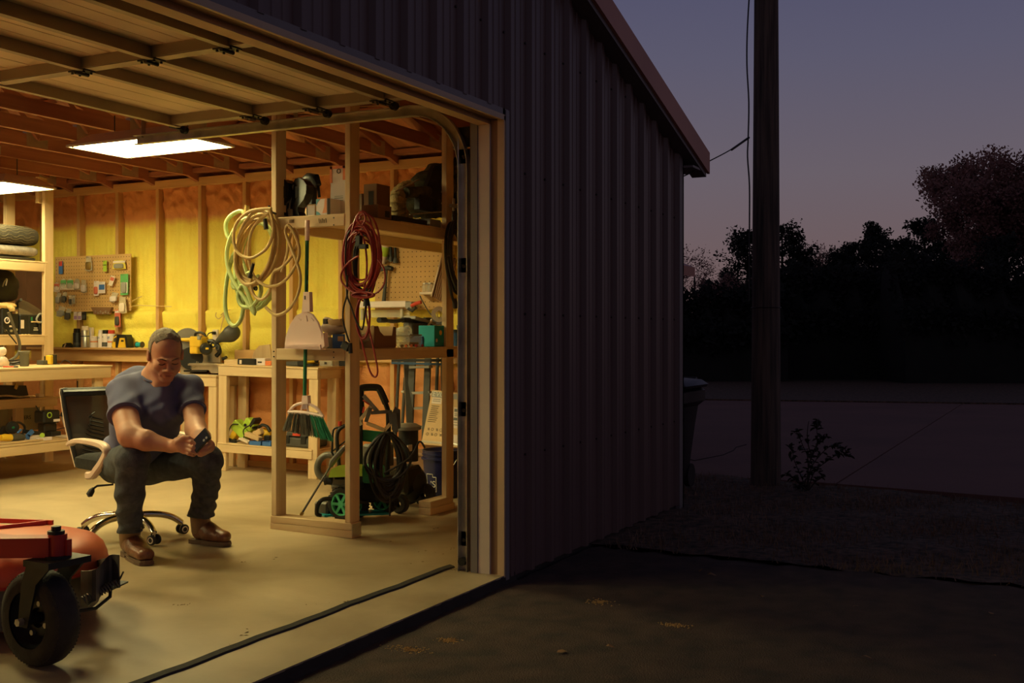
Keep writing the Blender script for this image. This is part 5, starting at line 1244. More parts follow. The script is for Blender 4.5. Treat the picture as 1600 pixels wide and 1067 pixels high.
t=new('cardboard_tray','brown cardboard box with a cut-out front on the middle shelf','box',(r[-1].x,1.13,ZM)); dzz=ZM-min(p.z for p in r)
r=[p+Vector((0,0,dzz)) for p in r]; xa,xb=r[0].x,r[6].x; zt=r[0].z
ob('front_panel',MB().loft([r,[p+Vector((0,.004,0)) for p in r]]),'card_dark',t); ob('back_panel',MB().box((xa,1.33,ZM),(xb,1.334,zt)),'card',t); ob('side_panel',MB().box((xa,1.134,ZM),(xa+.004,1.33,zt)),'card',t); ob('side_panel',MB().box((xb-.004,1.134,ZM),(xb,1.33,zt)),'card',t); ob('base_panel',MB().box((xa+.004,1.134,ZM),(xb-.004,1.33,ZM+.004)),'card',t)
t=new('plastic_bag','crumpled tan plastic bag left of the cut cardboard box','bag',(YP(575,535,1.2).x,1.2,ZM)); ob('body',lumps([(YP(574,528,1.22),(.10,.07,.045)),(YP(580,520,1.25),(.06,.06,.045)),(YP(588,524,1.17),(.03,.03,.02))],6,.03),'cloth_tan',t,True)
t=new('plastic_bag','clear plastic bag right of the cut cardboard box','bag',(YP(628,530,1.2).x,1.2,ZM)); ob('body',lumps([(YP(628,525,1.22),(.085,.06,.045)),(YP(633,518,1.25),(.05,.05,.03))],7,.03),'clear',t,True)
t=new('tool_case','grey open tool case behind the red-handled tool','case',(YP(660,512,1.42).x,1.42,ZM)); a=YP(645,520,1.42); b=YP(678,504,1.42); ob('body',MB().cbox((a.x,1.42,ZM),(b.x,1.5,b.z),.008),'darkgrey',t); ob('lid',MB().obox(((a.x+b.x)/2,1.45,b.z+.012),b.x-a.x,.10,.02,Matrix.Rotation(.15,3,'Y')),'grey',t); ob('latch',MB().box((a.x+.08,1.415,ZM+.05),(a.x+.11,1.42,ZM+.08)),'yellow',t); ob('screwdriver_bar',MB().beam(YP(668,511,1.4),YP(675,499,1.4),.012,.012),'cream',t)
t=new('tub','clear plastic tub of screws on the middle shelf','tub',(YP(649,530,1.16).x,1.16,ZM)); a=YP(640,536,1.16); b=YP(658,523,1.16); ob('body',MB().cbox((a.x,1.16,ZM),(b.x,1.26,b.z-.008),.004),'clear',t); ob('lid',MB().cbox((a.x-.004,1.155,b.z-.007),(b.x+.004,1.265,b.z+.003),.003),'grey',t); ob('contents',MB().cbox((a.x+.01,1.17,ZM+.004),(b.x-.01,1.25,ZM+.03),.003),'brass',t)
t=new('case','dark blue case under the red-handled tool','case',(YP(670,530,1.2).x,1.2,ZM)); a=YP(661,536,1.2); b=YP(679,525,1.2); ob('body',MB().cbox((a.x,1.2,ZM),(b.x,1.34,b.z),.006),'blue_dark',t); ob('handle',MB().tube([(a.x+.05,1.198,ZM+.03),(a.x+.05,1.18,ZM+.03),(b.x-.05,1.18,ZM+.03),(b.x-.05,1.198,ZM+.03)],.004,6),'black',t); bz=b.z
t=new('pliers','tool with thick red-orange handle lying across the blue case','pliers',(YP(668,521,1.25).x,1.25,bz)); ob('handle',MB().tube([YP(659,523,1.25),YP(667,521,1.24),YP(675,519,1.25)],.012,8,rs=[.010,.013,.011]),'orange',t,True); ob('jaw',MB().beam(YP(659,523,1.25),YP(650,525,1.26),.02,.012),'grey',t)
t=ycarton('box','bright teal box beside the right post on the middle shelf','box',679,504,694.5,537,1.12,.12,'teal',ZM); a,b=ybox(679,504,694.5,537,1.12,.12,ZM); ob('emblem',MB().cyl((a[0]+(b[0]-a[0])*.6,1.119,a[2]+(b[2]-a[2])*.66),(a[0]+(b[0]-a[0])*.6,1.12,a[2]+(b[2]-a[2])*.66),.016,n=14),'yellow',t); ob('emblem',MB().cyl((a[0]+(b[0]-a[0])*.2,1.119,a[2]+(b[2]-a[2])*.3),(a[0]+(b[0]-a[0])*.2,1.12,a[2]+(b[2]-a[2])*.3),.012,n=14),'white',t); tz=b[2]
t=new('tape_roll','roll of off-white tape resting above the teal box','tape',YP(686,496,1.2)); ob('roll',MB().lathe([(.022,0),(.05,0),(.05,1),(.022,1),(.022,0)],YP(686,491,1.15),YP(686,491,1.21),24),'cream',t,True); ob('core',MB().torus(YP(686,491,1.15),(0,1,0),.022,.003,18,5),'card',t)
t=new('prybar','long black padded bar lying across boxes on the middle shelf','bar',YP(632,500,1.45)); ob('shaft',MB().tube(cr_spline([YP(596,500,1.45),YP(615,502,1.45),YP(630,500,1.45),YP(645,501,1.45),YP(668,500,1.45)],3),.013,10),'darkgrey',t,True)
for x,y in ((597,499),(634,499),(668,499)): ob('grip',MB().cyl(YP(x-5,y+1,1.45),YP(x+5,y+1,1.45),.018),'black',t,True)
for i,(x,m_) in enumerate(((644,'orange'),(650,'red'),(655,'cream'),(628,'brass'),(636,'orange'),(660,'red'))):
    c_=YP(x,536,1.13+.006*(i%2)); o=solo('fitting',MB().lathe([(0,0),(.008,0),(.01,.4),(.006,.6),(.007,1),(0,1)],(c_.x-.012,1.13,ZM+.008),(c_.x+.012,1.14,ZM+.008),10),m_,['orange plastic fitting right of centre on middle shelf edge','red fitting left of the cream one on the shelf edge','cream plastic fitting between two red ones on the shelf edge','brass fitting nearest the cut cardboard box on the shelf edge','orange plastic fitting next to the brass one on the shelf edge','red fitting nearest the teal box on the shelf edge'][i],'fitting','small fittings on the middle shelf edge')
for i,x in enumerate((714,722)):
    c_=YP(x,530,1.2); t=new('jar','dark %s jar beyond the right post on the middle shelf'%('left' if i==0 else 'right taller'),'jar',(c_.x,1.2,ZM)); ob('body',MB().cyl((c_.x,1.2,ZM),(c_.x,1.2,ZM+.09+.03*i),.035),'blue_dark',t,True); ob('lid',MB().cyl((c_.x,1.2,ZM+.09+.03*i),(c_.x,1.2,ZM+.11+.03*i),.037),'black',t)
# ---------------- right-hand pegboard and what hangs on it
def pegboard(label,x0,y0,x1,y1,X,step=.0254*1.5):
    ya,yb,za,zb=face(X,x0,y0,x1,y1); t=new('pegboard',label,'pegboard',(X,ya,za)); ob('panel',MB().box((X,ya,za),(X+.006,yb,zb)),'pegboard',t)
    mb=MB(); y=ya+.02
    while y<yb-.01:
        z=za+.02
        while z<zb-.01:
            mb.add([(X-.0006,y+.0045*math.cos(a),z+.0045*math.sin(a)) for a in [2*math.pi*k/6 for k in range(6)]],[(0,1,2,3,4,5)]); z+=step
        y+=step
    ob('hole',mb,'hole',t)['kind']='stuff'; return t
XR=6.98
pegboard('pegboard on the wall behind the shelf frame, with a hammer and jars',586,372,702,484,XR)
t=new('hammer','long-handled dark steel hammer hanging on the right pegboard','hammer',P(601,473,X=XR-.05)); ob('handle',MB().tube([P(604,420,X=XR-.04),P(602,445,X=XR-.04),P(599.5,473,X=XR-.04)],.014,8,rs=[.010,.013,.017]),'darkgrey',t,True); ob('head',MB().beam(P(594,421,X=XR-.04),P(608,418,X=XR-.04),.03,.03).cyl(P(606,418,X=XR-.04),P(613,420,X=XR-.04),.018),'dark_metal',t); ob('claw',MB().prism([(0,0),(.04,-.01),(.06,-.06),(.03,-.03)],P(595,421,X=XR-.05),(0,1,0),(0,0,1),(.02,0,0)),'dark_metal',t)
t=new('paper_roll','rolled yellow and white chart tube hanging on the right pegboard','tube',P(597,412,X=XR-.06)); ob('tube',MB().cyl(P(603,379,X=XR-.05),P(596,411,X=XR-.05),.036),'paper',t,True); ob('printed_band',MB().cyl(P(601.5,386,X=XR-.05),P(598.5,400,X=XR-.05),.0365),'lime',t,True)
for i,(x,y0,y1) in enumerate(((605,380,406),(611,382,409),(618,380,411))):
    t=new('flashlight',['left black torch of the three on the right pegboard','middle black torch of the three on the right pegboard','right black torch of the three, the longest one'][i],'torch',P(x,y1,X=XR-.03),'torches on the right pegboard'); ob('barrel',MB().cyl(P(x-1,y0,X=XR-.03),P(x,y1-8,X=XR-.03),.011),'black',t,True); ob('lamp_head',MB().cyl(P(x,y1-8,X=XR-.03),P(x,y1,X=XR-.03),.014,.022),'darkgrey',t,True)
t=new('wall_shelf','small white bracket shelf on the right pegboard','shelf',P(666,464,X=XR-.1)); ya,yb,za,zb=face(XR-.14,655,456,677,460); ob('board',MB().cbox((XR-.14,ya,za),(XR-.001,yb,zb),.003),'cream',t); ob('bracket',MB().prism([(0,0),(.12,0),(.12,-.05)],(XR-.13,yb-.03,za),(1,0,0),(0,0,1),(0,.01,0)),'cream',t); szb=zb
for i,x in enumerate((665,673)):
    c_=P(x,452,X=XR-.08); t=new('glass_jar','clear jar, %s of two on the small white shelf'%('left' if i==0 else 'right'),'jar',(XR-.08,c_.y,szb)); ob('glass',MB().lathe([(0,0),(.026,0),(.028,.1),(.028,.8),(.02,1)],(XR-.08,c_.y,szb),(XR-.08,c_.y,szb+.06),16),'clear',t,True); ob('lid',MB().cyl((XR-.08,c_.y,szb+.06),(XR-.08,c_.y,szb+.07),.022),'silver',t)
r=[P(x,y,X=6.5) for x,y in ((692,398),(712,404),(706,473),(691,472),(675,463))]; t=new('cardboard_sheet','brown corrugated cardboard leaning between right post and pegboard','cardboard',r[3])
ob('sheet',MB().loft([r,[p+Vector((.01,0,0)) for p in r]]),'card_dark',t)
for k in range(6): 
    u=k/6; ob('flute',MB().tube([r[0].lerp(r[1],u+.08)+Vector((-.002,0,0)),r[4].lerp(r[3],u+.08)+Vector((-.002,0,0))],.004,4),'card_dark',t)
ob('edge_strip',MB().tube([P(691,398,X=6.49),P(674,463,X=6.49)],.006,5),'cream',t)
t=new('strip_light','long white strip light lying below the right pegboard','light fitting',P(600,482,X=6.85)); ya,yb,za,zb=face(6.85,560,470.5,634,480.5); ob('tube_body',MB().cbox((6.85,ya,za),(6.92,yb,zb),.006),'white',t); ya,yb,za,zb=face(6.84,633,471,643,483); ob('end_cap',MB().cbox((6.84,ya,za),(6.93,yb,zb),.004),'grey',t); ob('bracket',MB().beam(P(566,482,X=6.9),P(566,500,X=6.9),.02,.02).beam(P(628,482,X=6.9),P(628,500,X=6.9),.02,.02),'galv',t)
ya,yb,za,zb=face(6.93,563,484,640,496); t=new('plastic_sheet','clear plastic sleeve hanging under the strip light','plastic sheet',(6.93,ya,za)); ob('sheet',MB().box((6.93,ya,za),(6.932,yb,zb)),'clear',t)
t=new('spring_clamp','red-handled spring clamp at the right end of the strip light','clamp',P(648,480,X=6.8)); ob('handle',MB().tube([P(643,478,X=6.8),P(650,474,X=6.8),P(658,472,X=6.8)],.014,8),'red',t,True); ob('jaw',MB().tube([P(650,480,X=6.8),P(644,486,X=6.8),P(638,482,X=6.8)],.012,8),'black',t,True)
t=new('charger','black wall device with cable below the right pegboard','charger',P(650,492,X=6.85)); ob('body',MB().obox(P(684,503,X=6.86),.06,.12,.05),'black',t); ob('cable',MB().tube(cr_spline([P(684,500,X=6.84),P(672,490,X=6.84),P(660,470,X=6.84),P(656,462,X=6.84)],4),.004,5),'cord_black',t,True)
# ---------------- ladder, poles, boxes behind the machines
t=new('step_ladder','folded dark step ladder leaning on the foam wall behind the shelf','ladder',P(655,690,X=6.75))
for a_,b_ in (((645,555),(639,700)),((669,555),(664,690)),((635,555),(640,662))): ob('rail',MB().beam(P(*a_,X=6.8),P(*b_,X=6.72),.045,.03),'darkgrey',t)
for y in (574,614,638,668): ob('rung',MB().beam(P(642,y,X=6.78),P(673,y-1,X=6.78),.05,.018),'grey',t)
t=new('camp_chair','folded camp chair with dark tubes and blue straps behind the pressure washer','chair',P(622,690,X=6.6))
for a_,b_ in (((624,556),(617,690)),((684,556),(681,640)),((691,556),(692,640)),((633,590),(627,690))): ob('tube',MB().tube([P(*a_,X=6.95),P(*b_,X=6.9)],.013,8),'darkgrey',t,True)
ob('strap',MB().beam(P(612,567,X=6.64),P(690,569,X=6.64),.01,.016),'blue_dark',t); ob('strap',MB().beam(P(612,563,X=6.66),P(694,563,X=6.66),.01,.02),'black',t)
ob('knob',MB().cyl(P(628,612,X=6.62),P(632,612,X=6.62),.010),'silver',t)
t=new('storage_crate','low dark crate carrying the tall cardboard box','crate',P(695,765,X=6.55)); c_=P(693,703,X=6.7); ob('body',MB().cbox((6.5,c_.y-.18,.03),(6.95,c_.y+.20,c_.z-.004),.01),'card_dark',t); ob('rim',MB().cbox((6.49,c_.y-.19,c_.z-.03),(6.96,c_.y+.21,c_.z-.003),.006),'trim_brown',t)
# tall box leaning
fr_=[P(675,609,X=6.78),P(731,615,X=6.78),P(728,700,X=6.6),P(658,694,X=6.6)]
t=new('cardboard_box','tall cardboard box with shipping labels leaning behind the blue bucket','box',fr_[3]); nv=(fr_[1]-fr_[0]).cross(fr_[3]-fr_[0]).normalized(); nv=nv if nv.x<0 else -nv
ob('carton',MB().loft([fr_,[p-nv*.12 for p in fr_]]),'card',t)
def onbox(u,v,off=.002): return fr_[0].lerp(fr_[1],u).lerp(fr_[3].lerp(fr_[2],u),v)+nv*off
def patch(name,u0,v0,u1,v1,m,off=.002): 
    q=[onbox(u0,v0,off),onbox(u1,v0,off),onbox(u1,v1,off),onbox(u0,v1,off)]; return ob(name,MB().loft([q,[p-nv*.001 for p in q]]),m,t)
patch('printed_band',.02,.03,.98,.13,'grey',.001); patch('label',.06,.14,.32,.25,'paper',.003); patch('label',.66,.28,.92,.66,'paper'); patch('label',.68,.78,.90,.93,'paper')
for k in range(9): patch('print_line',.08-.004*k,.29+.036*k,.28-.01*(k%3)*2,.298+.036*k,'text_black',.003)
for k in range(2): patch('barcode',.68,.31+.16*k,.90,.36+.16*k,'darkgrey',.004)
for v in (.40,.43,.55,.6): patch('print_line',.69,v,.88,v+.008,'darkgrey',.004)
rt0=(fr_[1]-fr_[0]).normalized()
for j in range(2):
    for k in range(4): 
        c_=onbox(.10+.10*k,.72+.09*j,.003)
        ob('handling_symbol',MB().torus(c_,nv,.010,.0012,12,4) if (j+k)%2 else MB().beam(c_-U_*.010,c_+U_*.010,.003,.001).beam(c_-U_*.010+rt0*.008,c_+U_*.010+rt0*.008,.003,.001),'text_black',t)
patch('tape_strip',.0,.93,1,.97,'clear',.003)
rt=(fr_[1]-fr_[0]).normalized(); up_=(rt.cross(nv)).normalized(); up_= up_ if up_.z>0 else -up_
rot=Matrix((rt,up_,rt.cross(up_))).transposed().to_euler()
text('lettering','VEVOR',.055,onbox(.22,.075,.004),rot,'text_white',t)
[patch('print_line',.09,.165+.035*k,.29,.172+.035*k,'text_black',.005) for k in range(2)]
# bucket
bc=P(691,784,X=6.40); bz=fz(bc.y); t=new('bucket','dark blue plastic bucket with white store lettering behind the right post','bucket',(6.52,bc.y,bz))
mat('bucket_blue',(.011,.012,.07),.35,0,.1,5)
bx0,by0=6.50,P(691,750,X=6.5).y
ob('body',MB().lathe([(0,0),(.112,0),(.116,.02),(.134,.80),(.146,.80),(.146,.84),(.136,.85),(.137,.90),(.142,.90),(.142,.92),(.137,.93),(.139,.99),(.143,1.0),(.133,1.0),(.130,.95),(.108,.03),(0,.03)],(bx0,by0,bz),(bx0,by0,bz+.33),40),'bucket_blue',t,True)
ob('handle',MB().tube(cr_spline([Vector((bx0-.05,by0-.145,bz+.27)),Vector((bx0-.12,by0-.12,bz+.17)),Vector((bx0-.15,by0-.16,bz+.12))],5),.0025,5),'galv',t); 
lx=-R_*.035*1; dirr=(-D_*.93-R_*.38).normalized(); sx=U_.cross(dirr).normalized(); sx= sx if sx.dot(R_)>0 else -sx
base=Vector((bx0,by0,bz+.095)); pc_=lambda a,z: base+ (dirr*math.cos(a)+sx*math.sin(a))*(.1265+.018*(z/.33)*1.0)+U_*z
lg=[(-.5,.075),(-.08,.075),(-.08,.055),(.12,.055),(.12,-.045),(-.5,-.045)]
op=[]
for i,(a,z) in enumerate(lg):
    b2=lg[(i+1)%len(lg)]
    for q in range(5): op.append(pc_(a+(b2[0]-a)*q/5,z+(b2[1]-z)*q/5))
ob('logo_outline',MB().tube(op+[op[0]],.0028,4),'text_white',t)
e_=Matrix((sx,U_,sx.cross(U_))).transposed().to_euler(); text('lettering',"\u2019S",.062,pc_(-.06,.005)+dirr*.004,e_,'text_white',t)
# ---------------- pressure washer
pw=P(560,800,z='f'); t=new('pressure_washer','green and black pressure washer on two wheels behind the middle post','pressure washer',(pw.x,pw.y,fz(pw.y)))
g=fz(pw.y)
def PW(x,y,Z): return P(x,y,Z=Z)
mat('pump_grey',(.13,.12,.10),.45,.3,.2,8)
def spoked_wheel(c,n,r,w,par,tire='black_rubber',hub='wheel_green',ns=6):
    n=Vector(n).normalized(); wv=n.cross(U_).normalized(); wh=ob('wheel_tire',MB().lathe([(r*.70,0),(r*.86,-.02),(r*.96,.1),(r,.3),(r,.7),(r*.96,.9),(r*.86,1.02),(r*.70,1)],c-n*w/2,c+n*w/2,32),tire,par,True)
    mb=MB()
    for k in range(28):
        a=2*math.pi*k/28; e=wv*math.cos(a)+U_*math.sin(a); mb.beam(c+e*r*1.0-n*w*.38,c+e*r*1.0+n*w*.38,.008,.006,e)
    ob('tread_lug',mb,tire,wh)['kind']='stuff'
    ob('hub_ring',MB().lathe([(r*.60,.2),(r*.70,.1),(r*.70,1.0),(r*.60,1.0),(r*.60,.2)],c-n*w/2,c+n*w/2,28).cyl(c-n*w*.4,c+n*w*.55,r*.2),hub,wh,True)
    for k in range(ns):
        a=2*math.pi*k/ns; e=wv*math.cos(a)+U_*math.sin(a); ob('spoke',MB().beam(c+e*r*.15+n*w*.38,c+e*r*.66+n*w*.42,r*.17,.012,n),hub,wh)
    ob('hub_disc',MB().cyl(c-n*w*.1,c,r*.62),'black',wh); return wh
wn2=(-D_*.9-R_*.43).normalized(); rW=.088
spoked_wheel(P(536,787,Z=6.45),wn2,.098,.05,t); spoked_wheel(P(600,780,Z=6.75),wn2,.092,.05,t)
spoked_wheel(P(556,787,Z=6.72),wn2,.088,.05,t)
ob('front_bumper',MB().tube(cr_spline([PW(518,779,6.42),PW(505,780,6.40),PW(497,788,6.40),PW(495,802,6.42),PW(502,806,6.42)],4),.013,8),'black',t,True)
ob('base_plate',MB().beam(PW(500,803,6.5),PW(600,800,6.7),.16,.012),'teal',t)
ob('pump_box',MB().obox(PW(510,794,6.55),.12,.10,.09),'pump_grey',t)
ob('chassis',MB().beam(PW(515,785,6.55),PW(605,775,6.75),.16,.03),'black',t)
ob('hood',MB().loft([[PW(x,y,Z) for x,y in ((513,746),(517,733),(530,727),(545,725),(566,725),(566,744))] for Z in (6.36,6.62)]),'lime',t)
ob('engine',MB().obox(PW(545,752,6.55),.16,.16,.10).obox(PW(536,765,6.5),.10,.10,.06),'pump_grey',t)
mb=MB(); 
for k in range(8): mb.beam(PW(524+k*2.6,744,6.44),PW(524+k*2.6,749,6.44),.006,.008)
ob('vent_slat',mb,'black',t)['kind']='stuff'
ob('fuel_tank',MB().obox(PW(578,740,6.6),.14,.14,.10),'wheel_green',t); ob('engine_block',MB().obox(PW(590,762,6.65),.24,.16,.14),'black',t)
ob('pump',MB().obox(PW(591,712,6.9),.20,.12,.16),'pump_grey',t)
ob('hose_fitting',MB().cyl(PW(509,751,6.4),PW(519,752,6.4),.022).cyl(PW(507,751,6.4),PW(510,751,6.4),.026),'black',t)
ob('handle',MB().tube(cr_spline([PW(564,790,6.7),PW(563,700,6.7),PW(563,640,6.68),PW(563,612,6.66),PW(567,606,6.66),PW(588,605,6.66),PW(594,610,6.66),PW(603,632,6.67),PW(607,660,6.7),PW(604,780,6.75)],4),.016,8),'black',t,True)
ob('handle_grip',MB().tube(cr_spline([PW(564,640,6.67),PW(563,613,6.65),PW(567,606,6.65),PW(588,605.5,6.65),PW(594,610,6.65),PW(603,630,6.66)],4),.023,8),'black',t,True)
ob('hose_hook',MB().prism([(0,0),(.05,.01),(.05,.12),(.02,.14),(0,.10)],PW(612,672,6.55),R_,U_,D_*.03),'pump_grey',t)
ob('panel',MB().beam(PW(566,680,6.72),PW(606,684,6.72),.02,.07),'green',t)
mb=MB().tube(cr_spline([PW(545,664,6.6),PW(535,667,6.6),PW(527,678,6.6),PW(528,710,6.6),PW(531,735,6.6)],4),.012,8).tube(cr_spline([PW(530,668,6.6),PW(521,672,6.6),PW(519,700,6.6),PW(519,708,6.6),PW(525,718,6.6)],4),.006,6).tube([PW(545,685,6.6),PW(517,707,6.6)],.005,6); ob('pipe',mb,'black',t,True)
ob('valve_knob',MB().cyl(PW(531,665,6.6),PW(531,658,6.6),.012),'red',t)
t=new('spray_lance','spray lance leaning on the green pressure washer, tip on the floor','spray lance',P(471,803,Z=6.35))
ob('wand',MB().tube([P(471,803,Z=6.35),P(517,727,Z=6.42)],.0065,7),'pump_grey',t); ob('wand_grip',MB().tube([P(516,729,Z=6.42),P(519,722,Z=6.42),P(540,697,Z=6.45)],.015,8,rs=[.012,.020,.014]),'pump_grey',t,True); ob('tip',MB().cyl(P(470,805,Z=6.35),P(473,800,Z=6.35),.010),'brass',t)
t=new('trigger_gun','grey trigger gun with a perforated guard on the washer handle','spray gun',P(590,660,Z=6.5))
def bar(name,p,q,w,h,m,Z=6.5,par=None): return ob(name,MB().beam(P(*p,Z=Z),P(*q,Z=Z),w,h,D_),m,par or t)
bar('barrel',(568,618),(590,643),.022,.022,'grey',6.55); bar('arm',(562,657),(580,634),.02,.022,'cloth_tan'); bar('arm',(565,664),(561,656),.02,.03,'cloth_tan'); bar('guard',(572,659),(579,637),.02,.034,'pump_grey'); bar('guard',(573,661),(601,672),.02,.020,'card'); bar('guard',(580,645),(606,643),.02,.020,'pump_grey'); bar('guard',(609,641),(612,662),.022,.028,'pump_grey'); bar('guard',(612,660),(600,673),.02,.014,'card'); bar('red_stripe',(567,625),(577,632),.008,.008,'red'); bar('trigger',(569,636),(567,645),.01,.02,'red'); bar('holster',(616,645),(618,675),.03,.04,'pump_grey')
t=new('pressure_hose','long black hose looped on the pressure washer handle','hose',P(608,790,Z=6.5))
hp=[]
for i in range(13):
    rn=random.Random(40+i); cx_=606+rn.uniform(-5,5); rx_=rn.uniform(14,40); ry_=rn.uniform(36,57); cyy=676+ry_
    for k in range(14): a=2*math.pi*k/14; hp.append(P(cx_+math.sin(a)*rx_*(.55+.45*min(1,(1-math.cos(a)))) ,cyy-math.cos(a)*ry_,Z=6.42+.012*(i%5)+.01*math.sin(a)))
ob('hose_coil',MB().tube(cr_spline(hp,3),.0085,7),'cord_black',t,True); ob('hose_end',MB().tube([P(610,770,Z=6.42),P(609,806,Z=6.42)],.006,6).tube(cr_spline([P(600,740,Z=6.42),P(640,715,Z=6.42),P(655,690,Z=6.42),P(664,700,Z=6.42)],4),.006,6),'cord_black',t,True)
# second machine
t=new('lawn_mower','black push mower with grey cap behind the coiled pressure hose','lawn mower',P(650,790,Z=7.0))
ob('cap',MB().lathe([(0,1),(.05,.95),(.085,.5),(.08,0),(0,0)],P(638,671,Z=6.95),P(638,661,Z=6.95),20),'grey',t,True); ob('motor',MB().cyl(P(638,720,Z=7.03),P(638,672,Z=7.03),.065),'black',t,True)
ob('deck',lumps([(P(640,755,Z=7.15),(.13,.11,.12))],4,.01),'black',t,True); ob('grass_box',MB().obox(P(628,748,Z=7.1),.2,.2,.18),'black_gloss',t); ob('box_cap',MB().obox(P(606,725,Z=7.0),.2,.12,.07),'cream',t)
for x,y,Z,r_ in ((664,773,7.12,.075),(625,783,6.85,.06),(640,779,7.2,.07)):
    c_=P(x,y,Z=Z); c_.z=fz(c_.y)+r_+.003; ob('wheel',MB().lathe([(.02,0),(r_*.8,0),(r_,.2),(r_,.8),(r_*.8,1),(.02,1)],c_-wn2*.025,c_+wn2*.025,24),'black_rubber',t,True)
ob('label',MB().obox(P(640,700,Z=6.9),.05,.01,.04),'cream',t)
t=new('suction_hose','grey flexible hose lying in an arc behind the spray lance','hose',P(505,750,X=6.6)); ob('hose',MB().tube(cr_spline([P(x,y,Z=7.0) for x,y in ((524,712),(510,711),(500,718),(496,730),(499,742),(510,749),(526,752))],4),.022,10),'pump_grey',t,True)
# ---------------- workbench A
ZA=.895
def bp(x,y,X): return P(x,y,X=X)
def on(X,x,Zb): return Vector((X,P(x,560,X=X).y,Zb))
ca=lambda *a,**k: carton(*a,**k)
ZA2=ZA+.008
ca('wood_offcut','short pale board offcut at the left end of the right workbench','wood',6.74,350,561,371,569,.18,'pine_y',ZA2)
ca('box','flat black and purple box on the right workbench','box',6.72,371,559,398,569,.12,'black',ZA2,lab=('paper',.75,.2,.88,.8))
ca('box','small white box with dark print next to the purple box','box',6.74,398,558,414,569,.10,'white',ZA2,lab=('text_black',.3,.35,.7,.55))
ca('wood_block','small orange wood block left of the shelf post on the workbench','wood',6.73,414,563,424,570,.06,'orange',ZA2)
r=[bp(x,y,6.95) for x,y in ((393,562),(396,550),(405,540),(421,538),(424,562))]; t=new('board','pale triangular plywood offcut leaning on the ledge over the bench','wood',(6.95,r[0].y,ZA2)); ob('panel',MB().loft([r,[p+Vector((.015,0,0)) for p in r]]),'pine_z',t)
t=ca('toolbox','black and gold parts box on the bench right of the post','box',6.76,446,553,468,570,.14,'darkgrey',ZA2,lid=('yellow',.2))
t=new('battery_charger','black and yellow battery charger behind the broom pole','charger',on(6.74,472,ZA2)); ob('body',MB().obox(on(6.78,476,ZA2+.035),.10,.08,.07),'black',t); ob('battery',MB().obox(on(6.78,476,ZA2+.088),.07,.06,.035),'yellow',t)
t=new('orbital_sander','yellow and black sander on the bench right of the broom pole','power tool',on(6.75,488,ZA2)); ob('body',lumps([(on(6.79,487,ZA2+.045),(.05,.055,.035))],9,.008),'yellow',t,True); ob('pad',MB().cyl(on(6.79,487,ZA2),on(6.79,487,ZA2+.018),.055),'black',t); ob('handle',MB().tube([on(6.78,484,ZA2+.06),on(6.78,496,ZA2+.045)],.02,8),'black',t,True)
ca('tub','clear lidded tub at the right end of the workbench','tub',6.78,499,556,519,571,.12,'clear',ZA2,lid=('grey',.2),lab=('text_black',.4,.2,.6,.45))
ca('case','dark small case at the far right of the workbench','case',6.85,529,556,545,570,.10,'black',ZA2,lid=('silver',.15))
ZL=.265+.006
t=new('belt_sander','lime green power tool with black cord on the low bench shelf','power tool',on(6.76,380,ZL)); Rz=Matrix.Rotation(.65,3,'X')
ob('body',MB().obox(bp(378,671,6.80),.09,.17,.09,Rz).obox(bp(392,663,6.80),.08,.10,.08,Rz),'lime',t); ob('tip',MB().obox(bp(369,679,6.80),.085,.05,.08,Rz),'yellow',t); ob('end_cap',MB().obox(bp(399,660,6.80),.085,.03,.08,Rz).obox(bp(396,666,6.79),.05,.06,.02,Rz),'black',t); ob('dial',MB().cyl(bp(383,664,6.75),bp(383,664,6.76),.012),'black',t)
ob('cord',MB().tube(cr_spline([bp(x,y,6.74) for x,y in ((396,662),(384,668),(380,674),(381,683),(372,689),(360,686),(356,680),(362,664),(372,663))],4),.005,6),'cord_black',t,True)
t=new('plug_adapter','coiled black cord and plug at the left end of low shelf','cord',on(6.76,360,ZL)); ob('coil',MB().torus(on(6.78,361,ZL+.012),(0,0,1),.035,.010,20,7).torus(on(6.78,361,ZL+.028),(.1,0,1),.03,.009,20,7),'cord_black',t,True); ob('plug',MB().obox(on(6.75,366,ZL+.02),.03,.04,.03),'black',t)
t=new('hand_plane','beige hand tool between the lime tool and the yellow saw','power tool',on(6.76,396,ZL)); ob('body',MB().obox(bp(396,682,6.74),.05,.15,.035,Matrix.Rotation(.25,3,'X')).obox(bp(404,676,6.78),.05,.08,.05,Matrix.Rotation(-.4,3,'X')),'card',t); ob('sole',MB().obox(bp(383,688,6.72),.05,.10,.015,Matrix.Rotation(.3,3,'X')),'cream',t)
t=new('circular_saw','yellow and black power saw beside the blue tray on the low shelf','power tool',on(6.8,413,ZL)); ob('body',lumps([(bp(412,677,6.84),(.05,.085,.05))],12,.012),'yellow',t,True); ob('handle',MB().tube(cr_spline([bp(404,668,6.8),bp(410,664,6.8),bp(418,667,6.8),bp(422,674,6.8)],4),.013,8),'black',t,True); ob('guard',MB().obox(bp(419,685,6.8),.04,.06,.05),'black',t)
t=new('parts_tray','bright blue two-part plastic tray at the front of the low shelf','tray',on(6.70,406,ZL))
for x0,x1 in ((389,408),(409,424)): 
    a,b=fbox(6.695,x0,687,x1,694,.09,ZL); ob('compartment',MB().box(a,(b[0],b[1],a[2]+.004)).box(a,(a[0]+.004,b[1],b[2])).box((b[0]-.004,a[1],a[2]),b).box(a,(b[0],a[1]+.004,b[2])).box((a[0],b[1]-.004,a[2]),b),'blue',t)
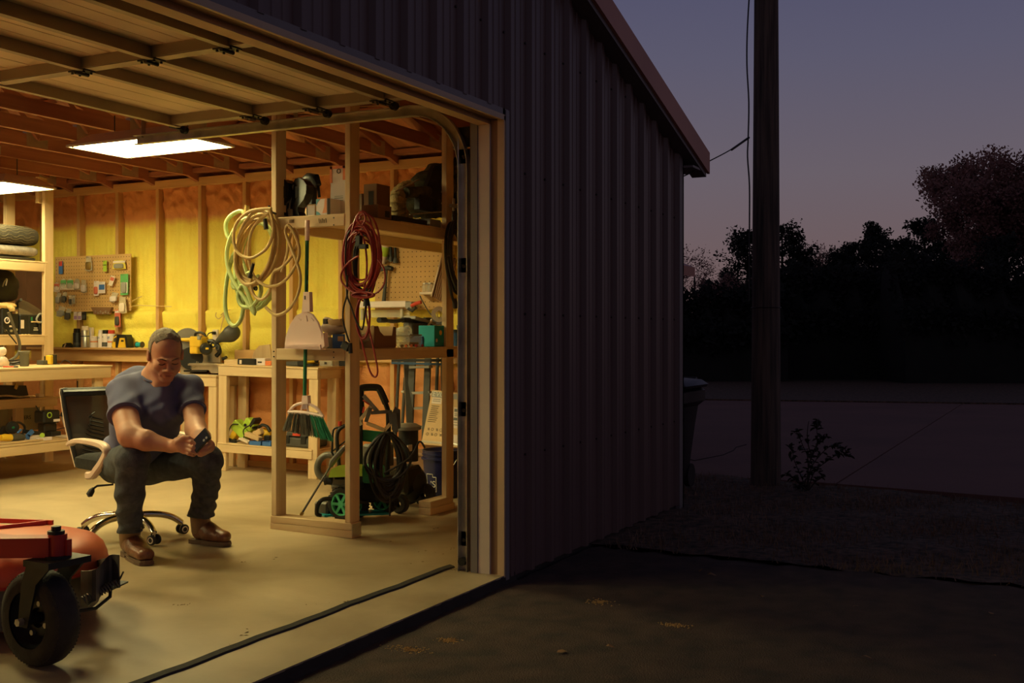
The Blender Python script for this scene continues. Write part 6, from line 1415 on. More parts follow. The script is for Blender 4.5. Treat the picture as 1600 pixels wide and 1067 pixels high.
t=new('tool_case','dark green-grey moulded tool case with handle on the low shelf','case',on(6.75,466,ZL)); a,b=fbox(6.74,443,674,488,698,.2,ZL); ob('shell',MB().cbox(a,(b[0],b[1],a[2]+(b[2]-a[2])*.62),.012),'darkgrey',t); ob('lid',MB().cbox((a[0]+.01,a[1]+.01,a[2]+(b[2]-a[2])*.64),(b[0]-.01,b[1]-.01,b[2]),.012),'darkgrey',t); ob('label',MB().box((a[0]-.001,a[1]+.12,b[2]-.03),(a[0]+.009,a[1]+.19,b[2]-.01)),'red',t)
for y in (.06,.22): ob('latch',MB().cbox((a[0]-.008,a[1]+y,a[2]+.03),(a[0],a[1]+y+.05,a[2]+.09),.003),'black',t)
# ---------------- mitre saw
ZS=.815+.016; t=new('mitre_saw','yellow mitre saw with black dust bag on the low stand','saw',on(6.78,315,ZS)); XS=6.80
pprism('base',[(281,571),(341,571),(341,583),(330,583),(326,578),(300,578),(296,583),(282,583)],XS,.22,'silver',t); pprism('table_top',[(278,567),(343,568),(343,571),(279,571)],XS-.02,.26,'silver',t); pprism('fence',[(312,549),(343,543),(344,566),(312,566)],XS+.12,.02,'silver',t)
pprism('slot_cover',[(287,578),(322,578),(322,581),(287,581)],XS-.004,.01,'black',t)
ob('blade_housing',MB().cyl(P(299,560,X=XS-.0),P(299,560,X=XS+.03),.095,n=26).cyl(P(299,560,X=XS-.006),P(299,560,X=XS+.0),.05,n=20),'black',t); 
for rr in (.065,.08): ob('arc_mark',MB().tube([P(299,560,X=XS-.004)+Vector((0,math.cos(a)*rr,math.sin(a)*rr)) for a in [math.radians(200+14*k) for k in range(9)]],.003,5),'silver',t)
ob('lower_guard',MB().cyl(P(293,533,X=XS+.03),P(293,533,X=XS+.05),.11,n=26),'grey',t); 
ob('motor_body',MB().obox(P(311,534,X=XS-.02),.10,.13,.09).obox(P(308,546,X=XS-.02),.09,.09,.07),'yellow',t); ob('motor_end',MB().lathe([(0,0),(.035,.0),(.052,.15),(.052,.8),(.04,1),(0,1)],P(322,545,X=XS-.09),P(322,545,X=XS+.04),22),'black',t,True); ob('label',MB().box((XS-.093,P(326,544,X=XS-.09).y,P(326,546,X=XS-.09).z),(XS-.089,P(320,544,X=XS-.09).y,P(326,543,X=XS-.09).z)),'yellow',t)
ob('arm_handle',MB().tube([P(283,530.5,X=XS-.02),P(301,531,X=XS-.02)],.018,10,rs=[.014,.019]),'yellow',t,True); ob('carry_handle',MB().tube(cr_spline([P(305,529,X=XS),P(306,521,X=XS),P(314,519.5,X=XS),P(320,523,X=XS),P(321,528,X=XS)],4),.011,8),'black',t,True); ob('trigger_block',MB().obox(P(312,528,X=XS-.06),.03,.035,.03),'grey',t)
ob('pivot_arm',MB().tube(cr_spline([P(326,533,X=XS),P(334,534,X=XS),P(341,541,X=XS),P(343,550,X=XS),P(338,556,X=XS)],4),.018,8),'black',t,True); ob('pivot_arm',MB().torus(P(333,538,X=XS-.02),(1,0,0),.022,.008,18,6).torus(P(340,543,X=XS-.02),(1,0,0),.018,.007,18,6),'darkgrey',t); ob('clamp_screw',MB().cyl(P(348,561,X=XS),P(354,558,X=XS),.012),'black',t)
pg=cr_spline([P(338,535,X=XS),P(344,530,X=XS),P(352,526,X=XS),P(360,522,X=XS),P(367,515,X=XS),P(370,511,X=XS)],4); ob('dust_bag',MB().tube(pg,.05,14,rs=[.016,.018,.020,.024,.028,.033,.038,.044,.05,.055,.060,.064,.068,.068,.066,.062,.055,.045,.034,.024,.012][:len(pg)]),'darkgrey',t,True)
ob('cord',MB().tube(cr_spline([P(323,529,X=XS),P(325,522,X=6.95),P(330,519.5,X=6.97),P(334,520,X=6.99)],4),.0045,6),'cord_black',t,True)
t=new('outlet_box','cream electrical outlet on the stud behind the saw','outlet',P(336,536,X=7.02)); a,b=fbox(7.015,331.5,515,340,537,.02); ob('plate',MB().cbox(a,b,.004),'cream',t); ob('socket',MB().obox(((a[0]-.001),(a[1]+b[1])/2,a[2]+(b[2]-a[2])*.3),.004,.03,.03),'white',t); ob('plug',MB().obox((a[0]-.012,(a[1]+b[1])/2,a[2]+(b[2]-a[2])*.76),.03,.025,.025),'black',t)
t=new('string','tan twine hanging on the stud above the outlet','twine',P(345,515,X=7.0)); ob('loop',MB().tube(cr_spline([P(x,y,X=7.0) for x,y in ((338,488),(337,494),(341,498),(347,494),(350,488),(348,500),(345,515),(343,522))],4),.004,5).tube(cr_spline([P(x,y,X=7.0) for x,y in ((352,486),(350,496),(346,508),(344,520))],4),.004,5),'hose_tan',t,True)
# cable stapled along the wall
for pts_,lb in ((((205,479),(216,477),(240,478),(268,479)),'thin tan cable strung between studs right of the left pegboard'),(((345,492),(352,486),(360,484)),'short tan cable end left of the green hose loop'),(((205,472),(214,466),(222,463)),'short upper cable end by the right edge of the left pegboard')):
    solo('wall_cable',MB().tube(cr_spline([P(x,y,X=7.02) for x,y in pts_],4),.004,5),'hose_tan',lb,'cable')
# ---------------- ledge under the left pegboard
XL=6.95; ZG=1.031
def lpos(x): return Vector((XL+.03,P(x,545,X=XL).y,ZG))
def can(label,x0,x1,ytop,body,cap,caph=.18,band=None,txt=None,cat='spray can',nm='spray_can',group='cans and bottles on the wall ledge'):
    c=lpos((x0+x1)/2); ya,yb,za,zb=face(XL,x0,ytop,x1,545.5); r=(yb-ya)/2*.92; h=zb-za; t=new(nm,label,cat,c,group)
    ob('body',MB().lathe([(0,0),(r,0),(r,(1-caph)*.95),(r*.85,1-caph),(0,1-caph)],c,c+U_*h,18),body,t,True); ob('cap',MB().lathe([(0,0),(r*.82,0),(r*.84,.1),(r*.8,.92),(r*.6,1),(0,1)],c+U_*h*(1-caph),c+U_*h,18),cap,t,True)
    if band: ob('label_band',MB().lathe([(r*1.01,0),(r*1.01,1)],c+U_*h*band[1],c+U_*h*band[2],18),band[0],t,True)
    if txt: text('lettering',txt[0],txt[1],c+U_*h*txt[2]+Vector((-r-.0015,0,0)),(math.pi/2,0,-math.pi/2),txt[3],t)
    return t
can('matt black aerosol can with grey lettering on the wall ledge',111.5,121,516,'black','black_gloss',.22,('darkgrey',.1,.25),None)
can('tall silvery aerosol can with a pale tip on the ledge',124,134,512,'silver','cream',.2,('blue_dark',.5,.54))
t=carton('box','narrow white box standing behind the small white bottle on the ledge','box',XL+.06,134,514,143,545,.03,'white',ZG)
can('small white bottle with orange and blue print on the ledge',138.5,147.5,528,'white','white',.2,('art_orange',.45,.58),None,'bottle','bottle')
can('slim white spray can left of the black-capped can',150,156.5,518,'white','white',.2,None,('2X',.025,.55,'blue'))
can('white spray can with a black cap on the ledge',156.5,165,518,'white','black',.22,('darkgrey',.05,.3),('X',.022,.6,'text_black'))
can('white spray can with a red cap and 2X print on the ledge',165.3,175,518,'white','red',.22,('orange',.28,.36),('2X',.028,.56,'blue'))
t=new('laser_level','yellow and black laser level standing at the right of the ledge','laser level',lpos(187))
pprism('body',[(174,545.5),(175,535),(178,525),(183,522.5),(196,523),(198.5,530),(200,545.5)],XL,.07,'black',t); pprism('side_shell',[(174.5,540),(177,527),(182,524),(180,535),(180,544),(176,544)],XL-.006,.03,'yellow',t); pprism('front_shell',[(184,543),(187,528),(194,528),(196,543)],XL-.008,.03,'yellow',t); pprism('window',[(189,531),(193,531),(193,534),(189,534)],XL-.010,.004,'text_black',t); pprism('window',[(177.5,529),(181,527),(180,534),(177,534)],XL-.009,.004,'darkgrey',t)
t=new('spool','small blue spool lying on the ledge right of the laser level','spool',lpos(215)); c=lpos(214)+U_*.027; ob('core',MB().cyl(c-Vector((0,.03,0)),c+Vector((0,.03,0)),.022),'teal',t,True)
for s_ in (-1,1): ob('flange',MB().cyl(c+Vector((0,s_*.03,0)),c+Vector((0,s_*.034,0)),.027),'darkgrey',t)
t=new('stapler','small black device at the left end of the ledge','device',lpos(103)); pprism('body',[(96,545),(98,538),(104,535.5),(109,541),(109.5,545)],XL,.05,'black',t); pprism('chrome_strip',[(99,542),(102,536.5),(103.5,537),(101,543)],XL-.002,.003,'silver',t)
# ---------------- left pegboard and packets
XPg=7.02
pegboard('pegboard of small hardware packets on the yellow foam wall at left',86,399,204.5,486.5,XPg,.0254*1.3)
mat('pack_green',(.12,.42,.14),.5); mat('pack_red',(.66,.16,.10),.5); mat('pack_purple',(.38,.22,.50),.5); mat('pack_yellow',(.80,.66,.10),.5)
def packet(x0,y0,x1,y1,label,card_,shape='bar',inner=None,band=None,k=0,grp='hardware packets on the left pegboard',alt=None):
    X=XPg-.022-.006*(k%3); ya,yb,za,zb=face(X,x0,y0,x1,y1); w=yb-ya; h=zb-za; t=new('hanging_packet',label,'packet',(X,ya,za),grp)
    if shape=='dome': poly=[(0,0),(w,0),(w,h*.55),(w*.85,h*.85),(w*.5,h),(w*.15,h*.85),(0,h*.55)]
    elif shape=='bag': poly=[(0,h*.05),(w*.5,0),(w,h*.08),(w*.93,h*.5),(w*.85,h),(w*.2,h*.97),(w*.06,h*.5)]
    elif shape=='tilt': poly=[(w*.45,0),(w,h*.12),(w*.6,h),(0,h*.86)]
    else: poly=[(0,0),(w,0),(w,h),(0,h)]
    ob('backing',MB().prism(poly,(X,ya,za),(0,1,0),(0,0,1),(.003,0,0)),card_,t)
    cx_=w*.5
    if inner: ob('blister',MB().ell((X-.004,ya+cx_,za+h*.36),.012,w*.34,h*.26,None,12,8,.5),inner,t,True)
    if band: ob('printed_band',MB().prism([(x*.86+w*.07,y) for x,y in ((0,h*band[1]),(w,h*band[1]),(w,h*band[2]),(0,h*band[2]))] if shape!='tilt' else [(w*.25,h*.45),(w*.75,h*.55),(w*.62,h*.85),(w*.12,h*.75)],(X-.001,ya,za),(0,1,0),(0,0,1),(.0015,0,0)),band[0],t)
    ob('peg_hook',MB().tube([(XPg,ya+cx_,za+h*.93),(X-.02,ya+cx_,za+h*.93),(X-.024,ya+cx_,za+h*.96)],.0016,5),'galv',t); return t
pk=[(91.6,408,97.7,428,'slim packet with red top and blue lower half at the upper left','blue','bar',None,('red',.62,1)),
(133,400,144,424,'clear bag of fittings at the upper middle of the pegboard','clear','bag','brass',None),
(161,407,166.5,424,'narrow lime packet right of centre in the top row','lime','bar',None,('text_black',.55,.62)),
(175,406,197,421,'wide yellow packet with a paint pad, top right of the pegboard','pack_yellow','bag','grey',('white',.7,.9)),
(84,441,93,456,'clear dome pack with a red card at the left edge','paper','dome','clear',('pack_red',.5,.85)),
(94,435,104,453,'green carded dome pack, left of two alike','paper','dome','clear',('pack_green',.45,.85)),
(104,435,115,453,'green carded dome pack, right of two alike','paper','dome','clear',('pack_green',.45,.85)),
(115.5,435,125,453,'plain clear dome pack right of the green pair','clear','dome','white',None),
(126,437,135.5,458,'bag holding a white roll in the middle row','clear','bag','white',None),
(146.5,439,154,462,'white framed blister pack left of the blue and white one','white','bar','pack_red',None),
(154,440,164,458,'white pack with a blue front in the middle row','white','bar',None,('blue',.3,.75)),
(169,430,180,447,'tilted packet with red and white print in the middle row','paper','tilt',None,('pack_red',.5,.9)),
(188,428,200,461,'tall green and white packet at the right edge','pack_green','bar','grey',('white',.1,.6)),
(170,456,185,473,'clear packet with a white corner below the red tilted one','clear','tilt','white',None),
(185,463,198,490,'crumpled beige bag at the lower right of the pegboard','cloth_tan','bag','paper',None),
(179,484,188,511,'long orange-red carded pack hanging below the pegboard edge','pack_red','bar','darkgrey',('white',.82,.95)),
(86,456,96,475,'clear tilted packet at the left edge, second row from bottom','clear','tilt','grey',None),
(95,455,105,474,'dark clear packet beside the left edge one','clear','tilt','darkgrey',None),
(108,461,112.5,477,'small clear packet, left of two in the lower row','clear','bar','darkgrey',None),
(112.7,461,117,475,'small clear packet, right of two in the lower row','clear','bar','grey',None),
(87,478,103,496,'wide clear tilted packet at the bottom left corner','clear','tilt','grey',None),
(100,481,112,501,'clear tilted packet hanging lowest at the left','clear','tilt','darkgrey',None),
(115,487,120.5,500,'small white and purple packet, left of the pair below the board','white','bar',None,('pack_purple',.1,.5)),
(121.5,487,127,500,'small white and purple packet, right of the pair below the board','white','bar',None,('pack_purple',.1,.5)),
(128,487,134.5,500,'small black packet beside the purple pair','black','bar','darkgrey',None)]
for i,p in enumerate(pk): packet(*p[:4],p[4],p[5],p[6],p[7],p[8],i)
t=new('hook_tray','dark clear tray of hooks across the lower edge of the pegboard','tray',P(158,491,X=XPg-.03)); r=[P(x,y,X=XPg-.03) for x,y in ((142,480),(174,480),(170,491),(147,491))]; ob('tray',MB().loft([r,[p+Vector((.025,0,0)) for p in r]]),'card_dark',t)
for k in range(6): ob('hook',MB().torus(P(149+k*4,487+(k%2)*2,X=XPg-.035),(1,0,0),.008,.0016,12,4),'galv',t)
# ---------------- left rack: blankets
Yk=5.24; ZR=1.759
def RY(x,y,Y=Yk): return P(x,y,Y=Y)
mat('quilt_dark',(.05,.042,.03),.95,0,.3,6,.4,40); mat('quilt_grey',(.25,.215,.19),.95,0,.3,20,.4,60); mat('stitch',(.16,.125,.07),.9)
xe=6.31
def roll(name,label,z0,z1,ym,m,xa=4.9,sq=1.6,zb=0):
    h=(z1-z0)/2; zc=(z0+z1)/2; t=new(name,label,'blanket',(5.6,Yk,z0)); rings=[]
    for i in range(26):
        x=xa+(xe-xa)*i/25; e=1-max(0,(i-23)/2)**2*.12; sag=.006*math.sin(i*.8)
        rings.append([(x,ym+math.copysign(abs(math.cos(a))**.8,math.cos(a))*h*sq*e,zc-(1-e)*h*.4+sag*0+math.copysign(abs(math.sin(a))**.8,math.sin(a))*h*e) for a in [2*math.pi*k/22 for k in range(22)]])
    ob('roll',MB().loft(rings),m,t,True); return t,rings
zt=lambda y,x=40:P(x,y,Y=Yk-.02).z
t,rg=roll('moving_blanket','dark zigzag quilted moving blanket folded on top of the rack',1.889,2.05,Yk+.14,'quilt_dark')
mb=MB()
for j in range(9):
    pts=[]
    for i in range(len(rg)):
        for h_ in (0,1):
            a=math.radians(105+j*16)+(.10 if (i+h_)%2 else -.06); 
            if i+h_*.5>len(rg)-2: continue
            p=Vector(rg[i][0]).lerp(Vector(rg[min(i+1,len(rg)-1)][0]),h_*.5); h=.0805; pts.append(Vector((p.x,Yk+.14+math.copysign(abs(math.cos(a))**.8,math.cos(a))*(h*1.6+.002),1.9695+math.copysign(abs(math.sin(a))**.8,math.sin(a))*(h+.002))))
    mb.tube(pts,.0016,4)
ob('stitching',mb,'stitch',t)['kind']='stuff'
ob('strap',MB().torus((5.42,Yk+.14,1.97),(1,0,0),.12,.02,26,6,1.6),'orange',t,True)
t,rg=roll('moving_blanket','grey quilted blanket roll with a blue band between the dark ones',1.80,1.886,Yk+.13,'quilt_grey',5.50,2.4)
ob('blue_band',MB().lathe([(.0,0)]+[(.001,0)],(5.62,Yk+.13,1.843),(5.64,Yk+.13,1.843),6),'blue',t) if False else None
ob('blue_band',MB().torus((5.66,Yk+.13,1.843),(1,0,0),.046,.006,24,6),'blue',t); ob('inner_roll',MB().cyl((5.0,Yk+.06,1.843),(5.64,Yk+.06,1.843),.042),'cream',t,True); ob('roll_end',MB().torus((5.42,Yk+.05,1.843),(1,0,0),.036,.010,20,6),'blue',t)
t,rg=roll('moving_blanket','thin folded dark blanket lying directly on the upper rack shelf',1.760,1.798,Yk+.15,'quilt_dark',4.9,5.0)
# welder shelf
ZW=1.147
def ybx(x0,y0,x1,y1,Y,dep,zb): return ybox(x0,y0,x1,y1,Y,dep,zb)
t=new('welder','black welding machine with dials at the far left of the rack','machine',(RY(15,520).x,Yk,ZW)); a,b=ybx(3,484,30,526,5.26,.35,ZW); ob('cabinet',MB().cbox(a,b,.01),'black',t); ob('dial',MB().torus((a[0]+(b[0]-a[0])*.28,a[1]-.004,a[2]+.115),(0,1,0),.022,.005,20,6),'white',t); ob('needle',MB().beam((a[0]+(b[0]-a[0])*.28,a[1]-.004,a[2]+.115),(a[0]+(b[0]-a[0])*.28+.008,a[1]-.004,a[2]+.13),.004,.004),'white',t)
for x_,z_ in ((.18,.03),(.8,.04),(.8,.18),(.5,.03)): ob('knob',MB().cyl((a[0]+(b[0]-a[0])*x_,a[1]-.012,a[2]+z_),(a[0]+(b[0]-a[0])*x_,a[1],a[2]+z_),.010,n=12),'silver',t)
ob('warning_label',MB().box((a[0]+.42*(b[0]-a[0]),a[1]-.002,a[2]+.06),(a[0]+.7*(b[0]-a[0]),a[1],a[2]+.075)),'paper',t); ob('warning_label',MB().box((a[0]+.6*(b[0]-a[0]),a[1]-.002,b[2]-.05),(a[0]+.92*(b[0]-a[0]),a[1],b[2]-.015)),'card_dark',t)
t=new('plasma_cutter','wide black machine with white label under the face shield','machine',(RY(50,520).x,Yk,ZW)); a,b=ybx(31,495,66,526,5.25,.30,ZW); ob('cabinet',MB().cbox(a,b,.008),'black',t); w=b[0]-a[0]; ob('label',MB().box((a[0]+w*.04,a[1]-.002,a[2]+.05),(a[0]+w*.18,a[1],a[2]+.12)),'paper',t); ob('green_light',MB().box((a[0]+w*.48,a[1]-.002,b[2]-.05),(a[0]+w*.56,a[1],b[2]-.02)),'green',t); ob('panel_line',MB().box((a[0]+w*.40,a[1]-.003,a[2]+.01),(a[0]+w*.41,a[1],b[2]-.01)),'darkgrey',t); ob('label',MB().box((a[0]+w*.60,a[1]-.003,a[2]+.035),(a[0]+w*.80,a[1],a[2]+.042)).box((a[0]+w*.62,a[1]-.003,a[2]+.05),(a[0]+w*.78,a[1],a[2]+.058)),'text_white',t); ob('handle',MB().tube([(a[0]+w*.5,a[1]-.002,a[2]+.105),(a[0]+w*.5,a[1]-.02,a[2]+.105),(a[0]+w*.8,a[1]-.02,a[2]+.105),(a[0]+w*.8,a[1]-.002,a[2]+.105)],.005,6),'card',t); topz=b[2]; xa_=a[0]; 
# face shield
t=new('face_shield','clear face shield resting on top of the black machine','face shield',(RY(45,495).x,Yk+.1,topz)); 
rings=[]
for i in range(9):
    u=i/8; rings.append([RY(27+44*u+ (6 if k==0 else 0),468+26*u**1.3+ k*4.2*(1-.3*u),Yk+.05+.16*math.sin(math.pi*k/6)) for k in range(7)])
ob('visor',MB().loft(rings,closed=False,caps=False),mat('visor',(.70,.66,.50),.08,0,.05,5,alpha=.6),t,True); ob('crown_band',MB().tube([rings[0][k] for k in range(7)],.012,6),'darkgrey',t,True); ob('head_band',MB().tube(cr_spline([RY(62,490),RY(69,494),RY(66,502),RY(60,504),RY(57,498),RY(62,490)],4),.008,6),'grey',t,True)
ob('hanging_strap',MB().tube(cr_spline([RY(62,500),RY(61,512),RY(67,522),RY(78,526),RY(72,532),RY(62,528),RY(64,515),RY(60,505)],4),.005,6),'cord_black',t,True)
t=new('leather_glove','tan leather glove lying on the welding machine','glove',(RY(8,485).x,Yk+.05,RY(8,484,5.3).z)); ob('palm',lumps([(RY(6,478,5.3),(.10,.05,.03)),(RY(16,481,5.28),(.035,.03,.02))],14,.02),'hose_tan',t,True)
for k in range(3): ob('finger',MB().tube([RY(10+3*k,478,5.27),RY(15+3*k,481+k,5.25),RY(17+2*k,486,5.25)],.014,7,rs=[.016,.015,.010]),'hose_tan',t,True)
t=new('welding_hose','grey-green torch hose drooping from the rack to the bench','hose',RY(20,560,5.1)); ob('hose',MB().tube(cr_spline([RY(x,y,5.12) for x,y in ((13,488),(18,500),(23,515),(29,530),(31,545),(26,556),(16,563),(6,566))],5),.012,8),'pump_grey',t,True)
ob('cable',MB().tube(cr_spline([RY(x,y,5.14) for x,y in ((4,512),(10,518),(18,527),(26,537))],4),.005,6),'cord_black',t,True)
for i,x in enumerate((35,40,45)): solo('cork',MB().lathe([(0,0),(.012,0),(.014,.5),(.011,1),(0,1)],RY(x-1.6,524.6,5.215),RY(x+1.8,524.2,5.215),10),'hose_tan',['left','middle','right'][i]+' of three tan corks lying before the black machine','cork','corks on the rack shelf')
t=new('backpack','black bag hanging between the rack shelves at the left edge','bag',(RY(8,470,5.6).x,5.55,1.30)); ob('body',lumps([(RY(4,448,5.6),(.16,.06,.14))],18,.02),'black',t,True); ob('handle',MB().tube(cr_spline([RY(4,448,5.5),RY(7,440,5.5),RY(11,436,5.5),RY(9,446,5.5)],4),.006,6),'galv',t,True)
# bench C top
ZC=.902
def CP(x,y,Y): return P(x,y,Y=Y)
t=new('plush','cream rag bundle standing at the left edge of the bench','cloth',(CP(3,570,4.8).x,4.8,ZC)); ob('bundle',lumps([(CP(2,566,4.8),(.06,.06,.05)),(CP(2,550,4.8),(.035,.035,.035))],22,.012),'paper',t,True)
t=new('cable_bundle','tangle of black cable on the left workbench','cable',(CP(22,570,4.85).x,4.85,ZC)); 
def tangle(c,r,n,seed,th,zs=.4):
    rn=random.Random(seed); pts=[]
    for i in range(n): a=i*1.1+rn.uniform(-.4,.4); rr=r*rn.uniform(.4,1); pts.append(Vector(c)+Vector((math.cos(a)*rr,math.sin(a)*rr,th+abs(rn.gauss(0,1))*r*zs*.5)))
    return cr_spline(pts,5)
ob('tangle',MB().tube(tangle((CP(22,570,4.85).x,4.85,ZC),.10,24,3,.008),.006,6),'cord_black',t,True)
t=new('glass_mug','ribbed dark glass jar on the left workbench','jar',(CP(38,573,4.75).x,4.75,ZC)); c=Vector((CP(38,573,4.75).x,4.75,ZC)); ob('glass',MB().lathe([(0,0),(.032,0)]+[(.034+.002*(k%2),.08+.07*k) for k in range(12)]+[(.040,.92),(.042,1),(.037,1),(.03,.1),(0,.1)],c,c+U_*.115,24),mat('smoke_glass',(.16,.15,.11),.15,0,.1,5,alpha=.85),t,True); ob('rim',MB().torus(c+U_*.115,(0,0,1),.040,.003,22,6),'grey',t)
t=new('charger','black and yellow battery charger on the left workbench','charger',(CP(74,568,4.95).x,4.95,ZC)); c=Vector((CP(74,568,4.95).x,4.95,ZC)); ob('base',MB().obox(c+U_*.018-R_*.02,.10,.08,.035),'darkgrey',t); ob('battery',MB().obox(c+U_*.04+R_*.025,.055,.06,.075),'yellow',t); ob('shell',MB().obox(c+U_*.042+R_*.048,.02,.07,.08).obox(c+U_*.044+R_*.005,.02,.07,.05),'black',t)
ob('cable',MB().tube(cr_spline([c+R_*.05+U_*.01,c+R_*.1+U_*.006,CP(100,563,5.0),CP(108,565,4.95),CP(112,569,4.9)],4),.004,6),'cord_black',t,True)
t=new('marker','red pen lying by the black cable tangle on the bench','pen',(CP(10,577,4.6).x,4.6,ZC)); a=CP(5,576,4.6); a.z=ZC+.006; ob('barrel',MB().cyl(a,a+R_*.08,.005),'red',t); ob('cap',MB().cyl(a+R_*.08,a+R_*.11,.006),'black',t)
# bench C mid shelf
t=new('tool_bag','black tool bag on the middle shelf of the left workbench','bag',(CP(20,620,5.05).x,5.05,.636)); r=[CP(x,y,5.05) for x,y in ((-60,622),(-60,596),(41,597),(45,614),(50,618),(49,622))]; dz_=.636-min(p.z for p in r[:1]); ob('body',MB().loft([[p+Vector((0,0,dz_)) for p in r],[p+Vector((0,.25,dz_)) for p in r]]),'black',t); ob('buckle',MB().obox(CP(25,604,5.04),.03,.01,.04,Matrix.Rotation(.5,3,'Y')),'brass',t); ob('strap',MB().tube(cr_spline([CP(-10,620,5.02),CP(10,618,5.02),CP(30,620,5.02),CP(45,619,5.02)],4),.008,6),'cloth_tan',t,True)
carton('sanding_block','small cream block on the middle shelf of the left bench','block',6.1,55,616,61.5,621.5,.05,'cream',.636)
# bench C lower shelf
ZB=.345
def LP(x,y,Y): p=P(x,y,Y=Y); return p
t=new('headphones','black ear defenders with green badge on the lower bench shelf','headphones',(LP(25,680,4.65).x,4.65,ZB))
c=LP(21,668,4.62); ob('ear_cup',MB().lathe([(0,0),(.035,0),(.048,.3),(.048,.7),(.03,1),(0,1)],c,c+Vector((.015,.045,.0)),24),'black',t,True); ob('badge',MB().ell(c+Vector((-.002,-.002,0)),.014,.003,.009),'green',t); c2=LP(10,674,4.75); ob('ear_cup',MB().lathe([(0,0),(.035,0),(.045,.5),(0,1)],c2,c2+Vector((.0,.04,.0)),20),'black',t,True)
ob('head_band',MB().tube(cr_spline([c+Vector((.01,.02,.03)),LP(30,660,4.68),LP(38,666,4.7),LP(37,676,4.7),LP(28,681,4.7)],5),.009,7),'black',t,True); ob('blue_pad',MB().tube([LP(27,677,4.6),LP(33,671,4.6)],.009,7),'blue',t,True)
t=new('grinder','yellow and black angle grinder at the front of the lower shelf','power tool',(LP(15,688,4.50).x,4.50,ZB)); ob('body',MB().tube([LP(1,684,4.5),LP(8,683.5,4.5),LP(17,684,4.5)],.026,12,rs=[.022,.028,.026]),'yellow',t,True); ob('grip',MB().tube([LP(17,684,4.5),LP(28,683,4.5),LP(37,683,4.5)],.026,12,rs=[.026,.028,.022]),'darkgrey',t,True)
solo('board_offcut',MB().cbox((5.3,4.47,ZB),(5.70,4.50,ZB+.012),.002),'pine_x','thin wood slat lying under the yellow grinder','wood')
t=new('caulk_gun','long black tool bound with blue tape on the lower bench shelf','tool',(LP(55,686,4.55).x,4.55,ZB)); ob('rod',MB().beam(LP(37,674,4.58),LP(68,678,4.58),.03,.03),'black',t); ob('blue_tape',MB().beam(LP(42,686,4.53),LP(44,679,4.53),.02,.03).beam(LP(43,681,4.53),LP(51,673,4.53),.02,.028),'blue',t); ob('white_sleeve',MB().obox(LP(50,684,4.56),.12,.06,.035),'paper',t)
t=new('blister_pack','small white pack with a yellow-green spool on the lower shelf','packet',(LP(69,688,4.5).x,4.5,ZB)); ob('card',MB().obox(LP(69,686,4.5),.13,.02,.03),'white',t); ob('spool',MB().cyl(LP(66,680,4.5),LP(66,680,4.53),.018),'lime',t)
t=new('vacuum_sealer','black machine with a round dial on the lower bench shelf','machine',(LP(78,685,4.7).x,4.7,ZB)); a=LP(66,643,4.7); b=LP(92,685,4.7); mx_=(a.x+b.x)/2
ob('head',MB().obox((mx_,4.74,a.z-.045),b.x-a.x,.12,.10),'black',t); ob('neck',MB().obox((mx_+.02,4.76,a.z-.13),(b.x-a.x)*.8,.08,.08),'dark_metal',t); ob('foot',MB().obox((mx_+.03,4.74,ZB+.02),(b.x-a.x)*.6,.14,.035),'black',t); ob('column',MB().obox((mx_+.03,4.76,ZB+.06),.05,.05,.08),'black',t); ob('dial',MB().torus((a.x+.05,4.678,a.z-.03),(0,1,0),.020,.004,20,5),'lime',t); ob('label',MB().obox((b.x-.04,4.676,a.z-.075),.06,.006,.02),'white',t)
ob('cable',MB().tube(cr_spline([LP(56,634,4.7),LP(60,640,4.7),LP(64,643,4.7),LP(68,644,4.72)],4),.005,6),'cord_black',t,True)
t=new('work_lamp','white stick lamp with a black hub and cable under the bench','lamp',(LP(103,675,4.75).x,4.75,ZB)); ob('stick',MB().beam(LP(98,648,4.75),LP(106,675,4.75),.03,.012,D_),'white',t); ob('hub',MB().cyl(LP(99,647,4.74),LP(99,647,4.77),.022),'black',t); ob('cable',MB().tube(cr_spline([LP(101,645,4.76),LP(108,638,4.8),LP(114,632,4.85),LP(120,622,4.9),LP(121,595,4.9)],4),.005,6).tube([LP(90,650,4.76),LP(97,648,4.76)],.005,6).tube([LP(89,671,4.76),LP(101,668,4.76)],.004,6),'cord_black',t,True)
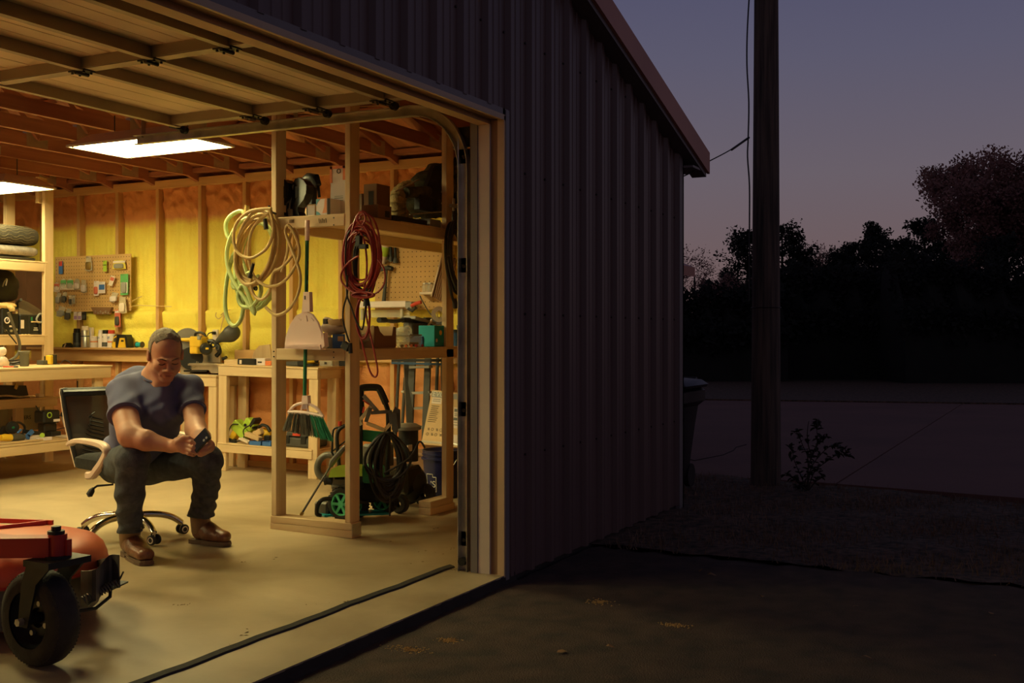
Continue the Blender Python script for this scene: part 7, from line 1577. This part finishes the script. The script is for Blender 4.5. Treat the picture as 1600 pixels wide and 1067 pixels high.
t=new('dome_cover','clear plastic dome at the right end of the lower shelf','cover',(LP(120,675,4.8).x,4.8,ZB)); c=Vector((LP(121,675,4.8).x,4.8,ZB)); ob('dome',MB().lathe([(.065,0),(.062,.4),(.045,.75),(.02,.95),(0,1)],c,c+U_*.075,20),'clear',t,True); ob('rim',MB().torus(c+U_*.003,(0,0,1),.066,.004,24,5),'grey',t)
solo('paper_sheet',MB().prism([(0,0),(.28,.02),(.30,.16),(.05,.18)],(LP(95,683,4.55).x,4.50,ZB+.0),(1,0,0),(0,1,0),(0,0,.003)),'paper','loose paper sheet lying at the right of the lower shelf','paper')
# banker box behind
t=new('cardboard_box','pale storage box with small lettering behind the ear defenders','box',(5.5,5.3,.345)); a=LP(13,632,5.28); b=LP(63,632,5.28); ob('body',MB().cbox((a.x,5.28,ZB),(b.x,5.60,.60),.004),mat('pale_card',(.36,.33,.22),.8),t); ob('lid_line',MB().box((a.x+.02,5.277,.545),(b.x-.02,5.281,.550)).box((a.x+.06,5.277,.50),(b.x-.03,5.281,.504)),'grey',t); text('lettering','BANKERS',.045,(LP(34,653,5.27).x,5.276,LP(34,653,5.28).z),(math.pi/2,0,0),'text_black',t)
# floor clutter: stains and leaf bits
mat('floor_stain',(.20,.13,.06),.7); rn=random.Random(77)
mb=MB()
for cx_,cy_,n in ((371,877,7),(543,941,10),(285,945,6),(495,942,3),(365,1010,6),(385,990,5),(700,858,4),(690,866,4),(665,862,3),(715,890,14),(650,880,2),(440,872,2),(600,846,3),(680,826,4)):
    for k in range(n):
        p=P(cx_+rn.gauss(0,8),cy_+rn.gauss(0,1.6),z='f'); s_=rn.uniform(.003,.009); a=rn.uniform(0,6.28); q=[Vector((p.x+math.cos(a+w_)*s_*l_,p.y+math.sin(a+w_)*s_*l_,fz(max(0,p.y))+.0015+.002*(j%2))) for j,(w_,l_) in enumerate(((0,1.4),(1.5,.5),(3.1,1.2),(4.6,.4)))]
        mb.add(q,[(0,1,2,3)])
tag(ob('floor_debris',mb,'floor_stain'),'scattered dry leaf crumbs and dirt on the garage floor','debris',None,'stuff')
mat('joint_dark',(.16,.11,.06),.8)
